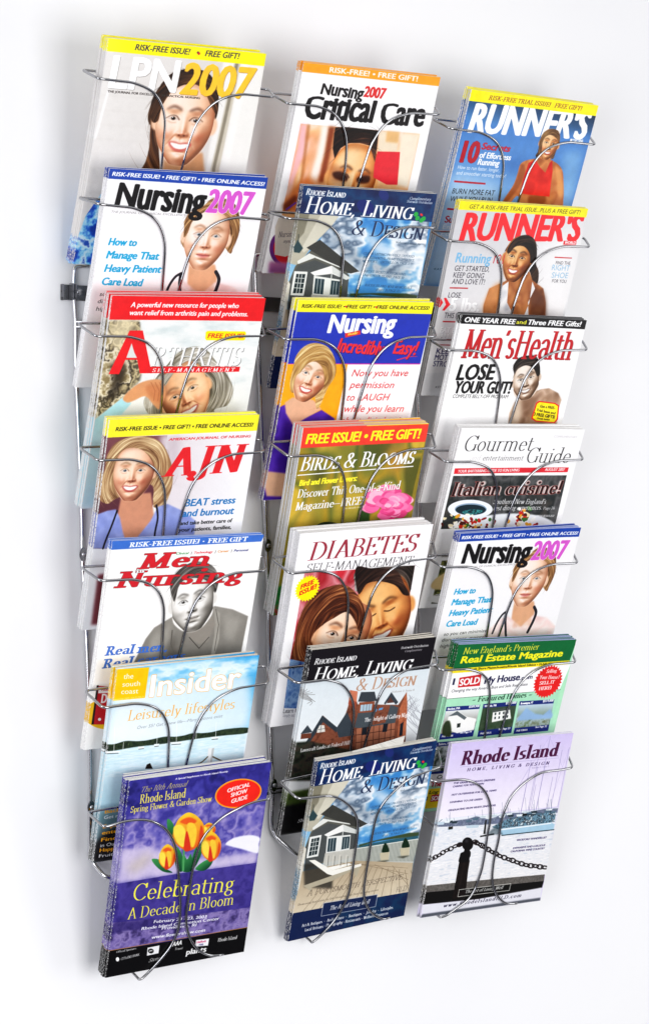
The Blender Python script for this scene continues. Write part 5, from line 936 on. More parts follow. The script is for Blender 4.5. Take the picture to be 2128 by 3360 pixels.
 S.line([(159.8, 129.1), (168.0, 131.5), (174.4, 130.4)],0.82,'c83c74',bl=0.3,al=0.6,sm=True)
 S.poly([(127.4, 106.0), (131.7, 100.5), (140.2, 100.5), (148.8, 106.2), (145.4, 110.8), (139.2, 111.9), (131.2, 109.6)],'f06aa0',bl=0.4,sm=True)
 S.line([(131.2, 109.6), (139.2, 111.9), (145.4, 110.8)],0.82,'c83c74',bl=0.3,al=0.6,sm=True)
 S.poly([(156.0, 124.1), (160.3, 118.7), (168.8, 118.7), (177.4, 124.4), (174.0, 129.0), (167.8, 130.0), (159.9, 127.7)],'f894bc',bl=0.4,sm=True)
 S.line([(159.9, 127.7), (167.8, 130.0), (174.0, 129.0)],0.84,'c83c74',bl=0.3,al=0.6,sm=True)
 S.poly([(159.2, 116.1), (163.4, 110.7), (171.7, 110.7), (180.2, 116.3), (176.8, 120.8), (170.8, 121.8), (163.0, 119.5)],'e4508c',bl=0.4,sm=True)
 S.line([(163.0, 119.5), (170.8, 121.8), (176.8, 120.8)],0.83,'c83c74',bl=0.3,al=0.6,sm=True)
 S.poly([(152.2, 107.7), (156.3, 102.5), (164.5, 102.5), (172.7, 107.9), (169.5, 112.3), (163.5, 113.3), (155.9, 111.1)],'fbb4cc',bl=0.4,sm=True)
 S.line([(155.9, 111.1), (163.5, 113.3), (169.5, 112.3)],0.82,'c83c74',bl=0.3,al=0.6,sm=True)
 S.poly([(148.7, 125.4), (152.7, 120.2), (160.7, 120.2), (168.8, 125.6), (165.6, 129.9), (159.8, 130.9), (152.3, 128.7)],'f47cac',bl=0.4,sm=True)
 S.line([(152.3, 128.7), (159.8, 130.9), (165.6, 129.9)],0.84,'c83c74',bl=0.3,al=0.6,sm=True)
 S.poly([(148.1, 125.0), (152.1, 119.9), (159.9, 120.0), (167.8, 125.2), (164.7, 129.5), (159.0, 130.4), (151.7, 128.2)],'d8447c',bl=0.4,sm=True)
 S.line([(151.7, 128.2), (159.0, 130.4), (164.7, 129.5)],0.83,'c83c74',bl=0.3,al=0.6,sm=True)
 S.poly([(156.9, 114.7), (160.8, 109.8), (168.5, 109.8), (176.3, 115.0), (173.2, 119.1), (167.6, 120.1), (160.4, 117.9)],'f06aa0',bl=0.4,sm=True)
 S.line([(160.4, 117.9), (167.6, 120.1), (173.2, 119.1)],0.84,'c83c74',bl=0.3,al=0.6,sm=True)
 S.poly([(151.4, 109.0), (155.2, 104.2), (162.8, 104.2), (170.3, 109.3), (167.3, 113.3), (161.8, 114.2), (154.9, 112.2)],'f894bc',bl=0.4,sm=True)
 S.line([(154.9, 112.2), (161.8, 114.2), (167.3, 113.3)],0.82,'c83c74',bl=0.3,al=0.6,sm=True)
 S.poly([(142.2, 123.2), (145.9, 118.5), (153.3, 118.5), (160.7, 123.4), (157.8, 127.4), (152.4, 128.3), (145.6, 126.2)],'e4508c',bl=0.4,sm=True)
 S.line([(145.6, 126.2), (152.4, 128.3), (157.8, 127.4)],0.83,'c83c74',bl=0.3,al=0.6,sm=True)
 S.poly([(155.0, 113.7), (158.6, 109.1), (165.8, 109.1), (173.1, 114.0), (170.2, 117.8), (165.0, 118.7), (158.3, 116.7)],'fbb4cc',bl=0.4,sm=True)
 S.line([(158.3, 116.7), (165.0, 118.7), (170.2, 117.8)],0.83,'c83c74',bl=0.3,al=0.6,sm=True)
 S.poly([(133.1, 112.6), (136.6, 108.2), (143.6, 108.2), (150.6, 112.8), (147.8, 116.6), (142.8, 117.5), (136.3, 115.5)],'f47cac',bl=0.4,sm=True)
 S.line([(136.3, 115.5), (142.8, 117.5), (147.8, 116.6)],0.83,'c83c74',bl=0.3,al=0.6,sm=True)
 S.poly([(138.6, 108.5), (142.1, 104.1), (148.9, 104.1), (155.8, 108.7), (153.0, 112.4), (148.1, 113.2), (141.7, 111.3)],'d8447c',bl=0.4,sm=True)
 S.line([(141.7, 111.3), (148.1, 113.2), (153.0, 112.4)],0.83,'c83c74',bl=0.3,al=0.6,sm=True)
 S.poly([(148.5, 121.5), (151.8, 117.3), (158.5, 117.3), (165.2, 121.8), (162.6, 125.3), (157.7, 126.2), (151.5, 124.3)],'f06aa0',bl=0.4,sm=True)
 S.line([(151.5, 124.3), (157.7, 126.2), (162.6, 125.3)],0.83,'c83c74',bl=0.3,al=0.6,sm=True)
 S.poly([(152.6, 113.4), (155.8, 109.2), (162.3, 109.2), (168.9, 113.6), (166.3, 117.1), (161.6, 117.9), (155.5, 116.1)],'f894bc',bl=0.4,sm=True)
 S.line([(155.5, 116.1), (161.6, 117.9), (166.3, 117.1)],0.83,'c83c74',bl=0.3,al=0.6,sm=True)
 S.poly([(141.2, 109.9), (144.3, 105.8), (150.6, 105.8), (156.9, 110.1), (154.4, 113.4), (149.8, 114.2), (144.0, 112.5)],'e4508c',bl=0.4,sm=True)
 S.line([(144.0, 112.5), (149.8, 114.2), (154.4, 113.4)],0.82,'c83c74',bl=0.3,al=0.6,sm=True)
 S.poly([(152.1, 114.5), (155.2, 110.6), (161.3, 110.6), (167.5, 114.7), (165.0, 118.0), (160.6, 118.7), (154.9, 117.0)],'fbb4cc',bl=0.4,sm=True)
 S.line([(154.9, 117.0), (160.6, 118.7), (165.0, 118.0)],0.83,'c83c74',bl=0.3,al=0.6,sm=True)
 S.poly([(150.0, 112.7), (153.0, 108.9), (158.9, 108.9), (164.9, 112.9), (162.5, 116.1), (158.2, 116.8), (152.7, 115.2)],'f47cac',bl=0.4,sm=True)
 S.line([(152.7, 115.2), (158.2, 116.8), (162.5, 116.1)],0.83,'c83c74',bl=0.3,al=0.6,sm=True)
 S.poly([(144.8, 118.6), (147.7, 115.0), (153.4, 115.0), (159.2, 118.8), (156.9, 121.9), (152.7, 122.6), (147.4, 121.0)],'d8447c',bl=0.4,sm=True)
 S.line([(147.4, 121.0), (152.7, 122.6), (156.9, 121.9)],0.83,'c83c74',bl=0.3,al=0.6,sm=True)
 S.poly([(143.5, 117.4), (146.3, 113.9), (151.8, 113.9), (157.4, 117.6), (155.2, 120.5), (151.2, 121.2), (146.0, 119.7)],'f06aa0',bl=0.4,sm=True)
 S.line([(146.0, 119.7), (151.2, 121.2), (155.2, 120.5)],0.84,'c83c74',bl=0.3,al=0.6,sm=True)
 S.poly([(148.6, 117.5), (151.2, 114.1), (156.5, 114.1), (161.9, 117.6), (159.7, 120.5), (155.9, 121.1), (151.0, 119.7)],'f894bc',bl=0.4,sm=True)
 S.line([(151.0, 119.7), (155.9, 121.1), (159.7, 120.5)],0.82,'c83c74',bl=0.3,al=0.6,sm=True)
 S.poly([(148.5, 116.7), (151.0, 113.5), (156.1, 113.5), (161.2, 116.9), (159.2, 119.6), (155.5, 120.2), (150.8, 118.8)],'e4508c',bl=0.4,sm=True)
 S.line([(150.8, 118.8), (155.5, 120.2), (159.2, 119.6)],0.83,'c83c74',bl=0.3,al=0.6,sm=True)
 S.poly([(148.4, 115.7), (150.8, 112.6), (155.6, 112.7), (160.5, 115.9), (158.5, 118.4), (155.0, 119.0), (150.6, 117.7)],'fbb4cc',bl=0.4,sm=True)
 S.line([(150.6, 117.7), (155.0, 119.0), (158.5, 118.4)],0.83,'c83c74',bl=0.3,al=0.6,sm=True)
 S.poly([(84.2, 143.8), (81.3, 148.9), (71.9, 151.6), (59.6, 150.8), (49.1, 146.8), (44.4, 141.2), (47.2, 136.1), (56.5, 133.4), (68.8, 134.2), (79.4, 138.1)],'24301c',sm=True)
 S.poly([(60,172),(110,168),(120,185),(60,196)],'1c2414',1.5)
 S.grad([(0,222),(200,222),(200,266),(0,266)],'2c7c3c','145c28',ang=90,bl=3);S.mott([(0,222),(200,222),(200,266),(0,266)],['186030','28803c','c83040','206c34'],cell=8,seed=2,al=.7)
 S.poly([(-2.1, -0.5), (199.7, -0.4), (196.4, 26.1), (0.1, 27.7)],'ef4434')
 S.poly([(98.5, -0.7), (197.9, -0.6), (198.2, 0.9), (98.8, 0.8)],'fff030')
 S.text('FREE ISSUE! • FREE GIFT!',7.6,22.2,187.5,13.2,'fff22c',y1=20.7,bold=0.055,it=0.14,sh='a83020')
 S.text('Birds & Blooms',4.6,59.6,185.1,21.1,'ffffff',y1=56.4,font='serif',it=0.15,wt=0.15,thin=0.04,caps=0.82,sh='4c4818',so=0.5)
 S.line([(3.6, 65.1), (183.8, 60.5)],1.36,'ffffff')
 S.text('Bird and Flower Lovers:',8.1,80.0,97.4,7.9,'fff03c',y1=77.1,bold=0.06,it=0.1)
 S.text('Discover This One-of-a-Kind',7.7,97.1,169.0,12.0,'ffffff',y1=92.6,font='serif',it=0.08,wt=0.16,sh='4c4818')
 S.text('Magazine—FREE!',7.9,114.7,114.6,11.6,'ffffff',y1=111.5,font='serif',it=0.08,wt=0.16,sh='4c4818')
 S.text('See details inside',82.6,117.2,115.9,2.7,'f4f0d8',y1=116.1,it=0.1)
def cover_laughing_couple(S):
 S.text('DIABETES',17.4,39.2,189.7,25.5,'9c3444',y1=38.4,font='serif',it=0.14,wt=0.13,thin=0.03)
 S.line([(13.6, 42.1), (190.4, 41.8), (192.2, 61.0)],0.39,'d8d4d4')
 S.text('SELF-MANAGEMENT',17.6,55.8,186.8,12.0,'3a3638',y1=57.2,font='serif',it=0.14,wt=0.08,thin=0.025)
 S.grad([(15.8, 56.7), (190.1, 59.4), (190.4, 157.6), (188.6, 278.0), (17.3, 253.0), (14.5, 180.0)],'c83038','a82030',ang=90)
 S.mott([(15.8, 56.7), (190.1, 59.4), (190.4, 157.6), (188.6, 278.0), (17.3, 253.0), (14.5, 180.0)],['e84858', '8c2028', 'e8c8d0', 'c83040'],cell=30,seed=6,al=0.6,o=2)
 S.hair([(95.3, 61.9), (121.2, 58.6), (135.9, 71.1), (125.5, 81.3), (102.7, 90.3), (97.4, 78.7)],'9a9490','dcd8d4','3c3834',(143.2, 109.1),n=40)
 S.hair([(100.5, 79.0), (100.8, 58.7), (141.5, 57.6), (190.1, 59.4), (190.5, 94.8), (188.2, 104.0), (176.7, 99.1), (165.5, 84.9), (145.0, 75.6), (120.6, 77.1), (105.7, 85.0)],'28201c','5c504a','0c0a08',(147.4, 109.5),n=90,sm=False)
 S.face(151.8,127.0,44.3,rot=-0.3,turn=-0.45,skin='e09858',dark='8c4820',lip='8c3c2c',brow='281408',iris='201008',light='f8c080',neck=False,eyes=0,sh=1,smile=1)
 S.line([(152.6, 123.2), (161.0, 123.7), (169.0, 119.6)],1.64,'281408',sm=True,bl=0.5)
 S.line([(123.6, 129.8), (131.9, 130.2), (139.8, 126.1)],1.62,'281408',sm=True,bl=0.5)
 S.hair([(96.0, 54.6), (121.2, 58.6), (159.3, 63.8), (178.3, 86.1), (189.9, 102.3), (179.2, 101.3), (163.8, 86.7), (137.3, 78.6), (117.1, 80.5), (107.5, 94.5), (99.5, 78.9)],'2c1a14','5c4034','100806',(150.7, 121.2),n=120)
 S.hair([(41.2, 84.6), (64.1, 78.4), (84.6, 80.3), (103.4, 94.1), (117.3, 114.1), (123.4, 135.4), (119.0, 155.7), (97.3, 149.7), (69.0, 150.4), (43.7, 166.4), (39.5, 188.5), (17.1, 185.9), (17.3, 152.3), (18.5, 124.7), (27.7, 98.0)],'5c2c18','b87444','28100a',(78.0, 132.6),n=240,length=0.7,w=0.7)
 S.face(89.6,157.3,42.3,rot=0.28,turn=0.1,skin='ecb088',dark='a05c3c',lip='b84c44',brow='3c1c10',iris='2c1810',light='ffe0c8',neck=False,sh=1)
 S.hair([(39.9, 88.1), (64.1, 78.4), (84.6, 80.3), (103.4, 94.1), (118.4, 114.2), (123.8, 137.3), (117.9, 149.9), (106.3, 131.8), (91.7, 119.1), (72.8, 126.5), (58.1, 134.3), (44.4, 147.8), (38.9, 173.4), (21.2, 186.4), (17.3, 152.3), (18.5, 124.7), (26.0, 99.7)],'5c2c18','c08050','28100a',(79.3, 140.3),n=260,length=0.7,w=0.7)
 S.mott([(14.5, 180.0), (43.6, 188.9), (72.5, 215.1), (72.7, 262.0), (17.3, 253.0)],['2c4c8c', '5c80b8', '8cacd4', '3c60a0'],cell=9,seed=4)
 S.star(23.8,78.9,19.3,26,'fdee08',k=0.84)
 S.text('FREE',13.2,79.4,32.8,6.4,'e03020',y1=72.8,bold=0.06,it=0.05)
 S.text('ISSUE!',12.6,88.3,38.0,6.4,'e03020',y1=79.7,bold=0.06,it=0.05)
 S.text('Learn to',17.4,260.8,42.3,6.9,'2c2c34',y1=262.5)
 S.text('Simply eat well',17.8,266.6,45.4,4.8,'8c8c94',y1=269.1)
def cover_brick_mansion(S):
 S.grad([(-1.3, 46.7), (196.4, 42.9), (200.7, 175.9), (204.7, 245.4), (2.1, 233.0)],'d4dee4','f4f4f2',ang=90)
 S.poly([(-1.4, -0.9), (198.5, -1.0), (196.4, 47.7), (-2.4, 48.5)],'17131a')
 S.line([(187.8, 106.4), (180.1, 95.6), (170.2, 84.5)],0.65,'8c8c94',al=0.7,sm=True)
 S.line([(191.0, 109.6), (175.6, 97.0), (173.5, 86.1)],0.66,'8c8c94',al=0.7,sm=True)
 S.line([(194.3, 112.8), (171.2, 98.4), (176.9, 87.7)],0.66,'8c8c94',al=0.7,sm=True)
 S.line([(197.6, 116.0), (166.8, 99.8), (180.2, 89.3)],0.66,'8c8c94',al=0.7,sm=True)
 S.line([(200.9, 119.2), (181.8, 103.7), (183.6, 90.9)],0.66,'8c8c94',al=0.7,sm=True)
 S.line([(190.9, 120.7), (177.4, 105.1), (186.9, 92.5)],0.64,'8c8c94',al=0.7,sm=True)
 S.line([(194.1, 123.9), (173.0, 106.4), (190.3, 94.1)],0.66,'8c8c94',al=0.7,sm=True)
 S.line([(197.4, 127.1), (168.6, 107.8), (172.0, 93.0)],0.66,'8c8c94',al=0.7,sm=True)
 S.line([(200.7, 130.3), (183.6, 111.8), (175.3, 94.6)],0.66,'8c8c94',al=0.7,sm=True)
 S.line([(204.0, 133.5), (179.1, 113.2), (178.7, 96.2)],0.66,'8c8c94',al=0.7,sm=True)
 S.line([(194.0, 135.0), (174.7, 114.6), (182.0, 97.8)],0.65,'8c8c94',al=0.7,sm=True)
 S.line([(197.3, 138.2), (170.3, 115.9), (185.4, 99.4)],0.65,'8c8c94',al=0.7,sm=True)
 S.line([(200.6, 141.4), (185.3, 119.9), (188.8, 101.0)],0.65,'8c8c94',al=0.7,sm=True)
 S.line([(203.9, 144.7), (180.9, 121.3), (192.1, 102.6)],0.66,'8c8c94',al=0.7,sm=True)
 S.line([(207.2, 147.9), (176.5, 122.7), (173.8, 101.4)],0.66,'8c8c94',al=0.7,sm=True)
 S.line([(197.1, 149.3), (172.0, 124.1), (177.2, 103.1)],0.65,'8c8c94',al=0.7,sm=True)
 S.line([(-10.9, 54.0), (0.0, 59.1), (3.6, 56.8)],0.60,'4c4440',al=0.7,sm=True)
 S.line([(-10.6, 55.5), (1.6, 61.0), (8.2, 60.0)],0.61,'4c4440',al=0.7,sm=True)
 S.line([(-10.3, 57.1), (3.1, 62.9), (12.8, 63.2)],0.59,'4c4440',al=0.7,sm=True)
 S.line([(-10.0, 58.6), (4.7, 64.8), (17.4, 66.4)],0.60,'4c4440',al=0.7,sm=True)
 S.line([(-9.8, 60.2), (6.2, 66.7), (5.6, 67.6)],0.60,'4c4440',al=0.7,sm=True)
 S.line([(-9.5, 61.7), (7.8, 68.6), (10.2, 70.8)],0.61,'4c4440',al=0.7,sm=True)
 S.line([(-9.2, 63.3), (9.4, 70.5), (14.9, 74.1)],0.60,'4c4440',al=0.7,sm=True)
 S.line([(-8.9, 64.8), (10.9, 72.4), (19.5, 77.3)],0.61,'4c4440',al=0.7,sm=True)
 S.line([(-8.6, 66.3), (12.5, 74.4), (7.6, 78.5)],0.61,'4c4440',al=0.7,sm=True)
 S.line([(-8.3, 67.9), (14.1, 76.3), (12.3, 81.7)],0.61,'4c4440',al=0.7,sm=True)
 S.mott([(17.5, 135.9), (36.0, 99.9), (65.4, 125.2), (72.6, 99.1), (76.9, 68.8), (89.3, 89.7), (156.1, 98.4), (166.0, 80.1), (178.0, 140.7), (184.5, 191.6), (19.7, 175.0)],['5c3426', '84503c', '70402f'],bl=0.4)
 S.poly([(15.8, 137.6), (34.8, 99.4), (65.0, 123.2), (62.0, 128.6), (37.9, 109.8), (21.3, 140.3)],'343c44')
 S.poly([(60.8, 122.6), (73.7, 99.2), (84.2, 116.1), (92.5, 136.7), (67.8, 137.2)],'3c444c')
 S.poly([(88.5, 85.7), (90.8, 71.6), (113.0, 73.4), (119.1, 87.7), (107.7, 88.2)],'3c4248')
 S.poly([(90.8, 87.0), (116.1, 88.3), (116.3, 104.8), (93.2, 103.7)],'8c5038')
 S.poly([(94.2, 91.3), (112.6, 91.7), (113.1, 101.5), (94.9, 101.0)],'a8c0d0')
 S.line([(98.9, 90.9), (100.1, 101.1)],0.63,'4c3028')
 S.line([(103.8, 91.5), (105.1, 101.8)],0.63,'4c3028')
 S.line([(108.5, 92.2), (109.8, 102.4)],0.62,'4c3028')
 S.poly([(92.0, 103.2), (116.3, 104.4), (119.4, 124.8), (140.2, 123.7), (143.0, 96.7), (157.0, 102.4), (156.6, 125.9), (121.0, 132.8), (90.1, 124.7)],'4a5258')
 S.poly([(141.2, 77.9), (152.0, 93.9), (136.1, 93.8)],'5c3c34')
 S.poly([(140.7, 77.3), (155.3, 94.3), (151.7, 97.8), (140.5, 84.6), (134.4, 95.5), (131.8, 93.2)],'3c444c')
 S.mott([(166.0, 79.7), (171.5, 100.4), (179.0, 150.8), (165.1, 150.8), (159.6, 104.7)],['94543a', 'b46c4c', 'a45c40'])
 S.poly([(72.3, 66.3), (85.3, 69.9), (86.4, 85.4), (73.3, 81.8)],'c8785c')
 S.poly([(73.3, 81.8), (86.4, 85.4), (86.6, 97.0), (73.4, 87.6)],'a05038')
 S.poly([(92.7, 127.0), (156.6, 125.9), (160.2, 158.1), (135.9, 184.4), (101.5, 181.3)],'a06850')
 S.line([(93.7, 127.1), (102.1, 179.4)],1.05,'4c2c24')
 S.line([(103.1, 127.0), (111.4, 179.6)],1.06,'4c2c24')
 S.line([(112.5, 127.0), (120.7, 179.8)],1.05,'4c2c24')
 S.line([(121.9, 126.9), (130.1, 180.0)],1.05,'4c2c24')
 S.line([(131.4, 126.8), (139.4, 180.1)],1.06,'4c2c24')
 S.line([(140.9, 126.7), (148.8, 180.3)],1.06,'4c2c24')
 S.line([(150.4, 126.7), (158.3, 180.5)],1.07,'4c2c24')
 S.line([(94.7, 137.0), (157.7, 135.9)],1.06,'4c2c24')
 S.line([(97.1, 149.1), (160.2, 147.8)],1.06,'4c2c24')
 S.line([(99.5, 161.3), (162.7, 159.6)],1.06,'4c2c24')
 S.poly([(137.4, 125.3), (145.2, 125.4), (145.4, 138.2), (138.0, 138.1)],'20242c')
 S.poly([(104.0, 126.6), (111.8, 126.7), (112.1, 138.5), (104.3, 138.4)],'20242c')
 S.poly([(165.8, 129.1), (170.5, 125.8), (173.1, 148.0), (167.8, 148.2)],'20242c')
 S.poly([(30.7, 120.4), (33.6, 114.0), (40.9, 115.0), (43.9, 125.1), (31.1, 125.2)],'d8d4cc')
 S.line([(31.8, 120.5), (42.9, 120.1)],0.62,'343c44')
 S.line([(35.8, 114.9), (36.7, 125.1)],0.62,'343c44')
 S.poly([(6.1, 123.7), (22.3, 124.0), (22.8, 131.8), (6.5, 131.4)],'6c3c2c')
 S.poly([(5.1, 123.6), (13.8, 111.3), (24.2, 123.3)],'3c444c')
 S.poly([(117.7, 101.1), (122.8, 100.8), (121.5, 104.6), (116.3, 104.8)],'5c9cd0')
 S.poly([(125.8, 99.9), (132.0, 99.5), (130.6, 102.8), (124.4, 103.2)],'5c9cd0')
 S.mott([(-1.8, 135.1), (22.7, 136.6), (84.1, 157.1), (183.7, 177.4), (193.5, 223.3), (-5.3, 192.6), (-2.5, 163.9)],['1c1c1c', '3c342c', '2c3428', '14120f'],cell=7,seed=3,bl=1.2)
 S.mott([(0,212),(200,205),(200,240),(0,240)],['1c2410','3c4c1c','2c3c18'],cell=6,seed=3,bl=2);S.rect(0,232,200,280,'0c0a0c',2)
 S.text('Showcasing Real Estate',26,262,110,5,'f0f0f0',font='serif',it=.2,wt=.14);S.text('Home & Garden',45,270,100,3.4,'d0d0d0',font='serif',wt=.14)
 S.text('Rhode Island',7.9,22.0,74.1,8.7,'ffffff',y1=22.4,font='serif',it=0.18,wt=0.15,caps=0.78)
 S.text('Home, Living',10.1,46.8,168.2,19.9,'ffffff',y1=45.7,font='serif',it=0.18,wt=0.14,caps=0.76)
 S.text('& Design',82.1,69.1,179.0,18.4,'b89078',y1=71.0,font='serif',it=0.1,wt=0.13,caps=0.78)
 S.text('Statewide Distribution',143.3,13.2,187.3,3.6,'f4f4f4',y1=13.2,font='serif',it=0.2,wt=0.15)
 S.text('Complimentary',150.8,18.7,178.3,3.2,'c8c4c8',y1=18.5,font='serif',it=0.2,wt=0.12)
 S.text('Volume 2, Issue 8',141.3,78.5,178.1,3.1,'9c9490',y1=79.6,font='serif',wt=0.12)
 S.text('The Delight of Gallery Night',105.1,118.5,179.7,6.3,'ffffff',y1=118.8,font='serif',wt=0.16)
 S.text('Lovecraft Looks at Federal Hill',9.7,151.8,87.3,5.8,'ffffff',y1=150.1,font='serif',wt=0.16)
def cover_porch_and_deck(S):
 S.grad([(0.1, 36.7), (189.5, 40.0), (189.9, 156.2), (89.6, 148.1), (-4.9, 134.0)],'3c84c4','c4e0ec',ang=90)
 S.mott([(41.7, 36.6), (186.0, 39.5), (190.6, 154.2), (89.6, 148.1), (36.1, 73.1)],['4c90cc', '8cbce0', 'f4f6f8', 'c8d4e0', '6c7c90', 'ffffff'],cell=26,seed=17,ax=1.5,ctr=2.6,al=0.95)
 S.poly([(42.5, 64.8), (76.6, 77.1), (109.9, 99.4), (169.2, 111.4), (158.5, 123.8), (103.5, 110.2), (66.9, 90.8)],'5c6c7c',bl=7,al=0.6,sm=True)
 S.poly([(92.4, 53.0), (126.1, 74.6), (171.7, 83.1), (179.5, 68.3), (187.9, 94.3), (120.6, 89.5)],'f8f8f8',bl=5,al=0.8,sm=True)
 S.poly([(89.8, 149.2), (188.7, 151.2), (189.4, 159.4), (93.0, 155.2)],'3c6c7c')
 S.poly([(90.5, 147.3), (132.1, 145.3), (172.3, 144.7), (189.0, 147.3), (189.1, 152.8), (119.5, 147.7), (91.1, 150.6)],'4c5c40',bl=0.5)
 S.poly([(0.1, 36.7), (55.8, 39.4), (48.3, 52.7), (26.0, 82.5), (10.9, 110.2), (0.0, 107.8), (-1.5, 77.0)],'bcb8a8',bl=0.3)
 S.poly([(0.1, 36.7), (15.2, 37.5), (11.7, 64.6), (1.0, 81.3)],'8c8878',bl=0.5)
 S.poly([(30.4, 38.4), (55.8, 39.4), (48.3, 52.7), (22.6, 85.7), (15.9, 92.0), (11.3, 87.2)],'d4d0c0',bl=0.4)
 S.line([(4.6, 67.0), (6.0, 76.6)],0.96,'2c3838')
 S.poly([(0.6, 85.0), (4.7, 74.5), (14.0, 85.8), (10.2, 92.7), (2.5, 92.0)],'3c5458',bl=0.3)
 S.poly([(7.2, 111.3), (36.2, 74.1), (96.0, 114.7), (80.2, 119.4), (88.7, 166.8), (35.0, 165.9), (9.8, 169.8), (1.3, 137.5)],'6c6c64')
 S.poly([(35.1, 72.9), (98.2, 115.2), (86.3, 118.7), (70.9, 113.4), (18.6, 84.9)],'4c4c48')
 S.poly([(23.7, 92.6), (68.0, 108.8), (70.5, 111.3), (32.3, 98.3), (10.6, 108.2), (9.0, 104.0)],'e4e6e0')
 S.poly([(10.9, 110.2), (32.8, 101.3), (84.5, 120.4), (88.3, 164.6), (38.5, 162.7), (8.0, 171.4), (3.0, 135.9)],'5c6060')
 S.poly([(7.2, 118.2), (25.7, 118.4), (25.9, 152.4), (7.2, 151.9)],'e8eae6')
 S.poly([(10.7, 121.9), (23.3, 121.8), (23.4, 148.8), (10.3, 149.2)],'2c3c40')
 S.line([(14.5, 121.8), (15.0, 149.2)],0.81,'e0e4e0')
 S.line([(18.5, 122.7), (19.1, 150.2)],0.83,'e0e4e0')
 S.line([(9.7, 127.6), (22.6, 127.8)],0.81,'e0e4e0')
 S.line([(9.6, 134.5), (23.0, 134.8)],0.83,'e0e4e0')
 S.line([(9.6, 141.4), (23.4, 141.9)],0.84,'e0e4e0')
 S.poly([(35.3, 123.5), (73.5, 128.1), (75.8, 153.2), (37.5, 150.2)],'e8eae6')
 S.poly([(37.9, 127.1), (51.0, 128.1), (52.6, 149.7), (39.3, 148.6)],'3c5058')
 S.poly([(60.3, 129.2), (72.8, 130.3), (74.2, 149.7), (61.2, 149.7)],'3c5058')
 S.line([(41.7, 125.9), (43.2, 147.9)],0.63,'d0d8d8')
 S.line([(46.4, 127.0), (48.0, 149.0)],0.64,'d0d8d8')
 S.line([(64.8, 131.2), (66.5, 153.5)],0.64,'d0d8d8')
 S.line([(69.0, 132.1), (70.8, 154.5)],0.66,'d0d8d8')
 S.poly([(4.6, 136.3), (5.7, 168.7), (9.6, 232.8), (3.5, 239.6), (-0.1, 155.1), (0.5, 131.3)],'dcd8cc')
 S.poly([(-7.1, 117.8), (0.6, 118.6), (1.1, 135.4), (-2.7, 237.7), (-3.5, 237.5), (-5.0, 153.9)],'b4ac9c')
 S.line([(-7.2, 133.4), (0.1, 134.4)],0.61,'6c685c')
 S.line([(-7.5, 140.1), (0.3, 141.2)],0.62,'6c685c')
 S.line([(-7.7, 146.8), (0.5, 148.0)],0.61,'6c685c')
 S.line([(-8.0, 153.5), (0.7, 154.9)],0.63,'6c685c')
 S.line([(-8.2, 160.3), (0.9, 161.8)],0.63,'6c685c')
 S.line([(-8.5, 167.1), (1.0, 168.8)],0.63,'6c685c')
 S.line([(-8.7, 174.0), (1.2, 175.7)],0.63,'6c685c')
 S.line([(-9.0, 180.8), (1.4, 182.8)],0.64,'6c685c')
 S.line([(-9.2, 187.8), (1.6, 189.9)],0.63,'6c685c')
 S.line([(-9.5, 194.7), (1.8, 197.0)],0.64,'6c685c')
 S.line([(-9.7, 201.7), (2.0, 204.2)],0.65,'6c685c')
 S.line([(-10.0, 208.8), (2.1, 211.4)],0.64,'6c685c')
 S.line([(-10.2, 215.9), (2.3, 218.6)],0.64,'6c685c')
 S.line([(-10.5, 223.0), (2.5, 226.0)],0.65,'6c685c')
 S.poly([(29.7, 119.3), (57.8, 108.6), (87.4, 125.1), (81.7, 127.9), (59.8, 120.0), (36.4, 123.7)],'f4f4f0',bl=0.2)
 S.poly([(57.8, 108.6), (87.4, 125.1), (81.7, 127.9), (60.7, 119.2)],'d0d4d0',bl=0.3,al=0.8)
 S.line([(59.8, 120.0), (61.9, 154.0)],1.28,'d8dcd8')
 S.poly([(36.5, 149.9), (86.2, 152.5), (190.4, 158.5), (189.2, 199.1), (126.3, 182.4), (90.4, 175.6), (36.0, 172.4)],'cfcdc4',al=0.9)
 S.line([(87.1, 152.1), (90.1, 174.5)],0.91,'7c8478',al=0.8)
 S.line([(89.3, 152.3), (92.3, 174.9)],0.89,'7c8478',al=0.8)
 S.line([(91.4, 152.4), (94.4, 175.4)],0.90,'7c8478',al=0.8)
 S.line([(93.6, 152.5), (96.5, 175.8)],0.90,'7c8478',al=0.8)
 S.line([(95.7, 152.6), (98.7, 176.3)],0.91,'7c8478',al=0.8)
 S.line([(97.9, 152.8), (100.8, 176.7)],0.90,'7c8478',al=0.8)
 S.line([(100.0, 152.9), (103.0, 177.2)],0.91,'7c8478',al=0.8)
 S.line([(102.2, 153.0), (105.1, 177.6)],0.91,'7c8478',al=0.8)
 S.line([(104.3, 153.2), (107.3, 178.1)],0.91,'7c8478',al=0.8)
 S.line([(106.5, 153.3), (109.5, 178.5)],0.91,'7c8478',al=0.8)
 S.line([(108.7, 153.4), (111.6, 179.0)],0.91,'7c8478',al=0.8)
 S.line([(110.9, 153.6), (113.8, 179.4)],0.91,'7c8478',al=0.8)
 S.line([(113.0, 153.7), (116.0, 179.9)],0.92,'7c8478',al=0.8)
 S.line([(115.2, 153.8), (118.2, 180.3)],0.92,'7c8478',al=0.8)
 S.line([(117.4, 153.9), (120.4, 180.8)],0.93,'7c8478',al=0.8)
 S.line([(119.6, 154.1), (122.6, 181.3)],0.92,'7c8478',al=0.8)
 S.line([(121.8, 154.2), (124.8, 181.7)],0.92,'7c8478',al=0.8)
 S.line([(124.0, 154.3), (127.0, 182.2)],0.93,'7c8478',al=0.8)
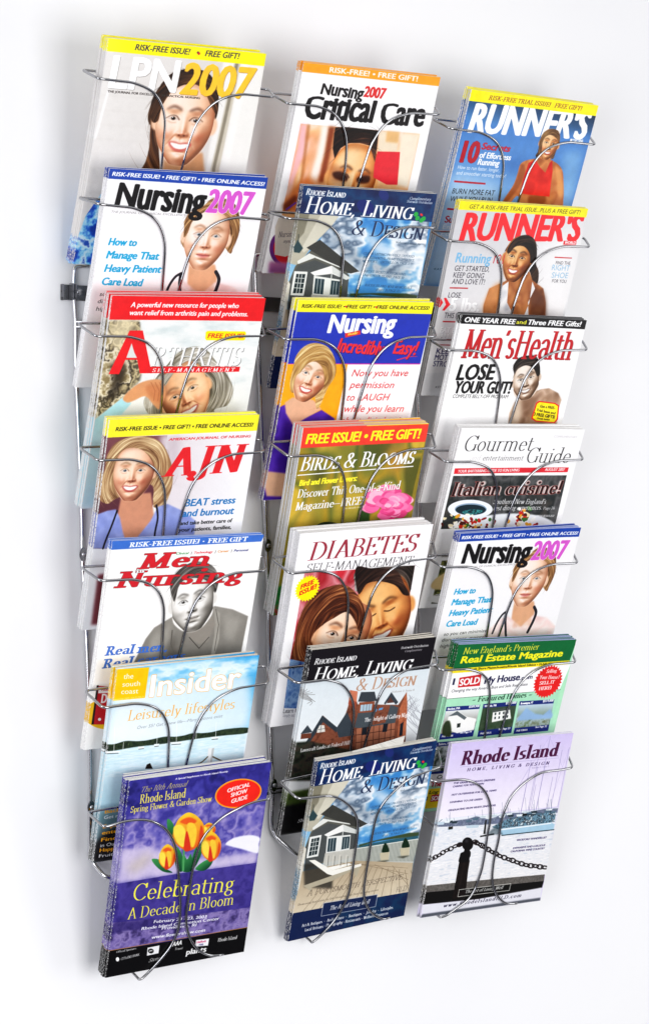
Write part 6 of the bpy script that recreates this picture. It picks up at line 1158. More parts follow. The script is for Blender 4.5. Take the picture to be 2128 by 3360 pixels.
 S.line([(126.3, 154.5), (129.2, 182.6)],0.92,'7c8478',al=0.8)
 S.line([(128.5, 154.6), (131.4, 183.1)],0.93,'7c8478',al=0.8)
 S.line([(130.7, 154.7), (133.7, 183.6)],0.93,'7c8478',al=0.8)
 S.line([(132.9, 154.9), (135.9, 184.0)],0.93,'7c8478',al=0.8)
 S.line([(135.2, 155.0), (138.1, 184.5)],0.93,'7c8478',al=0.8)
 S.line([(137.4, 155.1), (140.4, 185.0)],0.94,'7c8478',al=0.8)
 S.line([(139.6, 155.3), (142.6, 185.4)],0.94,'7c8478',al=0.8)
 S.line([(141.9, 155.4), (144.9, 185.9)],0.94,'7c8478',al=0.8)
 S.line([(144.2, 155.5), (147.2, 186.4)],0.94,'7c8478',al=0.8)
 S.line([(146.4, 155.7), (149.4, 186.9)],0.94,'7c8478',al=0.8)
 S.line([(148.7, 155.8), (151.7, 187.3)],0.94,'7c8478',al=0.8)
 S.line([(151.0, 155.9), (154.0, 187.8)],0.95,'7c8478',al=0.8)
 S.line([(153.2, 156.1), (156.3, 188.3)],0.95,'7c8478',al=0.8)
 S.line([(155.5, 156.2), (158.6, 188.8)],0.95,'7c8478',al=0.8)
 S.line([(157.8, 156.4), (160.8, 189.2)],0.95,'7c8478',al=0.8)
 S.line([(160.1, 156.5), (163.1, 189.7)],0.95,'7c8478',al=0.8)
 S.line([(162.4, 156.6), (165.5, 190.2)],0.96,'7c8478',al=0.8)
 S.line([(164.7, 156.8), (167.8, 190.7)],0.95,'7c8478',al=0.8)
 S.line([(167.0, 156.9), (170.1, 191.2)],0.96,'7c8478',al=0.8)
 S.line([(169.3, 157.0), (172.4, 191.6)],0.96,'7c8478',al=0.8)
 S.line([(171.6, 157.2), (174.7, 192.1)],0.96,'7c8478',al=0.8)
 S.line([(173.9, 157.3), (177.1, 192.6)],0.98,'7c8478',al=0.8)
 S.line([(176.3, 157.5), (179.4, 193.1)],0.95,'7c8478',al=0.8)
 S.line([(178.6, 157.6), (181.8, 193.6)],0.98,'7c8478',al=0.8)
 S.line([(181.0, 157.7), (184.1, 194.1)],0.96,'7c8478',al=0.8)
 S.line([(183.3, 157.9), (186.5, 194.6)],0.98,'7c8478',al=0.8)
 S.line([(185.6, 158.0), (188.9, 195.1)],0.98,'7c8478',al=0.8)
 S.line([(188.0, 158.2), (191.2, 195.6)],0.98,'7c8478',al=0.8)
 S.line([(86.3, 153.2), (190.4, 158.5)],1.33,'e8e8e0')
 S.poly([(134.1, 153.2), (143.7, 169.3), (131.0, 168.0)],'1c3824',sm=True,bl=0.3)
 S.poly([(128.0, 168.8), (144.4, 170.6), (145.4, 183.8), (132.0, 182.1)],'c8c0a8')
 S.poly([(124.5, 181.9), (147.3, 184.5), (136.5, 186.7)],'4c4c40',bl=1)
 S.poly([(167.1, 152.1), (177.2, 168.5), (164.0, 167.2)],'1c3824',sm=True,bl=0.3)
 S.poly([(161.0, 168.0), (177.9, 169.8), (179.1, 183.3), (165.3, 181.5)],'c8c0a8')
 S.poly([(157.5, 181.3), (181.1, 184.0), (170.0, 186.1)],'4c4c40',bl=1)
 S.grad([(4.3, 172.4), (89.9, 173.4), (189.0, 197.9), (191.6, 246.6), (-2.4, 239.5), (3.7, 197.1)],'b4a48c','dccfb8',ang=90)
 S.line([(64.8, 173.4), (15.8, 241.1)],0.67,'7c6c58',al=0.8)
 S.line([(73.5, 176.1), (29.3, 241.7)],0.68,'7c6c58',al=0.8)
 S.line([(82.4, 178.7), (43.0, 242.3)],0.69,'7c6c58',al=0.8)
 S.line([(91.4, 181.4), (56.9, 242.8)],0.69,'7c6c58',al=0.8)
 S.line([(100.5, 184.1), (71.0, 243.4)],0.69,'7c6c58',al=0.8)
 S.line([(109.7, 186.9), (85.3, 244.0)],0.69,'7c6c58',al=0.8)
 S.line([(118.9, 189.7), (99.8, 244.6)],0.71,'7c6c58',al=0.8)
 S.line([(128.3, 192.5), (114.5, 245.2)],0.72,'7c6c58',al=0.8)
 S.line([(137.8, 195.3), (129.4, 245.9)],0.73,'7c6c58',al=0.8)
 S.line([(147.4, 198.2), (144.5, 246.5)],0.73,'7c6c58',al=0.8)
 S.line([(157.2, 201.1), (159.9, 247.1)],0.73,'7c6c58',al=0.8)
 S.line([(167.0, 204.1), (175.5, 247.8)],0.74,'7c6c58',al=0.8)
 S.line([(176.9, 207.0), (191.3, 248.4)],0.76,'7c6c58',al=0.8)
 S.line([(187.0, 210.0), (207.4, 249.1)],0.76,'7c6c58',al=0.8)
 S.line([(197.2, 213.1), (223.7, 249.8)],0.76,'7c6c58',al=0.8)
 S.line([(64.4, 171.2), (181.1, 204.9)],0.67,'7c6c58',al=0.6)
 S.line([(93.1, 178.8), (183.4, 215.0)],0.69,'7c6c58',al=0.6)
 S.line([(122.8, 186.7), (185.7, 225.2)],0.71,'7c6c58',al=0.6)
 S.line([(153.6, 194.9), (187.9, 235.4)],0.73,'7c6c58',al=0.6)
 S.poly([(4.5, 160.3), (26.7, 163.8), (55.1, 189.9), (58.7, 212.3), (12.0, 199.4)],'3c3a34',bl=1.5,al=0.8)
 S.poly([(11.7, 156.0), (21.8, 157.5), (53.6, 181.1), (99.7, 180.1), (100.6, 184.6), (55.1, 189.9), (46.1, 185.5)],'f6f4ea',bl=0.2)
 S.poly([(44.4, 174.5), (79.7, 175.1), (84.5, 178.4), (53.6, 181.1)],'f8f6ee',bl=0.2)
 S.poly([(9.6, 196.6), (55.1, 189.9), (99.4, 184.3), (98.4, 190.5), (95.3, 202.7), (88.3, 187.9), (56.5, 198.8), (24.4, 202.8), (24.4, 209.2)],'b8b09c',bl=0.3)
 S.line([(41.6, 169.7), (40.6, 153.0)],1.08,'dcd8cc')
 S.line([(44.3, 171.4), (43.0, 155.6)],0.66,'5c5c54')
 S.line([(52.2, 172.4), (51.1, 155.5)],1.10,'dcd8cc')
 S.line([(55.0, 174.1), (53.6, 158.2)],0.67,'5c5c54')
 S.line([(63.0, 175.1), (61.8, 158.1)],1.11,'dcd8cc')
 S.line([(65.7, 176.8), (64.3, 160.8)],0.68,'5c5c54')
 S.line([(73.8, 177.8), (72.6, 160.7)],1.14,'dcd8cc')
 S.line([(76.7, 179.6), (75.1, 163.4)],0.67,'5c5c54')
 S.poly([(-2.4, 239.5), (191.6, 246.6), (190.5, 287.0), (0.1, 287.1)],'1c2f5c')
 S.mott([(84.9, 241.7), (191.6, 246.6), (190.5, 287.0), (57.7, 285.4)],['1c2f5c', '1a4468', '1c2f5c'],cell=20,seed=2,ctr=2.4)
 S.mott([(-0.8, -0.8), (191.6, -0.5), (190.6, 40.2), (-1.5, 38.3)],['1b2f60', '1c4c78', '1a3868', '18285a'],cell=26,seed=7,ctr=2)
 S.poly([(121.1, 7.5), (120.6, 11.6), (117.6, 13.7), (113.1, 13.0), (108.9, 9.8), (106.6, 5.3), (107.1, 1.3), (110.2, -0.8), (114.6, -0.2), (118.8, 3.0)],'2c3c7c',sm=True)
 S.poly([(103.5, 26.3), (102.3, 31.7), (96.6, 34.2), (88.8, 32.9), (81.9, 28.4), (78.4, 22.3), (79.7, 17.1), (85.3, 14.6), (93.0, 15.8), (100.0, 20.3)],'24347c',sm=True)
 S.a=np.clip(S.a,0,1)**1.15
 S.text('Rhode Island',5.4,12.5,60.6,8.8,'ffffff',y1=13.6,font='serif',it=0.14,wt=0.17,caps=0.78)
 S.text('Home, Living',7.6,36.9,161.3,22.8,'ffffff',y1=38.5,font='serif',it=0.14,wt=0.13,caps=0.74)
 S.text('& Design',77.8,64.2,181.8,21.5,'1c2c50',y1=66.7,font='serif',it=0.1,wt=0.12,caps=0.78,sh='c8d4e0')
 S.text('Complimentary',151.6,10.6,182.7,4.1,'e8ecf4',y1=10.1,font='serif',it=0.25,wt=0.14)
 S.text('Statewide Distribution',148.3,14.7,185.0,3.7,'e8ecf4',y1=14.9,font='serif',it=0.25,wt=0.14)
 S.poly([(167.3, 32.1), (165.8, 33.5), (163.8, 33.7), (162.2, 32.7), (161.6, 30.8), (162.1, 28.7), (163.7, 27.3), (165.6, 27.1), (167.2, 28.2), (167.9, 30.1)],'2ca848',sm=True)
 S.poly([(170.4, 37.7), (168.8, 39.1), (166.9, 39.3), (165.3, 38.2), (164.6, 36.3), (165.2, 34.2), (166.7, 32.8), (168.7, 32.6), (170.3, 33.7), (170.9, 35.6)],'2ca848',sm=True)
 S.poly([(176.8, 40.3), (175.2, 41.7), (173.2, 41.9), (171.6, 40.8), (171.0, 38.9), (171.5, 36.8), (173.1, 35.4), (175.0, 35.2), (176.7, 36.3), (177.3, 38.2)],'2ca848',sm=True)
 S.poly([(179.3, 38.0), (177.7, 39.4), (175.8, 39.6), (174.2, 38.5), (173.5, 36.5), (174.1, 34.5), (175.6, 33.1), (177.6, 32.9), (179.2, 33.9), (179.9, 35.9)],'2ca848',sm=True)
 S.poly([(174.8, 31.0), (174.6, 32.0), (173.8, 32.5), (172.5, 32.3), (171.3, 31.5), (170.6, 30.4), (170.8, 29.4), (171.6, 28.9), (172.9, 29.1), (174.1, 29.9)],'e83030',sm=True)
 S.text('Volume I, Issue IV',142.9,72.8,179.8,3.0,'3c4c5c',y1=74.4,font='serif',it=0.1)
 S.text('COVER LISTING PROUDLY OFFERED',99.8,91.0,173.4,3.4,'34506c',y1=92.4,font='serif',it=0.12,wt=0.13)
 S.text('BY PRUDENTIAL PRIME PROPERTIES,',99.8,96.6,174.7,3.5,'34506c',y1=98.0,font='serif',it=0.12,wt=0.13)
 S.text('NEWPORT.    DETAILS ON PAGE 5',99.8,101.8,168.4,3.5,'34506c',y1=103.0,font='serif',it=0.12,wt=0.13)
 S.text("SANTA'S SECRET PLAYGROUND,",102.6,116.1,166.4,3.6,'34506c',y1=118.8,font='serif',it=0.12,wt=0.13)
 S.text('AQUIDNECK ISLAND, PAGE 10',105.7,121.3,164.2,3.5,'34506c',y1=123.9,font='serif',it=0.12,wt=0.13)
 S.text('RHODE ISLAND WAR MEMORIALS',109.6,136.1,178.8,3.7,'34506c',y1=138.3,font='serif',it=0.12,wt=0.13)
 S.text('(PART 2) PAGE 22',127.1,142.5,161.7,3.6,'34506c',y1=143.0,font='serif',it=0.12,wt=0.13)
 S.text('A Portsmouth Perspective...',18.3,216.0,182.7,10.3,'584c44',y1=222.3,font='serif',it=0.2,wt=0.07,caps=0.8)
 S.text('HLD',168.3,242.5,186.1,8.7,'584c44',y1=243.3,font='serif',it=0.1,wt=0.07)
 S.text('Showcasing Real Estate for Sale throughout the State including estates',6.0,228.5,137.5,3.3,'6c6054',y1=232.9,font='serif',it=0.2)
 S.line([(48.4, 233.7), (137.6, 239.1), (137.6, 259.7), (48.4, 255.4), (48.4, 233.7)],0.69,'b8c0d0')
 S.poly([(48.9, 234.3), (137.0, 239.6), (137.0, 259.0), (48.9, 254.9)],'172850')
 S.text('The Art of Living Well',61.4,248.6,127.0,7.3,'ffffff',y1=252.0,font='serif',it=0.35,wt=0.13)
 S.text('Art & Antiques  •  Architecture  •  Boutiques  •  Jewelry  •  Lifestyles',19.0,266.8,168.2,5.0,'ffffff',y1=270.0,font='serif',wt=0.16)
 S.text('Local Artisans • Photography • Restaurants • Wellness Resources',25.1,275.5,161.6,5.1,'ffffff',y1=278.0,font='serif',wt=0.16)
def cover_runner_in_red_top(S):
 S.grad([(0.5, 14.9), (219.6, 14.2), (217.7, 49.5), (3.9, 45.8)],'14304c','5c94d0',ang=95)
 S.grad([(2.8, 42.1), (220.0, 41.3), (215.8, 142.2), (215.4, 257.8), (-0.1, 273.1), (-4.8, 142.8)],'4c80c4','a4c8ec',ang=90,bl=4)
 S.poly([(86.4, 84.7), (209.8, 86.1), (211.4, 106.1), (78.3, 104.9)],'28589c',bl=8,al=0.5)
 S.poly([(-4.5, 111.8), (84.2, 124.1), (101.2, 243.3), (2.4, 248.8)],'c8e0f4',bl=10,al=0.6)
 S.poly([(179.0, 68.8), (210.7, 66.0), (215.6, 134.1), (195.9, 135.6)],'8cb8e0',bl=6,al=0.6)
 S.text("RUNNER'S",8.9,56.4,212.6,37.9,'ffffff',y1=47.9,bold=0.06,it=0.14)
 S.poly([(185.3, 50.0), (207.5, 49.2), (208.0, 53.5), (185.9, 54.7)],'ffffff')
 S.text('WORLD',187.7,54.1,206.9,3.6,'6c90c0',y1=53.2,bold=0.03)
 S.hair([(138.1, 52.7), (143.6, 43.4), (154.9, 40.4), (163.8, 46.4), (166.1, 58.1), (164.7, 78.0), (160.5, 80.3), (140.7, 80.0), (133.0, 78.7), (137.0, 68.5), (135.2, 58.9)],'50341c','8c6038','281408',(152.5, 63.2),n=40)
 S.poly([(140.1, 78.1), (156.9, 76.7), (166.0, 89.8), (155.4, 102.6), (136.6, 90.2)],'c87c44',bl=0.5)
 S.mott([(112.3, 90.3), (134.2, 82.6), (161.1, 82.2), (183.0, 92.3), (193.1, 111.6), (200.8, 135.2), (199.8, 147.4), (168.1, 157.8), (124.7, 160.9), (123.3, 141.0), (117.4, 137.4), (105.6, 154.3), (96.6, 149.0), (107.8, 122.3), (110.0, 106.3)],['9c5428', 'd08850', 'b86c3c', 'dc9c64'],bl=0.4,sm=True,cell=20,o=2,ctr=1.5)
 S.poly([(112.9, 92.2), (123.0, 101.3), (120.8, 117.3), (105.5, 146.3), (97.8, 144.9), (109.5, 120.2)],'8c4820',bl=1.2,al=0.7,sm=True)
 S.poly([(170.9, 89.4), (185.6, 100.1), (195.8, 127.5), (188.5, 128.0), (178.4, 104.7)],'e09c60',bl=1.2,al=0.8,sm=True)
 S.mott([(124.1, 89.3), (134.5, 83.5), (145.0, 93.5), (157.1, 100.5), (160.0, 86.3), (163.5, 82.0), (169.0, 97.5), (171.8, 115.3), (175.2, 133.5), (140.5, 133.3), (123.6, 132.6), (121.9, 113.2)],['c41c14', 'ec3428', 'd8241c'],bl=0.3,cell=20,o=2,ctr=1.5)
 S.poly([(126.7, 112.9), (145.9, 119.3), (144.8, 131.4), (125.1, 130.9)],'b81c14',bl=3,al=0.5,sm=True)
 S.face(151.2,60.6,16.1,rot=0.06,turn=0.2,skin='dc9c68',dark='94582c',lip='b04030',brow='4c2c14',iris='201810',light='f8cc9c',neck=False,sh=1)
 S.hair([(133.4, 57.1), (137.1, 45.9), (145.2, 40.7), (155.9, 39.7), (164.5, 45.4), (168.0, 57.9), (161.1, 51.6), (147.6, 47.9), (139.3, 56.5), (141.3, 74.1), (136.2, 77.4), (134.6, 64.8)],'6a4828','a07c50','382010',(152.5, 63.2),n=50)
 S.text('10',8.0,97.6,37.7,28.3,'b01c30',y1=96.6,bold=0.06,it=0.05,edge='381020',ew=0.2)
 S.text('Secrets',39.1,77.5,87.7,8.9,'c02840',y1=77.2,bold=0.05,it=0.15,edge='501428',ew=0.15)
 S.text('of Effortless',38.8,89.2,92.4,7.9,'ffffff',y1=88.5,bold=0.04,it=0.1)
 S.text('Running',38.9,98.9,75.7,8.3,'ffffff',y1=98.1,bold=0.04,it=0.1)
 S.text('How to run faster, longer,',8.1,107.2,78.2,5.1,'e8f2fa',y1=106.1,it=0.1)
 S.text('and smoother starting today!',8.0,115.0,91.4,5.1,'e8f2fa',y1=113.3,it=0.1)
 S.poly([(7.5, 123.4), (60.3, 122.7), (60.6, 125.2), (7.7, 125.9)],'b02838')
 S.text('BURN MORE FAT',8.8,141.4,80.1,7.2,'1c1c24',y1=139.1,bold=0.0,it=0.08)
 S.text('WHILE YOU RUN',8.8,152.5,78.7,7.3,'1c1c24',y1=149.3,it=0.08)
 S.poly([(7.3, 161.8), (71.6, 161.7), (71.9, 164.3), (7.3, 164.4)],'b02838')
 S.text('Super Foods',8.5,182.2,82.0,9.3,'a02030',y1=179.9,bold=0.04)
 S.text('Energy to go',8.1,191.3,75.1,6.1,'e8f0f8',y1=189.2)
 S.text('contents',7.8,200.8,66.2,6.1,'e8f0f8',y1=199.4)
 S.text('KAT3105',12,250,38,3,'3c5c80')
 S.poly([(-3.0, -0.7), (221.3, -0.8), (219.8, 14.8), (-2.2, 15.4)],'fff014')
 S.text('RISK-FREE TRIAL ISSUE!   FREE GIFT!',31.5,10.9,192.4,6.0,'8c2830',y1=9.9,font='serif',it=0.2,wt=0.15,slab=0.05)
def cover_runner_in_white_tank(S):
 S.grad([(-3.9, 12.0), (223.3, 11.9), (216.4, 153.4), (224.1, 229.8), (-3.7, 241.2), (-5.5, 132.4)],'c8c8cc','f4f0ee',ang=60)
 S.poly([(141.6, 57.0), (214.7, 26.2), (227.3, 147.0), (177.6, 148.1)],'f4f2f2',bl=12,al=0.8)
 S.text("RUNNER'S",10.8,52.8,217.1,36.4,'f03038',y1=46.0,bold=0.06,it=0.12)
 S.poly([(189.0, 46.8), (211.6, 45.9), (212.1, 51.4), (189.5, 52.3)],'e03038')
 S.text('WORLD',191.6,51.2,210.8,3.8,'ffffff',y1=50.5,bold=0.03)
 S.hair([(101.5, 50.7), (111.6, 43.4), (125.6, 41.9), (139.6, 49.2), (147.1, 66.7), (149.0, 80.5), (156.9, 92.2), (159.3, 108.1), (150.6, 110.4), (137.7, 88.8), (96.4, 68.5), (93.3, 60.8)],'20140e','4c3424','080402',(124.6, 75.4),n=90)
 S.mott([(118.1, 97.4), (141.1, 92.7), (149.0, 104.4), (171.6, 115.8), (181.3, 135.8), (193.2, 188.7), (83.4, 190.2), (74.1, 142.3), (77.8, 118.4), (101.5, 107.8)],['7c4424', 'b87848', 'a06038', 'cc8c58'],bl=0.5,sm=False,cell=20,o=2,ctr=1.5)
 S.poly([(151.6, 114.4), (176.2, 123.8), (186.9, 160.1), (163.5, 160.5), (152.4, 136.5)],'4c2818',bl=3,al=0.7,sm=True)
 S.poly([(82.0, 116.3), (97.2, 110.0), (100.7, 133.7), (80.4, 158.1), (73.7, 140.4)],'d8945c',bl=3,al=0.7,sm=True)
 S.mott([(100.1, 113.8), (108.6, 107.6), (113.7, 137.4), (134.2, 161.1), (147.8, 156.8), (152.4, 136.5), (149.6, 106.4), (157.0, 116.2), (150.0, 136.5), (165.9, 189.0), (109.8, 189.8), (98.5, 153.8), (97.3, 129.8)],['c8c8cc', 'f0eeee', 'e0dede', 'b4b4ba'],bl=0.3,cell=20,o=2,ctr=1.5)
 S.face(116.1,75.3,24.0,rot=0.12,turn=-0.35,skin='c8844c',dark='6c3818',lip='a84034',brow='20100a',iris='140c08',light='f4c48c',neck=False,sh=1)
 S.hair([(94.9, 62.7), (101.5, 50.7), (114.0, 43.3), (128.3, 42.7), (141.3, 51.1), (146.6, 68.7), (140.5, 80.8), (134.6, 67.1), (122.5, 57.7), (108.2, 58.3), (98.8, 68.5)],'20140e','4c3424','080402',(122.2, 75.5),n=90)
 S.text('Running',11.9,83.7,71.5,13.3,'7cb4dc',y1=83.2,bold=0.03,it=0.08)
 S.text('101',75.3,83.0,93.4,12.9,'c83840',y1=83.2,bold=0.0,it=0.1)
 S.text('GET STARTED,',13.5,95.3,71.5,7.2,'2c2834',y1=94.9,it=0.1)
 S.text('KEEP GOING',13.4,104.6,64.9,7.2,'2c2834',y1=104.6,it=0.1)
 S.text('AND LOVE IT!',13.2,113.6,68.4,7.2,'2c2834',y1=113.2,it=0.1)
 S.poly([(11.5, 118.3), (42.3, 118.2), (42.2, 120.0), (11.5, 120.1)],'b83038')
 S.text('LOSE',11.7,132.8,32.6,7.2,'2c2834',y1=132.6,it=0.05)
 S.poly([(5.2, 133.7), (9.0, 133.2), (18.2, 142.6), (10.4, 151.3), (6.2, 151.0), (10.8, 142.8)],'e83038')
 S.poly([(-4.5, 132.0), (-0.2, 133.5), (5.5, 140.0), (2.3, 146.3), (-4.2, 148.1), (-7.9, 140.3)],'e83038')
 S.text('5 lbs.',17.5,151.5,68.7,18.1,'fafafa',y1=151.2,bold=0.05,sh='b0b0b4',so=0.5)
 S.text('THIS MONTH',12.1,161.5,60.5,7.6,'2c2834',y1=162.0,it=0.05)
 S.poly([(11.3, 165.6), (66.0, 166.1), (66.0, 168.0), (11.3, 167.5)],'c03038')
 S.text('EAT BETTER',10.0,182.4,63.5,7.6,'fafafa',y1=183.5,bold=0.03,sh='707078')
 S.text('ALL DAY',11.1,191.0,54.2,7.2,'fafafa',y1=191.5,bold=0.03,sh='707078')
 S.poly([(10.3, 198.9), (69.6, 199.7), (69.5, 201.2), (10.2, 200.4)],'a03038')
 S.text('KEEP',10.8,212.4,39.2,7.6,'34305c',y1=212.9,it=0.05,bold=0.02)
 S.text('MOTIVATED',10.2,221.4,66.0,7.8,'34305c',y1=222.1,it=0.05,bold=0.02)
 S.text('STRONG',10.1,230.5,50.3,7.8,'34305c',y1=231.4,it=0.05,bold=0.02)
 S.rect(0,225,230,275,'8c8c8c',12,.5);S.text('KST2112',22,262,42,3,'3c3c3c')
 S.poly([(179.3, 69.9), (210.1, 70.0), (210.0, 71.4), (179.2, 71.5)],'c83038')
 S.text('FIND THE',183.6,80.5,209.4,4.5,'4c4850',y1=80.4)
 S.text('RIGHT',178.9,89.1,210.3,7.9,'8cb8d8',y1=89.3)
 S.text('SHOE',181.3,99.9,210.1,7.8,'8cb8d8',y1=99.8)
 S.text('FOR YOU',184.1,106.6,209.5,4.6,'4c4850',y1=106.7)
 S.poly([(-3.6, -1.3), (222.7, -1.0), (221.4, 12.4), (-3.2, 12.0)],'fcec28')
 S.text('GET A RISK-FREE TRIAL ISSUE...PLUS A FREE GIFT!',18.0,9.6,207.9,5.7,'54441c',y1=8.6,it=0.2)
def cover_bare_shouldered_man(S):
 S.poly([(-3.5, -1.0), (218.9, -1.2), (217.7, 13.1), (1.1, 12.5)],'120f12')
 S.text('ONE YEAR FREE',6.2,10.1,93.3,6.9,'ffffff',y1=10.3,bold=0.06,it=0.15)
 S.text('and',94.7,9.5,111.4,5.4,'f4f040',y1=9.6,bold=0.02)
 S.text('Three FREE Gifts!',114.5,9.9,208.8,7.1,'ffffff',y1=9.5,bold=0.06,it=0.15)
 S.mott([(164.3, 102.4), (177.9, 100.5), (196.6, 107.6), (205.4, 117.3), (204.0, 133.1), (213.0, 172.7), (123.3, 173.1), (118.3, 138.0), (123.2, 122.4), (134.4, 112.6)],['8c6c54', 'ceb09a', 'a88870', 'e0c8b4'],bl=0.6,sm=False,cell=20,o=2,ctr=1.5)
 S.poly([(133.7, 118.4), (157.7, 112.2), (165.4, 106.2), (161.5, 125.8), (151.9, 141.5), (153.8, 165.1), (143.3, 161.2)],'6c4c38',bl=3,al=0.7,sm=True)
 S.poly([(120.2, 128.3), (132.0, 120.4), (141.3, 145.6), (127.2, 153.5)],'dcc8b4',bl=4,al=0.8,sm=True)
 S.poly([(179.5, 106.0), (200.7, 113.4), (199.3, 125.3), (178.1, 117.7)],'8c6c54',bl=3,al=0.6,sm=True)
 S.hair([(110.4, 80.3), (106.6, 70.8), (112.6, 59.2), (127.3, 54.1), (141.7, 55.6), (149.9, 64.0), (155.4, 79.3), (152.9, 87.1), (142.7, 75.7), (127.8, 72.2), (115.1, 76.4), (113.8, 84.1)],'241c18','5c5048','0c0806',(135.5, 91.3),n=80)
 S.face(134.3,89.0,22.1,rot=-0.25,turn=-0.2,skin='d4bca8',dark='6c503c',lip='806050',brow='20140c',iris='1c1410',light='f8ece0',neck=False,sh=1,jaw=1.1,bw=True)
 S.hair([(108.9, 76.5), (106.1, 68.9), (112.4, 58.3), (127.3, 54.1), (141.5, 55.0), (149.9, 64.0), (155.9, 79.3), (151.8, 83.2), (141.6, 71.9), (126.7, 68.4), (114.6, 74.5), (112.1, 82.2)],'241c18','5c5048','0c0806',(135.5, 91.3),n=110)
 S.text("Men'sHealth",13.2,60.4,203.2,40.5,'c02028',y1=58.4,font='serif',it=0.1,wt=0.17,thin=0.05,xh=0.72,sh='501010',so=0.5,space=0.98)
 S.text('LOSE',12.5,91.6,78.7,21.5,'141214',y1=89.8,bold=0.055,it=0.14)
 S.text('YOUR GUT!',14.7,110.4,112.3,16.9,'141214',y1=109.5,bold=0.055,it=0.14)
 S.text('COMPLETE BELLY-OFF PROGRAM',14.4,117.6,109.7,5.2,'3c3c3c',y1=116.8,it=0.15)
 S.poly([(165.6, 119.5), (195.5, 122.2), (204.3, 126.2), (208.0, 146.9), (203.6, 152.5), (168.5, 150.4), (159.2, 145.8), (160.2, 137.5), (161.2, 122.9)],'e02820')
 S.poly([(167.4, 121.4), (195.3, 123.9), (202.2, 127.2), (205.3, 146.1), (201.9, 150.9), (169.2, 148.8), (161.8, 145.0), (162.5, 137.5), (163.4, 124.2)],'fde820')
 S.text('Get a FREE-',170.0,129.2,197.8,3.6,'3c2c10',y1=131.6,bold=0.03)
 S.text('Trial Issue and',165.5,134.7,200.5,3.6,'3c2c10',y1=139.4,bold=0.03)
 S.text('3 FREE GIFTS!',162.2,141.4,201.4,4.6,'3c2c10',y1=145.7,bold=0.05)
 S.text('Details inside!',169.8,146.5,192.7,2.5,'3c2c10',y1=148.6,bold=0.02)
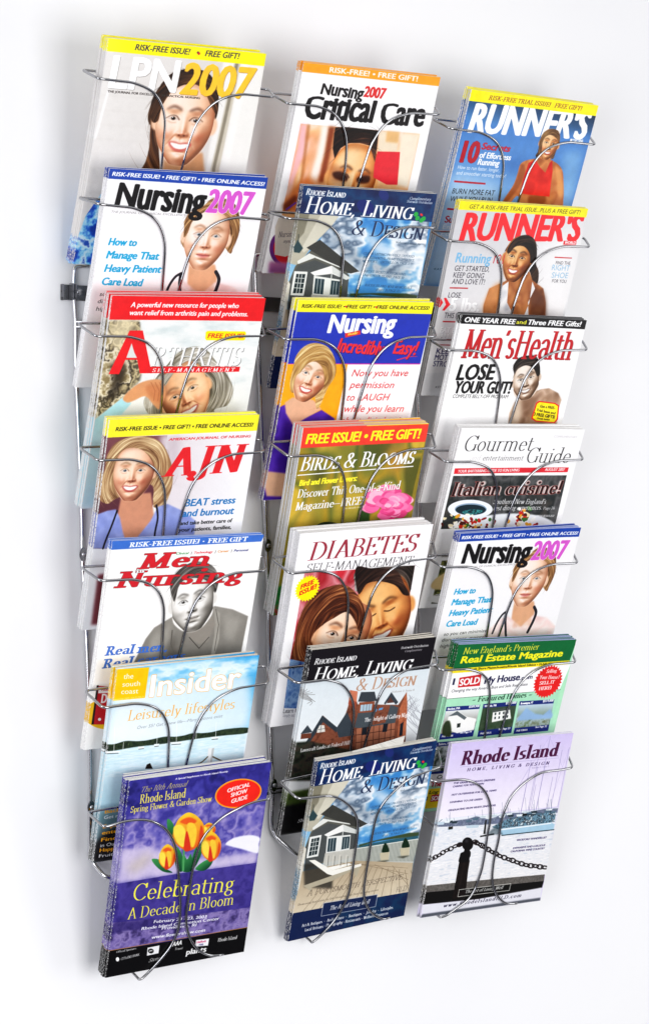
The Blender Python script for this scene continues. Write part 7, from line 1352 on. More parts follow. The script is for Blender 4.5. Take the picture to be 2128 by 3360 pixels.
def cover_gourmet_plate(S):
 S.text('COMPLIMENTARY',163.1,12.8,204.1,3.1,'c4c0c4',y1=13.4,it=0.1)
 S.text('Gourmet',12.5,33.7,130.2,22.7,'221e20',y1=33.0,font='serif',it=0.12,wt=0.08,thin=0.02)
 S.text('Guide',124.7,50.7,201.6,22.6,'221e20',y1=50.6,font='serif',it=0.12,wt=0.08,thin=0.02)
 S.text('and',26.3,46.9,44.8,8.1,'b8b4b4',y1=47.0,font='serif',it=0.3,wt=0.05,thin=0.02)
 S.text('entertainment',48.4,47.0,118.5,7.7,'3c383a',y1=47.2,font='serif',it=0.15,wt=0.07)
 S.poly([(4.1, 58.4), (203.2, 57.4), (203.0, 64.7), (4.5, 66.6)],'e0303c')
 S.text('YOUR BARTERBING GUIDE TO FUN LIVING',10.9,64.7,116.5,4.1,'ffffff',y1=63.4,it=0.1,bold=0.01)
 S.text('AUGUST 2007',161.5,62.8,197.1,4.3,'ffffff',y1=62.6,it=0.1,bold=0.01)
 S.mott([(4.3, 69.3), (203.1, 69.5), (205.4, 140.7), (203.7, 152.9), (205.0, 165.3), (4.9, 160.3), (4.3, 128.7)],['3c3c3e', '5c5c5c', '2c3030', '4c4844'],cell=22,seed=9)
 S.line([(15.3, 70.1), (24.7, 121.2)],0.63,'1c1c1c',al=0.5)
 S.line([(44.5, 70.4), (53.7, 121.7)],0.64,'1c1c1c',al=0.5)
 S.line([(74.1, 70.6), (83.2, 122.2)],0.65,'1c1c1c',al=0.5)
 S.line([(104.0, 70.8), (112.9, 122.7)],0.67,'1c1c1c',al=0.5)
 S.line([(134.3, 71.0), (143.0, 123.2)],0.67,'1c1c1c',al=0.5)
 S.line([(165.0, 71.3), (173.5, 123.8)],0.67,'1c1c1c',al=0.5)
 S.poly([(86.2, 119.9), (81.1, 128.2), (62.9, 133.1), (38.9, 132.6), (18.3, 127.0), (8.7, 118.5), (13.7, 110.3), (31.5, 105.4), (55.4, 105.8), (76.3, 111.3)],'f0f4f8',sm=True)
 S.poly([(76.0, 119.7), (72.2, 125.0), (59.1, 128.1), (41.9, 127.8), (27.1, 124.2), (20.4, 118.7), (24.2, 113.5), (37.1, 110.4), (54.3, 110.6), (69.1, 114.2)],'8ca4bc',sm=True)
 S.poly([(74.9, 120.5), (71.1, 125.1), (58.6, 127.7), (42.2, 127.4), (28.2, 124.3), (22.0, 119.6), (25.7, 115.0), (38.0, 112.3), (54.4, 112.6), (68.4, 115.7)],'1c3038',sm=True)
 S.mott([(34.2, 123.3), (49.1, 119.6), (70.2, 122.0), (51.4, 128.0)],['1c3038', '4cb4b0', '1c3038', '203c40'],cell=4,seed=2,al=0.8,sm=True)
 S.poly([(33.5, 137.2), (72.5, 130.0), (117.8, 126.8), (175.9, 131.9), (209.8, 149.0), (206.3, 169.5), (36.6, 165.1)],'e8ecf0',bl=0.8,sm=True)
 S.poly([(136.7, 136.6), (138.5, 137.9), (139.4, 139.4), (138.8, 140.5), (137.2, 140.7), (135.0, 140.0), (133.2, 138.7), (132.4, 137.2), (132.9, 136.2), (134.5, 135.9)],'c83020',bl=0.15,sm=True)
 S.poly([(73.1, 147.1), (72.8, 148.1), (71.2, 149.0), (68.9, 149.5), (66.7, 149.3), (65.5, 148.6), (65.8, 147.6), (67.4, 146.7), (69.7, 146.2), (71.9, 146.4)],'f4f0e0',bl=0.15,sm=True)
 S.poly([(143.2, 124.5), (143.4, 125.7), (142.2, 127.2), (140.0, 128.4), (137.8, 128.8), (136.3, 128.3), (136.1, 127.0), (137.3, 125.5), (139.4, 124.4), (141.7, 123.9)],'3c7030',bl=0.15,sm=True)
 S.poly([(70.8, 151.2), (69.3, 151.9), (66.4, 151.4), (63.2, 149.9), (61.0, 147.9), (60.5, 146.2), (62.0, 145.4), (64.9, 145.9), (68.1, 147.5), (70.3, 149.5)],'8c1c20',bl=0.15,sm=True)
 S.poly([(26.8, 150.6), (26.3, 151.6), (25.1, 151.9), (23.7, 151.4), (22.7, 150.4), (22.4, 149.2), (23.0, 148.3), (24.2, 148.0), (25.5, 148.5), (26.6, 149.5)],'e8d8b0',bl=0.15,sm=True)
 S.poly([(142.9, 124.5), (143.6, 125.7), (143.4, 126.8), (142.5, 127.4), (141.1, 127.3), (139.8, 126.6), (139.1, 125.4), (139.3, 124.3), (140.2, 123.7), (141.6, 123.8)],'502018',bl=0.15,sm=True)
 S.poly([(44.6, 154.5), (43.1, 155.4), (41.3, 155.4), (39.9, 154.4), (39.4, 152.9), (40.0, 151.3), (41.5, 150.4), (43.3, 150.4), (44.7, 151.4), (45.2, 152.9)],'f8f8f0',bl=0.15,sm=True)
 S.poly([(68.5, 145.5), (68.2, 146.4), (66.7, 147.1), (64.6, 147.4), (62.6, 147.1), (61.5, 146.3), (61.8, 145.4), (63.3, 144.7), (65.5, 144.4), (67.5, 144.7)],'c83020',bl=0.15,sm=True)
 S.poly([(154.2, 132.8), (153.5, 133.6), (151.4, 133.9), (148.8, 133.5), (146.6, 132.6), (145.6, 131.5), (146.4, 130.7), (148.4, 130.4), (151.1, 130.8), (153.3, 131.7)],'e8a030',bl=0.15,sm=True)
 S.poly([(57.8, 140.3), (57.6, 141.1), (56.8, 141.6), (55.6, 141.5), (54.6, 140.9), (54.0, 139.9), (54.2, 139.0), (55.1, 138.6), (56.2, 138.7), (57.3, 139.3)],'f4f0e0',bl=0.15,sm=True)
 S.poly([(57.8, 142.0), (58.0, 143.8), (56.7, 145.2), (54.6, 145.4), (52.4, 144.5), (50.9, 142.8), (50.7, 141.0), (52.0, 139.6), (54.1, 139.4), (56.3, 140.3)],'3c7030',bl=0.15,sm=True)
 S.poly([(136.2, 141.6), (137.3, 143.0), (137.4, 144.3), (136.5, 145.0), (134.9, 144.8), (133.3, 143.9), (132.2, 142.5), (132.1, 141.2), (133.0, 140.5), (134.5, 140.6)],'8c1c20',bl=0.15,sm=True)
 S.poly([(8.2, 132.9), (7.9, 134.2), (6.8, 134.8), (5.6, 134.5), (4.5, 133.5), (4.1, 132.1), (4.5, 130.8), (5.5, 130.1), (6.7, 130.4), (7.8, 131.4)],'e8d8b0',bl=0.15,sm=True)
 S.poly([(59.5, 143.3), (60.8, 145.3), (60.4, 147.7), (58.5, 149.7), (55.8, 150.5), (53.3, 149.7), (52.1, 147.7), (52.5, 145.2), (54.4, 143.2), (57.0, 142.5)],'502018',bl=0.15,sm=True)
 S.poly([(134.8, 118.2), (136.2, 119.4), (136.6, 120.9), (135.9, 122.1), (134.3, 122.4), (132.5, 121.9), (131.1, 120.6), (130.6, 119.1), (131.4, 117.9), (132.9, 117.6)],'f8f8f0',bl=0.15,sm=True)
 S.poly([(31.2, 147.6), (32.5, 149.2), (32.5, 151.2), (31.3, 152.7), (29.2, 153.3), (27.2, 152.6), (25.9, 151.0), (25.9, 149.0), (27.1, 147.5), (29.1, 146.9)],'c83020',bl=0.15,sm=True)
 S.poly([(30.9, 152.8), (30.8, 154.2), (29.4, 155.3), (27.1, 155.6), (24.9, 155.1), (23.5, 154.0), (23.6, 152.6), (25.1, 151.5), (27.3, 151.1), (29.6, 151.6)],'e8a030',bl=0.15,sm=True)
 S.poly([(163.7, 136.5), (164.5, 138.2), (164.3, 139.5), (163.3, 139.8), (161.7, 139.1), (160.3, 137.5), (159.4, 135.8), (159.6, 134.6), (160.6, 134.2), (162.2, 135.0)],'f4f0e0',bl=0.15,sm=True)
 S.poly([(36.4, 142.4), (37.2, 143.6), (37.1, 145.2), (36.0, 146.5), (34.4, 147.1), (32.9, 146.7), (32.1, 145.5), (32.2, 143.9), (33.3, 142.6), (34.9, 142.0)],'3c7030',bl=0.15,sm=True)
 S.poly([(43.8, 141.4), (42.6, 141.7), (40.1, 141.0), (37.3, 139.6), (35.2, 138.0), (34.6, 136.9), (35.8, 136.6), (38.3, 137.3), (41.1, 138.7), (43.2, 140.3)],'8c1c20',bl=0.15,sm=True)
 S.poly([(153.1, 128.7), (151.9, 129.3), (149.4, 129.0), (146.6, 127.8), (144.5, 126.3), (143.9, 125.0), (145.1, 124.3), (147.5, 124.7), (150.4, 125.8), (152.5, 127.4)],'e8d8b0',bl=0.15,sm=True)
 S.poly([(39.4, 143.9), (39.1, 145.3), (37.1, 146.6), (34.1, 147.2), (31.3, 147.0), (29.7, 146.0), (29.9, 144.6), (31.9, 143.3), (34.9, 142.6), (37.7, 142.8)],'502018',bl=0.15,sm=True)
 S.poly([(61.0, 140.9), (59.7, 141.2), (57.4, 140.4), (54.9, 138.9), (53.3, 137.2), (53.0, 136.0), (54.3, 135.7), (56.6, 136.4), (59.1, 137.9), (60.7, 139.6)],'f8f8f0',bl=0.15,sm=True)
 S.poly([(149.9, 137.4), (148.3, 137.2), (145.6, 135.7), (142.7, 133.4), (140.9, 131.1), (140.7, 129.7), (142.4, 129.8), (145.1, 131.4), (148.0, 133.7), (149.8, 136.0)],'c83020',bl=0.15,sm=True)
 S.poly([(74.2, 142.3), (74.7, 143.3), (74.5, 144.2), (73.7, 144.7), (72.6, 144.7), (71.6, 144.1), (71.0, 143.2), (71.2, 142.2), (72.0, 141.7), (73.2, 141.7)],'e8a030',bl=0.15,sm=True)
 S.poly([(30.9, 145.6), (31.4, 147.1), (30.5, 149.2), (28.6, 151.0), (26.3, 151.9), (24.5, 151.6), (24.0, 150.1), (24.9, 148.0), (26.8, 146.2), (29.1, 145.3)],'f4f0e0',bl=0.15,sm=True)
 S.poly([(141.7, 133.7), (141.0, 134.9), (139.7, 135.3), (138.3, 134.8), (137.4, 133.6), (137.2, 132.2), (137.9, 131.0), (139.2, 130.6), (140.6, 131.1), (141.5, 132.3)],'3c7030',bl=0.15,sm=True)
 S.poly([(71.0, 145.8), (71.1, 147.6), (69.6, 149.0), (67.1, 149.5), (64.5, 148.9), (62.8, 147.4), (62.7, 145.7), (64.2, 144.3), (66.7, 143.8), (69.3, 144.4)],'8c1c20',bl=0.15,sm=True)
 S.poly([(58.4, 142.6), (56.7, 143.2), (54.1, 142.5), (51.7, 140.8), (50.3, 138.7), (50.5, 137.1), (52.2, 136.4), (54.8, 137.1), (57.3, 138.8), (58.7, 140.9)],'e8d8b0',bl=0.15,sm=True)
 S.poly([(141.7, 133.1), (142.7, 134.4), (142.9, 135.6), (142.1, 136.3), (140.6, 136.1), (139.0, 135.2), (137.9, 133.8), (137.8, 132.6), (138.6, 132.0), (140.1, 132.1)],'502018',bl=0.15,sm=True)
 S.poly([(41.5, 135.9), (42.4, 137.1), (42.2, 139.2), (41.2, 141.2), (39.6, 142.5), (38.1, 142.5), (37.3, 141.3), (37.4, 139.2), (38.5, 137.2), (40.0, 135.9)],'f8f8f0',bl=0.15,sm=True)
 S.poly([(60.2, 146.9), (60.8, 148.3), (60.3, 149.9), (58.7, 151.1), (56.7, 151.5), (55.1, 150.9), (54.5, 149.5), (55.0, 147.9), (56.6, 146.6), (58.5, 146.2)],'c83020',bl=0.15,sm=True)
 S.poly([(120.3, 136.0), (122.1, 137.6), (122.6, 139.6), (121.7, 141.3), (119.6, 141.9), (117.3, 141.3), (115.6, 139.7), (115.1, 137.7), (116.0, 136.0), (118.0, 135.4)],'e8a030',bl=0.15,sm=True)
 S.poly([(91.3, 144.0), (90.8, 145.4), (89.0, 146.0), (86.6, 145.8), (84.5, 144.8), (83.4, 143.4), (83.9, 142.0), (85.7, 141.4), (88.1, 141.6), (90.3, 142.6)],'f4f0e0',bl=0.15,sm=True)
 S.poly([(55.1, 138.9), (55.4, 140.4), (54.3, 141.9), (52.2, 142.8), (49.8, 142.6), (48.2, 141.6), (47.9, 140.0), (49.0, 138.5), (51.2, 137.7), (53.5, 137.8)],'3c7030',bl=0.15,sm=True)
 S.poly([(141.6, 122.4), (141.8, 124.0), (141.1, 125.1), (139.7, 125.2), (138.2, 124.3), (137.2, 122.7), (137.0, 121.1), (137.7, 120.1), (139.1, 120.0), (140.6, 120.9)],'8c1c20',bl=0.15,sm=True)
 S.poly([(21.1, 143.0), (21.5, 144.5), (21.1, 145.5), (20.0, 145.8), (18.6, 145.1), (17.4, 143.8), (17.0, 142.3), (17.4, 141.2), (18.5, 140.9), (19.9, 141.6)],'e8d8b0',bl=0.15,sm=True)
 S.poly([(60.6, 140.6), (59.6, 141.9), (57.1, 142.3), (54.0, 141.6), (51.5, 140.1), (50.6, 138.3), (51.6, 137.0), (54.1, 136.6), (57.2, 137.3), (59.7, 138.9)],'502018',bl=0.15,sm=True)
 S.poly([(151.4, 132.6), (150.4, 133.8), (148.2, 134.0), (145.5, 133.2), (143.5, 131.6), (142.9, 130.0), (143.9, 128.9), (146.2, 128.7), (148.8, 129.5), (150.8, 131.0)],'f8f8f0',bl=0.15,sm=True)
 S.poly([(41.9, 141.3), (42.9, 142.8), (42.9, 144.2), (41.9, 144.9), (40.2, 144.8), (38.6, 143.9), (37.6, 142.4), (37.6, 141.1), (38.6, 140.3), (40.3, 140.4)],'c83020',bl=0.15,sm=True)
 S.poly([(65.3, 143.7), (66.6, 145.0), (66.8, 146.7), (66.0, 148.3), (64.3, 149.0), (62.6, 148.6), (61.3, 147.3), (61.0, 145.5), (61.9, 144.0), (63.5, 143.3)],'e8a030',bl=0.15,sm=True)
 S.poly([(149.1, 129.8), (147.8, 129.7), (145.4, 128.3), (143.0, 126.3), (141.4, 124.3), (141.2, 123.1), (142.6, 123.3), (145.0, 124.6), (147.4, 126.7), (149.0, 128.7)],'f4f0e0',bl=0.15,sm=True)
 S.poly([(84.7, 142.2), (85.4, 143.4), (85.2, 144.5), (84.2, 145.1), (82.8, 145.0), (81.4, 144.1), (80.8, 142.9), (81.0, 141.7), (82.0, 141.2), (83.4, 141.3)],'8c1c20',bl=0.15,sm=True)
 S.poly([(146.9, 126.4), (147.5, 127.4), (147.4, 128.6), (146.5, 129.6), (145.1, 129.9), (143.8, 129.5), (143.2, 128.5), (143.3, 127.3), (144.3, 126.3), (145.6, 126.0)],'e8d8b0',bl=0.15,sm=True)
 S.poly([(97.4, 137.7), (97.4, 139.3), (96.2, 140.4), (94.2, 140.4), (92.2, 139.5), (91.1, 137.9), (91.1, 136.2), (92.3, 135.2), (94.3, 135.1), (96.2, 136.1)],'502018',bl=0.15,sm=True)
 S.poly([(31.1, 140.5), (31.3, 141.8), (30.2, 143.2), (28.3, 144.2), (26.2, 144.4), (24.7, 143.8), (24.5, 142.5), (25.6, 141.1), (27.5, 140.1), (29.6, 139.9)],'f8f8f0',bl=0.15,sm=True)
 S.poly([(139.5, 132.3), (141.3, 133.8), (141.9, 135.8), (141.1, 137.3), (139.1, 137.8), (136.8, 137.2), (135.0, 135.6), (134.4, 133.7), (135.2, 132.2), (137.1, 131.6)],'c83020',bl=0.15,sm=True)
 S.poly([(78.3, 152.2), (77.3, 152.8), (76.0, 152.7), (74.9, 151.9), (74.3, 150.8), (74.5, 149.8), (75.4, 149.2), (76.7, 149.3), (77.9, 150.0), (78.5, 151.1)],'e8a030',bl=0.15,sm=True)
 S.poly([(36.5, 139.0), (36.9, 140.1), (36.5, 141.1), (35.5, 141.5), (34.2, 141.2), (33.1, 140.3), (32.6, 139.1), (33.0, 138.2), (34.0, 137.8), (35.4, 138.1)],'f4f0e0',bl=0.15,sm=True)
 S.poly([(155.6, 123.1), (153.6, 123.6), (150.8, 122.7), (148.2, 120.7), (147.0, 118.4), (147.4, 116.6), (149.5, 116.1), (152.3, 117.0), (154.8, 119.0), (156.1, 121.3)],'3c7030',bl=0.15,sm=True)
 S.poly([(79.7, 132.4), (79.4, 133.5), (77.5, 134.9), (74.6, 135.8), (72.0, 136.1), (70.5, 135.5), (70.7, 134.4), (72.6, 133.0), (75.5, 132.0), (78.1, 131.8)],'8c1c20',bl=0.15,sm=True)
 S.poly([(51.8, 150.7), (50.6, 151.2), (48.5, 150.8), (46.4, 149.5), (45.1, 147.9), (45.1, 146.6), (46.3, 146.1), (48.4, 146.5), (50.4, 147.8), (51.8, 149.4)],'e8d8b0',bl=0.15,sm=True)
 S.poly([(143.1, 137.8), (142.6, 139.0), (141.1, 139.5), (139.2, 139.1), (137.7, 138.0), (137.1, 136.6), (137.6, 135.4), (139.1, 134.9), (141.0, 135.3), (142.5, 136.4)],'502018',bl=0.15,sm=True)
 S.poly([(29.0, 139.4), (29.4, 140.7), (28.8, 141.8), (27.5, 142.2), (25.9, 141.9), (24.7, 140.8), (24.3, 139.5), (24.9, 138.4), (26.2, 138.0), (27.7, 138.4)],'f8f8f0',bl=0.15,sm=True)
 S.poly([(62.6, 150.9), (62.0, 152.3), (60.6, 152.8), (59.0, 152.4), (57.8, 151.1), (57.4, 149.4), (58.1, 148.1), (59.4, 147.5), (61.1, 148.0), (62.3, 149.3)],'c83020',bl=0.15,sm=True)
 S.poly([(162.7, 144.7), (162.1, 145.9), (160.5, 146.4), (158.4, 146.0), (156.8, 144.8), (156.1, 143.4), (156.6, 142.3), (158.3, 141.8), (160.3, 142.2), (162.0, 143.3)],'e8a030',bl=0.15,sm=True)
 S.poly([(49.6, 127.8), (48.9, 128.8), (46.8, 129.2), (43.9, 129.0), (41.5, 128.1), (40.5, 127.0), (41.2, 126.0), (43.3, 125.6), (46.2, 125.9), (48.6, 126.7)],'f4f0e0',bl=0.15,sm=True)
 S.poly([(47.5, 143.7), (46.1, 144.2), (43.9, 143.6), (41.8, 142.2), (40.5, 140.4), (40.6, 139.0), (42.0, 138.5), (44.2, 139.1), (46.3, 140.5), (47.6, 142.3)],'3c7030',bl=0.15,sm=True)
 S.poly([(143.5, 148.8), (142.5, 149.4), (140.5, 149.2), (138.0, 148.3), (136.2, 147.0), (135.7, 145.9), (136.7, 145.3), (138.7, 145.5), (141.1, 146.4), (143.0, 147.7)],'8c1c20',bl=0.15,sm=True)
 S.poly([(44.6, 150.2), (43.7, 150.4), (42.5, 150.1), (41.4, 149.2), (40.9, 148.2), (41.1, 147.4), (42.0, 147.1), (43.2, 147.5), (44.3, 148.3), (44.8, 149.4)],'e8d8b0',bl=0.15,sm=True)
 S.poly([(59.5, 145.1), (58.7, 145.6), (57.3, 145.4), (55.8, 144.5), (55.0, 143.4), (55.0, 142.4), (55.8, 142.0), (57.2, 142.2), (58.7, 143.0), (59.5, 144.1)],'502018',bl=0.15,sm=True)
 S.poly([(167.3, 137.6), (167.1, 139.4), (165.7, 140.5), (163.6, 140.4), (161.5, 139.2), (160.4, 137.4), (160.5, 135.6), (161.9, 134.6), (164.1, 134.6), (166.1, 135.8)],'f8f8f0',bl=0.15,sm=True)
 S.poly([(71.0, 150.3), (71.3, 151.5), (70.4, 152.6), (68.7, 153.2), (66.9, 153.0), (65.6, 152.1), (65.4, 150.9), (66.3, 149.8), (68.0, 149.2), (69.8, 149.4)],'c83020',bl=0.15,sm=True)
 S.poly([(41.9, 145.3), (41.3, 146.9), (39.3, 147.7), (36.7, 147.3), (34.5, 145.9), (33.6, 144.1), (34.2, 142.5), (36.1, 141.7), (38.7, 142.1), (40.9, 143.5)],'e8a030',bl=0.15,sm=True)
 S.poly([(166.7, 139.6), (165.6, 140.3), (164.2, 140.4), (163.1, 139.6), (162.7, 138.4), (163.1, 137.2), (164.2, 136.5), (165.6, 136.4), (166.7, 137.2), (167.1, 138.4)],'f4f0e0',bl=0.15,sm=True)
 S.poly([(27.2, 128.0), (27.7, 129.3), (27.0, 131.1), (25.3, 132.7), (23.3, 133.4), (21.7, 133.0), (21.2, 131.7), (21.9, 129.9), (23.6, 128.3), (25.6, 127.6)],'3c7030',bl=0.15,sm=True)
 S.poly([(22.1, 146.8), (21.3, 147.6), (19.7, 147.7), (18.1, 147.0), (17.0, 145.8), (16.9, 144.5), (17.7, 143.7), (19.3, 143.7), (20.9, 144.4), (22.0, 145.6)],'8c1c20',bl=0.15,sm=True)
 S.poly([(140.7, 140.4), (142.4, 142.1), (142.9, 144.1), (142.0, 145.8), (140.0, 146.5), (137.6, 145.9), (135.9, 144.2), (135.4, 142.2), (136.3, 140.5), (138.3, 139.8)],'e8d8b0',bl=0.15,sm=True)
 S.poly([(65.0, 151.4), (65.4, 152.5), (64.7, 154.2), (63.2, 155.7), (61.4, 156.5), (60.0, 156.3), (59.6, 155.1), (60.2, 153.4), (61.8, 151.9), (63.6, 151.1)],'502018',bl=0.15,sm=True)
 S.poly([(57.6, 146.8), (57.9, 148.2), (56.6, 150.0), (54.4, 151.5), (52.1, 152.1), (50.5, 151.7), (50.2, 150.3), (51.5, 148.6), (53.7, 147.1), (56.0, 146.4)],'f8f8f0',bl=0.15,sm=True)
 S.poly([(143.2, 130.9), (141.0, 131.4), (138.1, 130.5), (135.5, 128.4), (134.2, 125.9), (134.7, 124.1), (136.8, 123.5), (139.8, 124.5), (142.4, 126.6), (143.7, 129.1)],'c83020',bl=0.15,sm=True)
 S.poly([(40.9, 133.3), (41.4, 135.0), (41.0, 136.2), (39.8, 136.4), (38.3, 135.6), (37.1, 134.0), (36.7, 132.3), (37.1, 131.1), (38.3, 130.9), (39.7, 131.8)],'e8a030',bl=0.15,sm=True)
 S.poly([(25.0, 148.4), (23.2, 148.6), (20.4, 147.4), (17.6, 145.3), (15.9, 142.9), (16.0, 141.3), (17.8, 141.1), (20.6, 142.3), (23.4, 144.5), (25.0, 146.8)],'f4f0e0',bl=0.15,sm=True)
 S.poly([(153.5, 134.8), (152.3, 136.0), (150.3, 136.2), (148.3, 135.3), (147.1, 133.7), (147.1, 131.9), (148.3, 130.6), (150.3, 130.4), (152.3, 131.3), (153.5, 133.0)],'3c7030',bl=0.15,sm=True)
 S.poly([(62.3, 142.8), (61.9, 144.6), (60.2, 145.5), (57.8, 145.3), (55.7, 144.0), (54.6, 142.1), (55.0, 140.4), (56.7, 139.4), (59.1, 139.7), (61.2, 140.9)],'8c1c20',bl=0.15,sm=True)
 S.poly([(19.5, 129.1), (18.6, 129.5), (17.2, 129.2), (15.8, 128.3), (15.0, 127.2), (15.1, 126.3), (16.0, 125.9), (17.4, 126.2), (18.7, 127.1), (19.5, 128.2)],'e8d8b0',bl=0.15,sm=True)
 S.poly([(141.3, 129.8), (141.9, 131.2), (141.1, 133.2), (139.4, 134.9), (137.2, 135.8), (135.5, 135.5), (135.0, 134.1), (135.7, 132.1), (137.5, 130.4), (139.6, 129.5)],'502018',bl=0.15,sm=True)
 S.poly([(47.8, 141.6), (47.8, 143.3), (46.6, 144.4), (44.6, 144.5), (42.6, 143.6), (41.3, 142.0), (41.3, 140.3), (42.6, 139.2), (44.5, 139.1), (46.5, 140.0)],'f8f8f0',bl=0.15,sm=True)
 S.poly([(53.9, 141.3), (53.5, 142.2), (52.3, 142.6), (50.8, 142.4), (49.4, 141.6), (48.9, 140.6), (49.2, 139.7), (50.4, 139.3), (52.0, 139.5), (53.3, 140.3)],'c83020',bl=0.15,sm=True)
 S.poly([(157.5, 145.7), (156.1, 146.4), (153.8, 145.9), (151.5, 144.6), (150.2, 142.8), (150.3, 141.3), (151.7, 140.6), (154.0, 141.0), (156.2, 142.4), (157.6, 144.1)],'e8a030',bl=0.15,sm=True)
 S.poly([(55.3, 130.5), (54.0, 130.9), (52.5, 130.5), (51.3, 129.5), (50.9, 128.2), (51.5, 127.2), (52.7, 126.8), (54.2, 127.2), (55.4, 128.2), (55.8, 129.5)],'f4f0e0',bl=0.15,sm=True)
 S.poly([(38.0, 148.1), (36.8, 148.5), (34.8, 147.9), (32.8, 146.6), (31.5, 145.1), (31.4, 143.9), (32.5, 143.6), (34.5, 144.1), (36.5, 145.4), (37.9, 146.9)],'3c7030',bl=0.15,sm=True)
 S.poly([(145.6, 128.7), (145.9, 130.4), (144.5, 132.2), (141.8, 133.6), (139.0, 133.9), (137.1, 133.0), (136.8, 131.4), (138.2, 129.5), (140.8, 128.2), (143.6, 127.9)],'8c1c20',bl=0.15,sm=True)
 S.poly([(10.1, 131.0), (10.4, 132.0), (9.8, 133.2), (8.5, 134.1), (7.0, 134.4), (5.9, 134.0), (5.6, 133.0), (6.2, 131.9), (7.5, 130.9), (9.0, 130.6)],'e8d8b0',bl=0.15,sm=True)
 S.poly([(71.7, 145.3), (72.8, 147.1), (72.7, 148.7), (71.4, 149.5), (69.4, 149.3), (67.5, 148.1), (66.4, 146.4), (66.6, 144.8), (67.9, 143.9), (69.8, 144.1)],'502018',bl=0.15,sm=True)
 S.poly([(161.8, 137.4), (162.5, 138.6), (162.3, 139.7), (161.2, 140.4), (159.7, 140.2), (158.4, 139.4), (157.7, 138.2), (158.0, 137.1), (159.0, 136.4), (160.5, 136.6)],'f8f8f0',bl=0.15,sm=True)
 S.poly([(66.2, 152.8), (65.1, 153.7), (62.3, 153.8), (59.0, 152.9), (56.3, 151.5), (55.3, 150.1), (56.4, 149.2), (59.2, 149.1), (62.5, 150.0), (65.2, 151.4)],'c83020',bl=0.15,sm=True)
 S.poly([(34.8, 157.4), (33.8, 157.8), (31.7, 157.4), (29.4, 156.4), (27.6, 155.1), (27.1, 154.1), (28.1, 153.6), (30.1, 154.0), (32.5, 155.0), (34.3, 156.3)],'e8a030',bl=0.15,sm=True)
 S.poly([(148.5, 134.5), (147.8, 135.9), (146.6, 136.6), (145.3, 136.1), (144.5, 134.8), (144.5, 133.1), (145.3, 131.6), (146.5, 131.0), (147.7, 131.5), (148.5, 132.8)],'f4f0e0',bl=0.15,sm=True)
 S.poly([(37.2, 151.0), (36.1, 151.6), (33.8, 151.2), (31.1, 150.2), (29.0, 148.9), (28.3, 147.8), (29.3, 147.3), (31.7, 147.6), (34.4, 148.6), (36.5, 149.9)],'3c7030',bl=0.15,sm=True)
 S.poly([(32.6, 128.0), (32.5, 129.4), (31.8, 130.3), (30.5, 130.2), (29.3, 129.3), (28.5, 127.9), (28.5, 126.5), (29.3, 125.6), (30.6, 125.7), (31.8, 126.6)],'8c1c20',bl=0.15,sm=True)
 S.poly([(154.7, 128.6), (155.1, 130.5), (153.8, 132.1), (151.4, 132.8), (148.8, 132.2), (146.9, 130.7), (146.5, 128.8), (147.8, 127.2), (150.2, 126.5), (152.8, 127.1)],'e8d8b0',bl=0.15,sm=True)
 S.poly([(7.2, 140.6), (8.1, 142.5), (8.1, 143.8), (7.1, 144.2), (5.5, 143.4), (4.0, 141.8), (3.1, 140.0), (3.1, 138.6), (4.1, 138.2), (5.7, 139.0)],'502018',bl=0.15,sm=True)
 S.poly([(36.2, 146.5), (34.9, 147.3), (32.3, 147.0), (29.4, 145.8), (27.3, 144.0), (26.9, 142.4), (28.2, 141.6), (30.8, 141.9), (33.7, 143.1), (35.7, 144.9)],'f8f8f0',bl=0.15,sm=True)
 S.poly([(172.2, 143.8), (172.9, 145.6), (171.9, 147.6), (169.7, 148.9), (167.0, 149.2), (165.0, 148.2), (164.3, 146.4), (165.3, 144.5), (167.5, 143.2), (170.2, 142.9)],'c83020',bl=0.15,sm=True)
 S.poly([(48.2, 146.8), (48.7, 148.7), (48.3, 150.0), (47.1, 150.1), (45.6, 149.2), (44.3, 147.4), (43.8, 145.5), (44.3, 144.3), (45.5, 144.1), (47.0, 145.1)],'e8a030',bl=0.15,sm=True)
 S.poly([(62.2, 143.1), (61.3, 144.5), (59.1, 144.9), (56.4, 144.2), (54.3, 142.6), (53.6, 140.8), (54.5, 139.5), (56.7, 139.0), (59.4, 139.7), (61.5, 141.3)],'f4f0e0',bl=0.15,sm=True)
 S.poly([(146.2, 135.4), (144.8, 135.7), (142.8, 134.9), (141.0, 133.5), (140.1, 131.8), (140.4, 130.6), (141.9, 130.2), (143.9, 131.0), (145.7, 132.5), (146.6, 134.1)],'3c7030',bl=0.15,sm=True)
 S.poly([(96.4, 138.0), (97.1, 139.3), (96.7, 141.6), (95.4, 143.9), (93.6, 145.4), (92.1, 145.6), (91.4, 144.2), (91.8, 141.9), (93.1, 139.6), (94.9, 138.1)],'8c1c20',bl=0.15,sm=True)
 S.poly([(46.7, 139.6), (47.7, 141.1), (47.7, 142.3), (46.7, 143.0), (45.1, 142.8), (43.6, 141.8), (42.7, 140.4), (42.7, 139.1), (43.6, 138.4), (45.2, 138.7)],'e8d8b0',bl=0.15,sm=True)
 S.poly([(138.1, 130.2), (139.5, 132.1), (139.6, 133.7), (138.4, 134.6), (136.3, 134.4), (134.2, 133.1), (132.9, 131.3), (132.8, 129.6), (134.0, 128.7), (136.0, 129.0)],'502018',bl=0.15,sm=True)
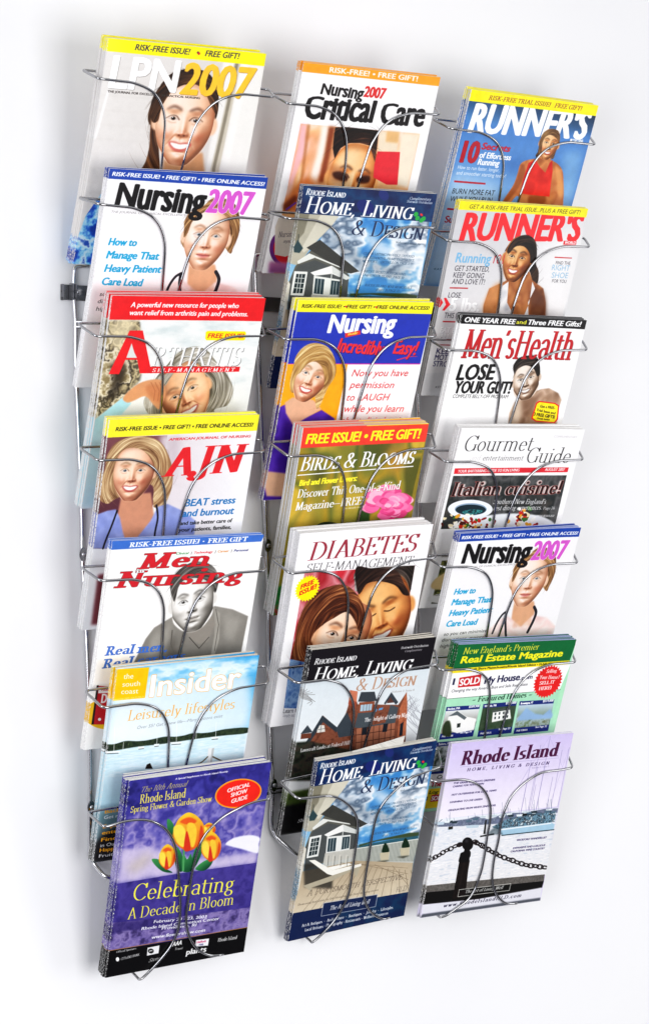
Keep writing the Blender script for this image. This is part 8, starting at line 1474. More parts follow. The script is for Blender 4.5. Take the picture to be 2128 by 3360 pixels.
 S.poly([(66.9, 140.3), (65.8, 140.8), (63.5, 140.4), (60.9, 139.3), (59.0, 137.8), (58.4, 136.6), (59.5, 136.1), (61.8, 136.5), (64.5, 137.7), (66.4, 139.1)],'f8f8f0',bl=0.15,sm=True)
 S.poly([(59.0, 139.8), (58.8, 141.3), (57.4, 142.3), (55.2, 142.4), (53.1, 141.5), (51.9, 140.0), (52.1, 138.4), (53.5, 137.5), (55.7, 137.4), (57.8, 138.3)],'c83020',bl=0.15,sm=True)
 S.poly([(145.5, 123.5), (144.3, 124.6), (142.5, 124.7), (140.6, 123.8), (139.4, 122.3), (139.4, 120.7), (140.5, 119.7), (142.4, 119.5), (144.3, 120.4), (145.4, 121.9)],'e8a030',bl=0.15,sm=True)
 S.poly([(24.0, 142.2), (24.9, 143.6), (24.7, 145.5), (23.5, 147.1), (21.6, 147.8), (19.8, 147.4), (18.9, 146.0), (19.1, 144.1), (20.4, 142.5), (22.3, 141.8)],'f4f0e0',bl=0.15,sm=True)
 S.poly([(24.5, 148.8), (24.0, 149.7), (22.0, 150.3), (19.3, 150.3), (16.9, 149.8), (15.8, 148.9), (16.3, 148.0), (18.3, 147.4), (21.0, 147.4), (23.4, 147.9)],'3c7030',bl=0.15,sm=True)
 S.poly([(135.5, 133.9), (134.8, 135.1), (133.4, 135.5), (131.8, 135.0), (130.7, 133.7), (130.5, 132.1), (131.3, 130.9), (132.7, 130.5), (134.2, 131.0), (135.3, 132.3)],'8c1c20',bl=0.15,sm=True)
 S.poly([(44.3, 138.1), (45.7, 139.6), (46.0, 141.1), (45.1, 142.3), (43.4, 142.5), (41.5, 141.8), (40.2, 140.4), (39.9, 138.8), (40.7, 137.7), (42.4, 137.4)],'502018',bl=0.15,sm=True)
 S.poly([(165.7, 132.2), (166.5, 133.4), (166.4, 135.5), (165.4, 137.6), (163.9, 138.9), (162.4, 139.0), (161.5, 137.8), (161.6, 135.7), (162.7, 133.6), (164.2, 132.3)],'f8f8f0',bl=0.15,sm=True)
 S.poly([(64.7, 139.9), (63.6, 140.7), (61.6, 140.6), (59.5, 139.6), (58.1, 138.1), (57.9, 136.6), (59.0, 135.8), (61.0, 135.9), (63.1, 136.9), (64.5, 138.4)],'c83020',bl=0.15,sm=True)
 S.poly([(27.9, 151.6), (27.1, 153.2), (25.7, 153.8), (24.2, 153.3), (23.2, 151.8), (23.1, 149.9), (23.9, 148.4), (25.3, 147.8), (26.8, 148.3), (27.8, 149.8)],'e8a030',bl=0.15,sm=True)
 S.poly([(147.4, 142.7), (146.2, 143.5), (143.4, 143.2), (140.1, 142.1), (137.5, 140.5), (136.7, 139.0), (138.0, 138.3), (140.8, 138.5), (144.1, 139.7), (146.6, 141.3)],'f4f0e0',bl=0.15,sm=True)
 S.poly([(88.8, 136.0), (88.3, 137.5), (86.9, 138.3), (85.1, 137.9), (83.7, 136.6), (83.1, 134.9), (83.6, 133.3), (85.0, 132.6), (86.8, 133.0), (88.2, 134.3)],'3c7030',bl=0.15,sm=True)
 S.poly([(50.9, 140.1), (49.7, 140.7), (47.8, 140.5), (45.8, 139.4), (44.6, 137.9), (44.6, 136.5), (45.8, 135.8), (47.7, 136.1), (49.7, 137.2), (50.9, 138.7)],'8c1c20',bl=0.15,sm=True)
 S.poly([(144.7, 135.2), (143.2, 136.1), (141.3, 136.0), (139.8, 135.0), (139.3, 133.4), (139.9, 131.9), (141.3, 131.0), (143.2, 131.1), (144.7, 132.1), (145.2, 133.7)],'e8d8b0',bl=0.15,sm=True)
 S.poly([(42.4, 138.7), (43.0, 140.6), (41.9, 142.4), (39.5, 143.4), (36.9, 143.2), (34.9, 141.9), (34.4, 140.0), (35.5, 138.2), (37.8, 137.3), (40.5, 137.4)],'502018',bl=0.15,sm=True)
 S.poly([(32.0, 142.6), (33.3, 144.0), (33.5, 145.4), (32.8, 146.0), (31.2, 145.8), (29.5, 144.7), (28.3, 143.3), (28.0, 141.9), (28.7, 141.3), (30.3, 141.5)],'f8f8f0',bl=0.15,sm=True)
 S.poly([(173.4, 146.6), (172.2, 147.7), (170.6, 147.9), (169.3, 147.1), (168.7, 145.7), (169.0, 144.2), (170.2, 143.1), (171.7, 142.9), (173.1, 143.6), (173.7, 145.0)],'c83020',bl=0.15,sm=True)
 S.poly([(49.2, 147.9), (47.6, 148.4), (45.8, 148.0), (44.6, 146.8), (44.3, 145.3), (45.1, 144.1), (46.7, 143.6), (48.5, 144.0), (49.7, 145.1), (50.0, 146.7)],'e8a030',bl=0.15,sm=True)
 S.poly([(46.5, 134.0), (45.5, 134.9), (43.4, 134.8), (41.1, 133.9), (39.3, 132.5), (38.9, 131.1), (39.9, 130.3), (42.0, 130.3), (44.3, 131.2), (46.1, 132.6)],'f4f0e0',bl=0.15,sm=True)
 S.poly([(148.9, 140.0), (147.3, 140.0), (145.0, 138.7), (142.9, 136.7), (141.7, 134.7), (141.9, 133.5), (143.5, 133.5), (145.8, 134.7), (147.9, 136.8), (149.1, 138.8)],'3c7030',bl=0.15,sm=True)
 S.poly([(43.9, 135.1), (45.1, 136.4), (45.4, 137.6), (44.7, 138.3), (43.3, 138.2), (41.7, 137.3), (40.5, 136.0), (40.2, 134.7), (40.9, 134.1), (42.3, 134.2)],'8c1c20',bl=0.15,sm=True)
 S.poly([(25.2, 143.3), (24.5, 144.4), (22.2, 145.0), (19.2, 144.7), (16.7, 143.7), (15.6, 142.3), (16.3, 141.2), (18.6, 140.7), (21.5, 141.0), (24.1, 142.0)],'e8d8b0',bl=0.15,sm=True)
 S.poly([(149.7, 128.8), (150.2, 130.5), (149.4, 131.9), (147.7, 132.4), (145.6, 131.7), (144.0, 130.2), (143.5, 128.4), (144.3, 127.0), (146.1, 126.6), (148.1, 127.2)],'502018',bl=0.15,sm=True)
 S.poly([(55.2, 140.7), (55.3, 141.9), (54.5, 142.7), (53.2, 142.7), (51.9, 142.0), (51.0, 140.8), (51.0, 139.6), (51.8, 138.8), (53.1, 138.8), (54.4, 139.5)],'f8f8f0',bl=0.15,sm=True)
 S.poly([(40.8, 147.7), (39.0, 148.4), (36.8, 147.9), (35.0, 146.4), (34.4, 144.5), (35.1, 143.0), (36.8, 142.3), (39.0, 142.8), (40.8, 144.3), (41.5, 146.2)],'c83020',bl=0.15,sm=True)
 S.poly([(140.3, 128.3), (141.0, 129.5), (140.8, 131.2), (139.6, 132.8), (138.0, 133.8), (136.6, 133.6), (135.9, 132.4), (136.1, 130.7), (137.2, 129.1), (138.8, 128.1)],'e8a030',bl=0.15,sm=True)
 S.poly([(50.1, 134.7), (51.6, 136.3), (51.9, 137.8), (51.1, 138.6), (49.4, 138.6), (47.4, 137.6), (46.0, 136.0), (45.7, 134.6), (46.5, 133.7), (48.2, 133.8)],'f4f0e0',bl=0.15,sm=True)
 S.poly([(50.9, 141.1), (51.7, 142.9), (50.9, 145.0), (48.8, 146.6), (46.2, 147.1), (44.2, 146.3), (43.5, 144.5), (44.3, 142.5), (46.3, 140.9), (48.9, 140.4)],'3c7030',bl=0.15,sm=True)
 S.poly([(174.3, 145.0), (173.6, 146.3), (172.2, 146.8), (170.7, 146.3), (169.6, 145.0), (169.4, 143.3), (170.1, 142.0), (171.5, 141.5), (173.1, 142.0), (174.1, 143.3)],'8c1c20',bl=0.15,sm=True)
 S.poly([(30.1, 140.1), (29.4, 141.0), (27.6, 141.2), (25.5, 140.6), (23.9, 139.5), (23.3, 138.2), (24.0, 137.4), (25.8, 137.2), (27.9, 137.7), (29.5, 138.8)],'e8d8b0',bl=0.15,sm=True)
 S.poly([(63.5, 151.2), (62.3, 151.7), (60.6, 151.3), (59.1, 150.2), (58.3, 148.8), (58.6, 147.6), (59.8, 147.1), (61.5, 147.5), (63.0, 148.6), (63.8, 150.0)],'502018',bl=0.15,sm=True)
 S.poly([(134.3, 135.4), (133.2, 135.7), (130.8, 135.1), (128.2, 133.8), (126.3, 132.3), (125.8, 131.2), (126.9, 130.9), (129.3, 131.5), (131.9, 132.8), (133.8, 134.3)],'f8f8f0',bl=0.15,sm=True)
 S.poly([(70.4, 139.0), (68.5, 139.5), (66.2, 138.9), (64.3, 137.3), (63.6, 135.3), (64.2, 133.8), (66.0, 133.2), (68.3, 133.8), (70.2, 135.5), (71.0, 137.4)],'c83020',bl=0.15,sm=True)
 S.poly([(47.0, 142.7), (47.3, 143.7), (46.6, 144.8), (45.2, 145.6), (43.6, 145.8), (42.5, 145.3), (42.3, 144.4), (43.0, 143.2), (44.4, 142.4), (45.9, 142.3)],'e8a030',bl=0.15,sm=True)
 S.poly([(150.0, 132.4), (149.6, 133.3), (148.1, 133.8), (146.0, 133.9), (144.1, 133.4), (143.2, 132.5), (143.6, 131.7), (145.1, 131.1), (147.2, 131.1), (149.0, 131.6)],'f4f0e0',bl=0.15,sm=True)
 S.poly([(63.8, 134.6), (65.0, 136.1), (65.2, 137.4), (64.3, 138.0), (62.8, 137.7), (61.1, 136.6), (59.9, 135.1), (59.7, 133.8), (60.6, 133.2), (62.1, 133.5)],'3c7030',bl=0.15,sm=True)
 S.poly([(56.4, 136.7), (54.8, 136.8), (52.7, 135.9), (50.9, 134.2), (50.1, 132.3), (50.5, 131.1), (52.1, 130.9), (54.2, 131.9), (56.0, 133.6), (56.8, 135.4)],'8c1c20',bl=0.15,sm=True)
 S.poly([(158.0, 147.1), (158.5, 148.1), (158.1, 149.2), (156.9, 149.9), (155.4, 150.0), (154.2, 149.4), (153.8, 148.4), (154.2, 147.3), (155.4, 146.6), (156.8, 146.5)],'e8d8b0',bl=0.15,sm=True)
 S.poly([(85.2, 146.1), (85.9, 147.6), (85.6, 148.8), (84.3, 149.4), (82.6, 149.0), (81.2, 147.9), (80.5, 146.4), (80.8, 145.1), (82.0, 144.6), (83.7, 144.9)],'502018',bl=0.15,sm=True)
 S.poly([(31.3, 153.3), (30.2, 153.9), (28.1, 153.7), (25.8, 152.7), (24.1, 151.3), (23.7, 150.0), (24.8, 149.3), (26.9, 149.6), (29.2, 150.6), (30.9, 152.0)],'f8f8f0',bl=0.15,sm=True)
 S.poly([(152.3, 136.0), (150.8, 137.1), (148.2, 137.0), (145.4, 135.7), (143.6, 133.8), (143.3, 131.9), (144.7, 130.8), (147.3, 130.9), (150.1, 132.2), (152.0, 134.1)],'c83020',bl=0.15,sm=True)
 S.poly([(31.6, 126.5), (32.2, 128.2), (31.3, 130.2), (29.2, 131.8), (26.7, 132.4), (24.8, 131.8), (24.2, 130.1), (25.1, 128.1), (27.2, 126.5), (29.6, 125.9)],'e8a030',bl=0.15,sm=True)
 S.poly([(29.8, 136.9), (30.6, 138.3), (30.4, 140.2), (29.1, 142.0), (27.3, 142.9), (25.6, 142.6), (24.8, 141.3), (25.1, 139.4), (26.4, 137.6), (28.2, 136.7)],'f4f0e0',bl=0.15,sm=True)
 S.poly([(153.3, 136.3), (152.7, 137.8), (150.5, 138.6), (147.6, 138.4), (145.0, 137.2), (143.8, 135.6), (144.3, 134.1), (146.5, 133.3), (149.4, 133.5), (152.0, 134.7)],'3c7030',bl=0.15,sm=True)
 S.poly([(38.5, 150.7), (39.2, 152.1), (38.7, 153.6), (37.3, 154.7), (35.4, 154.8), (33.7, 154.0), (33.0, 152.6), (33.5, 151.0), (34.9, 150.0), (36.8, 149.9)],'8c1c20',bl=0.15,sm=True)
 S.poly([(71.0, 143.5), (70.8, 144.6), (69.3, 145.3), (67.2, 145.5), (65.2, 145.0), (64.1, 144.0), (64.4, 142.9), (65.8, 142.1), (68.0, 141.9), (70.0, 142.5)],'e8d8b0',bl=0.15,sm=True)
 S.poly([(3.8, 150.4), (25.4, 148.9), (47.5, 155.4), (45.7, 165.3), (7.6, 166.3)],'b86820',bl=0.6)
 S.text('Italian cuisine!',8.0,99.3,200.4,20.3,'f8e6e0',y1=97.8,font='serif',it=0.1,wt=0.352,bl=0.5,al=0.55)
 S.text('Italian cuisine!',8.0,99.3,200.4,20.3,'f8e6e0',y1=97.8,font='serif',it=0.1,wt=0.28,bl=0.5,al=0.55)
 S.text('Italian cuisine!',8.0,99.3,200.4,20.3,'f8e6e0',y1=97.8,font='serif',it=0.1,wt=0.22,bl=0.5,al=0.55)
 S.text('Italian cuisine!',8.0,99.3,200.4,20.3,'201010',y1=97.8,font='serif',it=0.1,wt=0.16,edge='c84840',ew=0.3)
 S.text("Southern New England's",84.8,111.9,178.3,7.5,'ffffff',y1=112.9,font='serif',it=0.2,wt=0.1)
 S.text('best dining experiences.',87.1,121.5,172.9,7.5,'ffffff',y1=121.7,font='serif',it=0.2,wt=0.1)
 S.text('Page 26',176.2,121.8,196.8,4.6,'f0f0f0',y1=121.7,font='serif',wt=0.1)
 S.text('BY LINDA BEAULIEU',158.3,132.8,199.7,3.2,'f0f0f0',y1=133.2,font='serif',it=0.2,wt=0.16)
 S.rect(0,148,215,268,'f4f2f0');S.rect(18,186,200,190,'3c3834',1);S.rect(20,196,200,262,'3c3c28',.5);S.mott([(20,196),(200,196),(200,250),(20,250)],['4c5c2c','8c8c4c','2c3418','c8b878'],cell=9,seed=3);S.poly([(18,222),(60,206),(110,220),(100,236),(20,240)],'e0c088',.8,sm=True);S.el(60,254,50,9,'f0eee8',0,.3);S.text('Rasoi Indian',20,250,58,5,'2c2824',font='serif',it=.3,wt=.1);S.text('Page',38,257,52,3.5,'4c4844',font='serif',it=.3)
def cover_green_real_estate_guide(S):
 S.poly([(-3.2, 40.6), (208.8, 37.9), (199.0, 78.8), (-3.5, 81.4)],'fbfafa')
 S.poly([(-3.7, 80.5), (201.2, 77.0), (201.6, 145.5), (213.1, 254.8), (4.1, 237.2), (0.3, 143.9)],'a4dcb8')
 S.line([(-3.6, 80.8), (201.3, 77.4)],0.59,'3c4c40')
 S.poly([(-1.1, -0.8), (209.8, -1.0), (205.3, 33.0), (0.1, 37.2)],'0c6838')
 S.poly([(-2.9, 35.8), (205.0, 32.1), (203.8, 38.0), (-2.7, 42.5)],'fbe024')
 S.text("New England's Premier",11.0,14.7,144.5,9.6,'f0e840',y1=13.0,font='serif',it=0.15,wt=0.11)
 S.text('Real Estate Magazine',9.5,28.0,189.8,9.9,'f8ec28',y1=24.9,bold=0.07,it=0.12)
 S.text('South Shore Massachusetts/Rhode Island Edition • M-NE 23',27.3,39.3,172.3,3.3,'2c2c10',y1=37.3,bold=0.03)
 S.text('I',4.2,60.0,7.5,9.6,'20204c',y1=60.0,bold=0.05)
 S.poly([(14.0, 49.6), (51.3, 46.2), (52.8, 63.8), (14.8, 64.5)],'c82830')
 S.text('SOLD',16.2,62.0,50.6,9.9,'ffffff',y1=60.0,bold=0.05)
 S.text('My House',59.2,61.2,121.3,10.3,'20204c',y1=58.6,bold=0.05,it=0.02)
 S.text('.com',121.7,58.6,144.0,6.3,'20204c',y1=57.4,bold=0.04)
 S.text('Changing the way America Buys and Sells Real Estate',5.3,71.3,138.1,4.2,'2c2c34',y1=67.6,it=0.1)
 S.star(174.2,63.5,26.0,30,'e02424',k=0.87)
 S.text('Selling',167.1,50.1,186.2,5.5,'ffffff',y1=49.6,font='serif',it=0.15,wt=0.16)
 S.text('Your House?',157.5,59.0,193.9,5.9,'ffffff',y1=60.1,font='serif',it=0.15,wt=0.16)
 S.text('SELL IT',159.8,67.9,186.6,5.5,'ffffff',y1=67.3,font='serif',wt=0.18)
 S.text('HERE!',160.6,76.5,183.2,5.5,'ffffff',y1=75.8,font='serif',wt=0.18)
 S.text('~ Featured Homes ~',45.2,88.5,150.9,8.3,'143c28',y1=85.8,font='serif',it=0.1,wt=0.18)
 S.poly([(2.8, 93.0), (61.0, 93.1), (60.8, 141.7), (2.2, 142.9)],'1c2c74')
 S.grad([(3.1, 99.3), (61.3, 99.4), (60.3, 132.0), (1.8, 133.7)],'dfe4e4','5c5448',ang=90)
 S.mott([(2.5, 116.4), (60.8, 115.6), (60.3, 132.0), (1.8, 133.7)],['5c5448', 'dfe4e4', '6c7058'],cell=7,seed=1,al=0.7,bl=0.5)
 S.text('Becket, MA',5.7,97.9,26.6,3.3,'ffffff',y1=97.6,bold=0.04)
 S.text('$209,900',41.9,96.5,60.1,3.2,'ffffff',y1=96.4,bold=0.04)
 S.text('Ad# 129700',5.8,139.1,25.0,2.7,'ffffff',y1=139.2,bold=0.03)
 S.text('See Page 19',36.6,135.7,56.5,2.8,'ffffff',y1=135.4,bold=0.03)
 S.poly([(66.3, 92.4), (126.1, 91.6), (129.1, 140.9), (68.9, 143.1)],'1c2c74')
 S.grad([(66.6, 98.8), (126.4, 97.9), (128.1, 131.1), (68.1, 133.7)],'405040','2c4424',ang=90)
 S.mott([(67.3, 116.2), (127.3, 114.5), (128.1, 131.1), (68.1, 133.7)],['2c4424', '405040', '6c7058'],cell=7,seed=2,al=0.7,bl=0.5)
 S.text('Walpole, MA',69.2,97.4,90.7,3.3,'ffffff',y1=97.1,bold=0.04)
 S.text('$519,000',106.6,95.0,125.2,3.3,'ffffff',y1=94.9,bold=0.04)
 S.text('Ad# 120575',72.6,139.2,92.3,2.8,'ffffff',y1=139.4,bold=0.03)
 S.text('See Page 23',104.4,134.9,124.8,2.8,'ffffff',y1=134.6,bold=0.03)
 S.poly([(130.9, 91.8), (193.8, 92.2), (196.8, 142.1), (133.5, 143.1)],'1c2c74')
 S.grad([(131.2, 98.2), (194.2, 98.6), (195.8, 132.2), (132.6, 133.6)],'b8ccdc','4c5c28',ang=90)
 S.mott([(131.9, 115.9), (195.0, 115.4), (195.8, 132.2), (132.6, 133.6)],['4c5c28', 'b8ccdc', '6c7058'],cell=7,seed=3,al=0.7,bl=0.5)
 S.text('Brownington, VT',133.9,96.9,155.9,3.3,'ffffff',y1=96.5,bold=0.04)
 S.text('$519,000',173.8,95.6,192.9,3.4,'ffffff',y1=95.5,bold=0.04)
 S.text('Ad# 130444',137.2,139.2,157.5,2.8,'ffffff',y1=139.3,bold=0.03)
 S.text('See Page 32',171.5,136.0,192.3,2.8,'ffffff',y1=135.8,bold=0.03)
 S.poly([(10.1, 107.7), (22.5, 99.2), (39.5, 109.4), (59.6, 114.3), (59.5, 131.0), (31.2, 134.8), (8.4, 126.0)],'f0f0ec',bl=0.3)
 S.poly([(86.7, 104.7), (116.0, 102.6), (122.2, 117.9), (88.9, 121.6)],'f0f0ec',bl=0.3)
 S.poly([(9.1, 107.7), (22.7, 100.2), (42.1, 111.4), (38.8, 114.9), (24.3, 106.7)],'5c6468',bl=0.2)
 S.poly([(27.5, 119.8), (33.6, 119.2), (34.2, 125.7), (28.7, 126.3)],'2c3430')
 S.poly([(4.5, 118.4), (14.0, 115.3), (21.6, 137.9), (6.4, 135.1)],'2c3820',bl=0.8,sm=True)
 S.poly([(84.3, 103.6), (115.3, 99.8), (118.5, 103.7), (87.2, 106.6)],'4c5450')
 S.poly([(90.5, 107.1), (93.2, 106.9), (93.8, 110.7), (91.0, 110.9)],'303c3c')
 S.poly([(91.5, 113.5), (94.2, 113.3), (94.8, 117.1), (92.0, 117.3)],'303c3c')
 S.poly([(97.7, 106.8), (100.4, 106.6), (100.9, 110.3), (98.2, 110.6)],'303c3c')
 S.poly([(98.7, 113.2), (101.4, 113.0), (101.9, 116.8), (99.2, 117.0)],'303c3c')
 S.poly([(104.8, 106.5), (107.6, 106.2), (108.1, 110.0), (105.4, 110.2)],'303c3c')
 S.poly([(105.8, 112.9), (108.6, 112.7), (109.1, 116.4), (106.4, 116.6)],'303c3c')
 S.poly([(112.0, 106.1), (114.7, 105.9), (115.3, 109.7), (112.6, 109.9)],'303c3c')
 S.poly([(113.0, 112.5), (115.8, 112.3), (116.3, 116.1), (113.6, 116.3)],'303c3c')
 S.poly([(136.5, 115.0), (146.2, 102.4), (164.2, 112.8), (180.3, 115.7), (191.1, 106.8), (198.2, 116.7), (197.6, 122.3), (134.1, 122.4)],'8cacd0',bl=1)
 S.poly([(0.2, 146.6), (60.4, 146.1), (62.9, 207.1), (2.5, 208.1)],'1c2c74')
 S.mott([(0.5, 153.3), (59.9, 152.8), (61.2, 191.9), (2.8, 192.1)],['5c6c4c', 'c8d0d0', '2c3828'],cell=10,seed=0)
 S.text('Salem, MA',3.4,151.3,26.1,3.3,'ffffff',y1=151.3,bold=0.04)
 S.poly([(67.9, 147.3), (129.7, 146.8), (132.7, 208.6), (70.7, 209.6)],'1c2c74')
 S.mott([(68.3, 154.1), (129.3, 153.6), (130.9, 193.2), (70.9, 193.4)],['5c6c4c', 'c8d0d0', '2c3828'],cell=10,seed=1)
 S.text('Bristol, RI',71.1,152.1,94.5,3.3,'ffffff',y1=152.1,bold=0.04)
 S.poly([(136.5, 148.0), (199.9, 147.5), (203.4, 210.2), (139.8, 211.1)],'1c2c74')
 S.mott([(136.9, 154.9), (199.6, 154.4), (201.5, 194.5), (139.9, 194.7)],['5c6c4c', 'c8d0d0', '2c3828'],cell=10,seed=2)
 S.text('E. Providence, RI',139.9,152.8,163.9,3.4,'ffffff',y1=152.8,bold=0.04)
 S.rect(0,196,210,214,'fbfafa');S.text('Contact us',14,204,60,5.5,'202020',bold=.04,it=.1);S.text('The Deal',6,216,50,8,'b02030',bold=.06);S.rect(0,219,210,250,'f4cc20');S.text('Log on to',6,227,50,5,'203c20',bold=.03,it=.2);S.text('I',4,237,6,6,'20204c',bold=.04);S.rect(12,229,36,240,'b02838');S.text('SOLD',13,238,35,6.5,'ffffff',bold=.04)
def cover_harbour_bollard(S):
 S.grad([(0.2, -0.1), (215.2, 0.1), (211.7, 113.7), (-4.8, 112.3)],'ccc0e8','f0eaf4',ang=90)
 S.grad([(-7.0, 112.1), (213.4, 115.9), (215.8, 223.0), (-0.7, 214.2)],'e4e8f0','f4f0ec',ang=90)
 S.mott([(-6.2, 116.0), (214.4, 120.0), (215.6, 221.9), (-0.9, 213.2)],['b8c4d4', 'eceaec', 'd4d8e0', 'f8f6f6'],cell=1.6,seed=3,ax=7,al=0.6,o=2)
 S.mott([(-3.9, 117.2), (22.3, 117.9), (53.0, 117.1), (65.9, 114.5), (89.9, 121.8), (118.0, 114.7), (153.5, 118.1), (188.2, 115.5), (213.7, 116.9), (214.2, 124.0), (123.9, 131.1), (55.3, 128.0), (-4.8, 123.8)],['8088a0', '6c7488', '9ca4b4'],cell=3,seed=6,bl=0.4)
 S.line([(158.8, 14.7), (158.0, 118.6)],0.88,'a098c0',al=0.8)
 S.line([(173.3, 2.2), (172.7, 114.0)],0.88,'a098c0',al=0.8)
 S.line([(146.6, 37.0), (145.9, 119.4)],0.87,'a098c0',al=0.8)
 S.line([(173.6, 43.0), (173.2, 118.0)],0.88,'a098c0',al=0.8)
 S.line([(192.0, 66.0), (191.9, 115.8)],0.90,'a098c0',al=0.8)
 S.line([(212.3, 22.4), (212.4, 113.8)],0.90,'a098c0',al=0.8)
 S.line([(160.7, 47.8), (160.2, 120.8)],0.89,'a098c0',al=0.8)
 S.line([(145.9, 64.2), (145.3, 123.3)],0.88,'a098c0',al=0.8)
 S.line([(200.0, 25.4), (199.9, 112.6)],0.89,'a098c0',al=0.8)
 S.line([(163.6, 75.5), (163.3, 119.1)],0.89,'a098c0',al=0.8)
 S.line([(171.4, 4.0), (132.1, 74.7)],0.44,'a8a0c8',al=0.7)
 S.line([(149.4, 39.2), (119.6, 101.0)],0.44,'a8a0c8',al=0.7)
 S.line([(211.6, 24.3), (197.5, 104.3)],0.45,'a8a0c8',al=0.7)
 S.line([(174.2, 6.1), (206.3, 51.4)],0.45,'a8a0c8',al=0.7)
 S.poly([(145.6, 119.4), (155.8, 118.0), (184.8, 121.2), (188.1, 125.1), (152.6, 124.4)],'1c2428',bl=0.3)
 S.mott([(97.1, 134.3), (126.8, 123.5), (211.2, 121.7), (212.7, 138.1), (117.1, 142.4)],['3c5460', '8cb0c4', '2c343c', 'c8d8e0'],cell=4,seed=6,ctr=2.4,bl=0.3)
 S.poly([(110.1, 141.6), (116.3, 138.7), (205.6, 138.4), (213.7, 142.3), (213.2, 150.4), (137.3, 150.1), (118.6, 148.9)],'a8c8dc',bl=0.3)
 S.poly([(111.9, 139.4), (205.7, 139.0), (207.3, 140.8), (113.5, 141.6)],'e8f0f4')
 S.line([(118.7, 149.7), (214.6, 150.9)],1.58,'24404c')
 S.poly([(15.1, 114.3), (26.5, 114.5), (25.5, 117.9), (17.5, 117.5)],'e4ecf0',bl=0.15)
 S.line([(20.9, 114.7), (17.3, 102.9)],0.43,'54607c',al=0.7)
 S.poly([(116.4, 115.3), (128.3, 115.5), (127.3, 119.0), (118.9, 118.5)],'5c7484',bl=0.15)
 S.line([(122.4, 115.7), (118.3, 103.5)],0.44,'54607c',al=0.7)
 S.poly([(196.0, 120.5), (208.5, 120.7), (207.5, 124.2), (198.7, 123.8)],'c8d4dc',bl=0.15)
 S.line([(202.4, 120.9), (196.4, 101.7)],0.46,'54607c',al=0.7)
 S.poly([(14.2, 116.7), (25.6, 116.9), (24.5, 120.2), (16.6, 119.8)],'34444c',bl=0.15)
 S.line([(20.0, 117.1), (16.7, 107.3)],0.42,'54607c',al=0.7)
 S.poly([(118.2, 115.6), (130.2, 115.7), (129.1, 119.2), (120.7, 118.8)],'e4ecf0',bl=0.15)
 S.line([(124.3, 116.0), (120.9, 107.1)],0.44,'54607c',al=0.7)
 S.poly([(197.1, 120.6), (209.6, 120.8), (208.5, 124.4), (199.8, 123.9)],'5c7484',bl=0.15)
 S.line([(203.4, 121.1), (197.2, 101.1)],0.46,'54607c',al=0.7)
 S.poly([(71.5, 115.5), (83.2, 115.7), (82.1, 119.1), (74.0, 118.7)],'c8d4dc',bl=0.15)
 S.line([(77.4, 115.9), (73.9, 105.4)],0.44,'54607c',al=0.7)
 S.poly([(165.5, 119.7), (177.8, 119.9), (176.8, 123.4), (168.2, 122.9)],'34444c',bl=0.15)
 S.line([(171.8, 120.1), (165.6, 99.4)],0.45,'54607c',al=0.7)
 S.poly([(191.1, 116.3), (203.5, 116.5), (202.5, 120.0), (193.8, 119.6)],'e4ecf0',bl=0.15)
 S.line([(197.4, 116.7), (192.1, 100.5)],0.46,'54607c',al=0.7)
 S.poly([(58.9, 117.1), (70.5, 117.3), (69.5, 120.7), (61.3, 120.2)],'5c7484',bl=0.15)
 S.line([(64.8, 117.5), (61.8, 109.4)],0.43,'54607c',al=0.7)
 S.poly([(148.9, 115.8), (161.1, 116.0), (160.0, 119.5), (151.5, 119.1)],'c8d4dc',bl=0.15)
 S.line([(155.0, 116.2), (148.6, 94.2)],0.45,'54607c',al=0.7)
 S.poly([(190.2, 118.9), (202.6, 119.1), (201.6, 122.7), (192.9, 122.2)],'34444c',bl=0.15)
 S.line([(196.5, 119.3), (192.5, 108.7)],0.46,'54607c',al=0.7)
 S.poly([(82.9, 117.7), (94.7, 117.9), (93.7, 121.4), (85.4, 120.9)],'e4ecf0',bl=0.15)
 S.line([(88.9, 118.1), (83.2, 97.4)],0.44,'54607c',al=0.7)
 S.poly([(188.3, 118.7), (200.7, 118.9), (199.7, 122.4), (191.0, 122.0)],'5c7484',bl=0.15)
 S.line([(194.6, 119.1), (190.2, 106.4)],0.46,'54607c',al=0.7)
 S.poly([(162.2, 117.9), (174.5, 118.1), (173.4, 121.6), (164.9, 121.2)],'c8d4dc',bl=0.15)
 S.line([(168.4, 118.3), (165.2, 110.3)],0.46,'54607c',al=0.7)
 S.poly([(22.7, 118.3), (34.2, 118.5), (33.1, 121.9), (25.1, 121.5)],'34444c',bl=0.15)
 S.line([(28.5, 118.7), (26.1, 113.1)],0.43,'54607c',al=0.7)
 S.poly([(106.1, 118.3), (118.0, 118.5), (116.9, 122.0), (108.6, 121.5)],'e4ecf0',bl=0.15)
 S.line([(112.1, 118.7), (108.6, 108.7)],0.45,'54607c',al=0.7)
 S.poly([(155.6, 118.1), (167.9, 118.3), (166.8, 121.8), (158.3, 121.3)],'5c7484',bl=0.15)
 S.line([(161.8, 118.5), (157.8, 107.2)],0.45,'54607c',al=0.7)
 S.poly([(91.5, 115.7), (103.4, 115.9), (102.3, 119.4), (94.0, 118.9)],'c8d4dc',bl=0.15)
 S.line([(97.5, 116.1), (93.5, 103.8)],0.44,'54607c',al=0.7)
 S.poly([(121.9, 118.6), (133.9, 118.8), (132.8, 122.2), (124.4, 121.8)],'34444c',bl=0.15)
 S.line([(128.0, 119.0), (124.4, 109.0)],0.44,'54607c',al=0.7)
 S.poly([(137.6, 119.4), (149.8, 119.6), (148.7, 123.1), (140.2, 122.7)],'e4ecf0',bl=0.15)
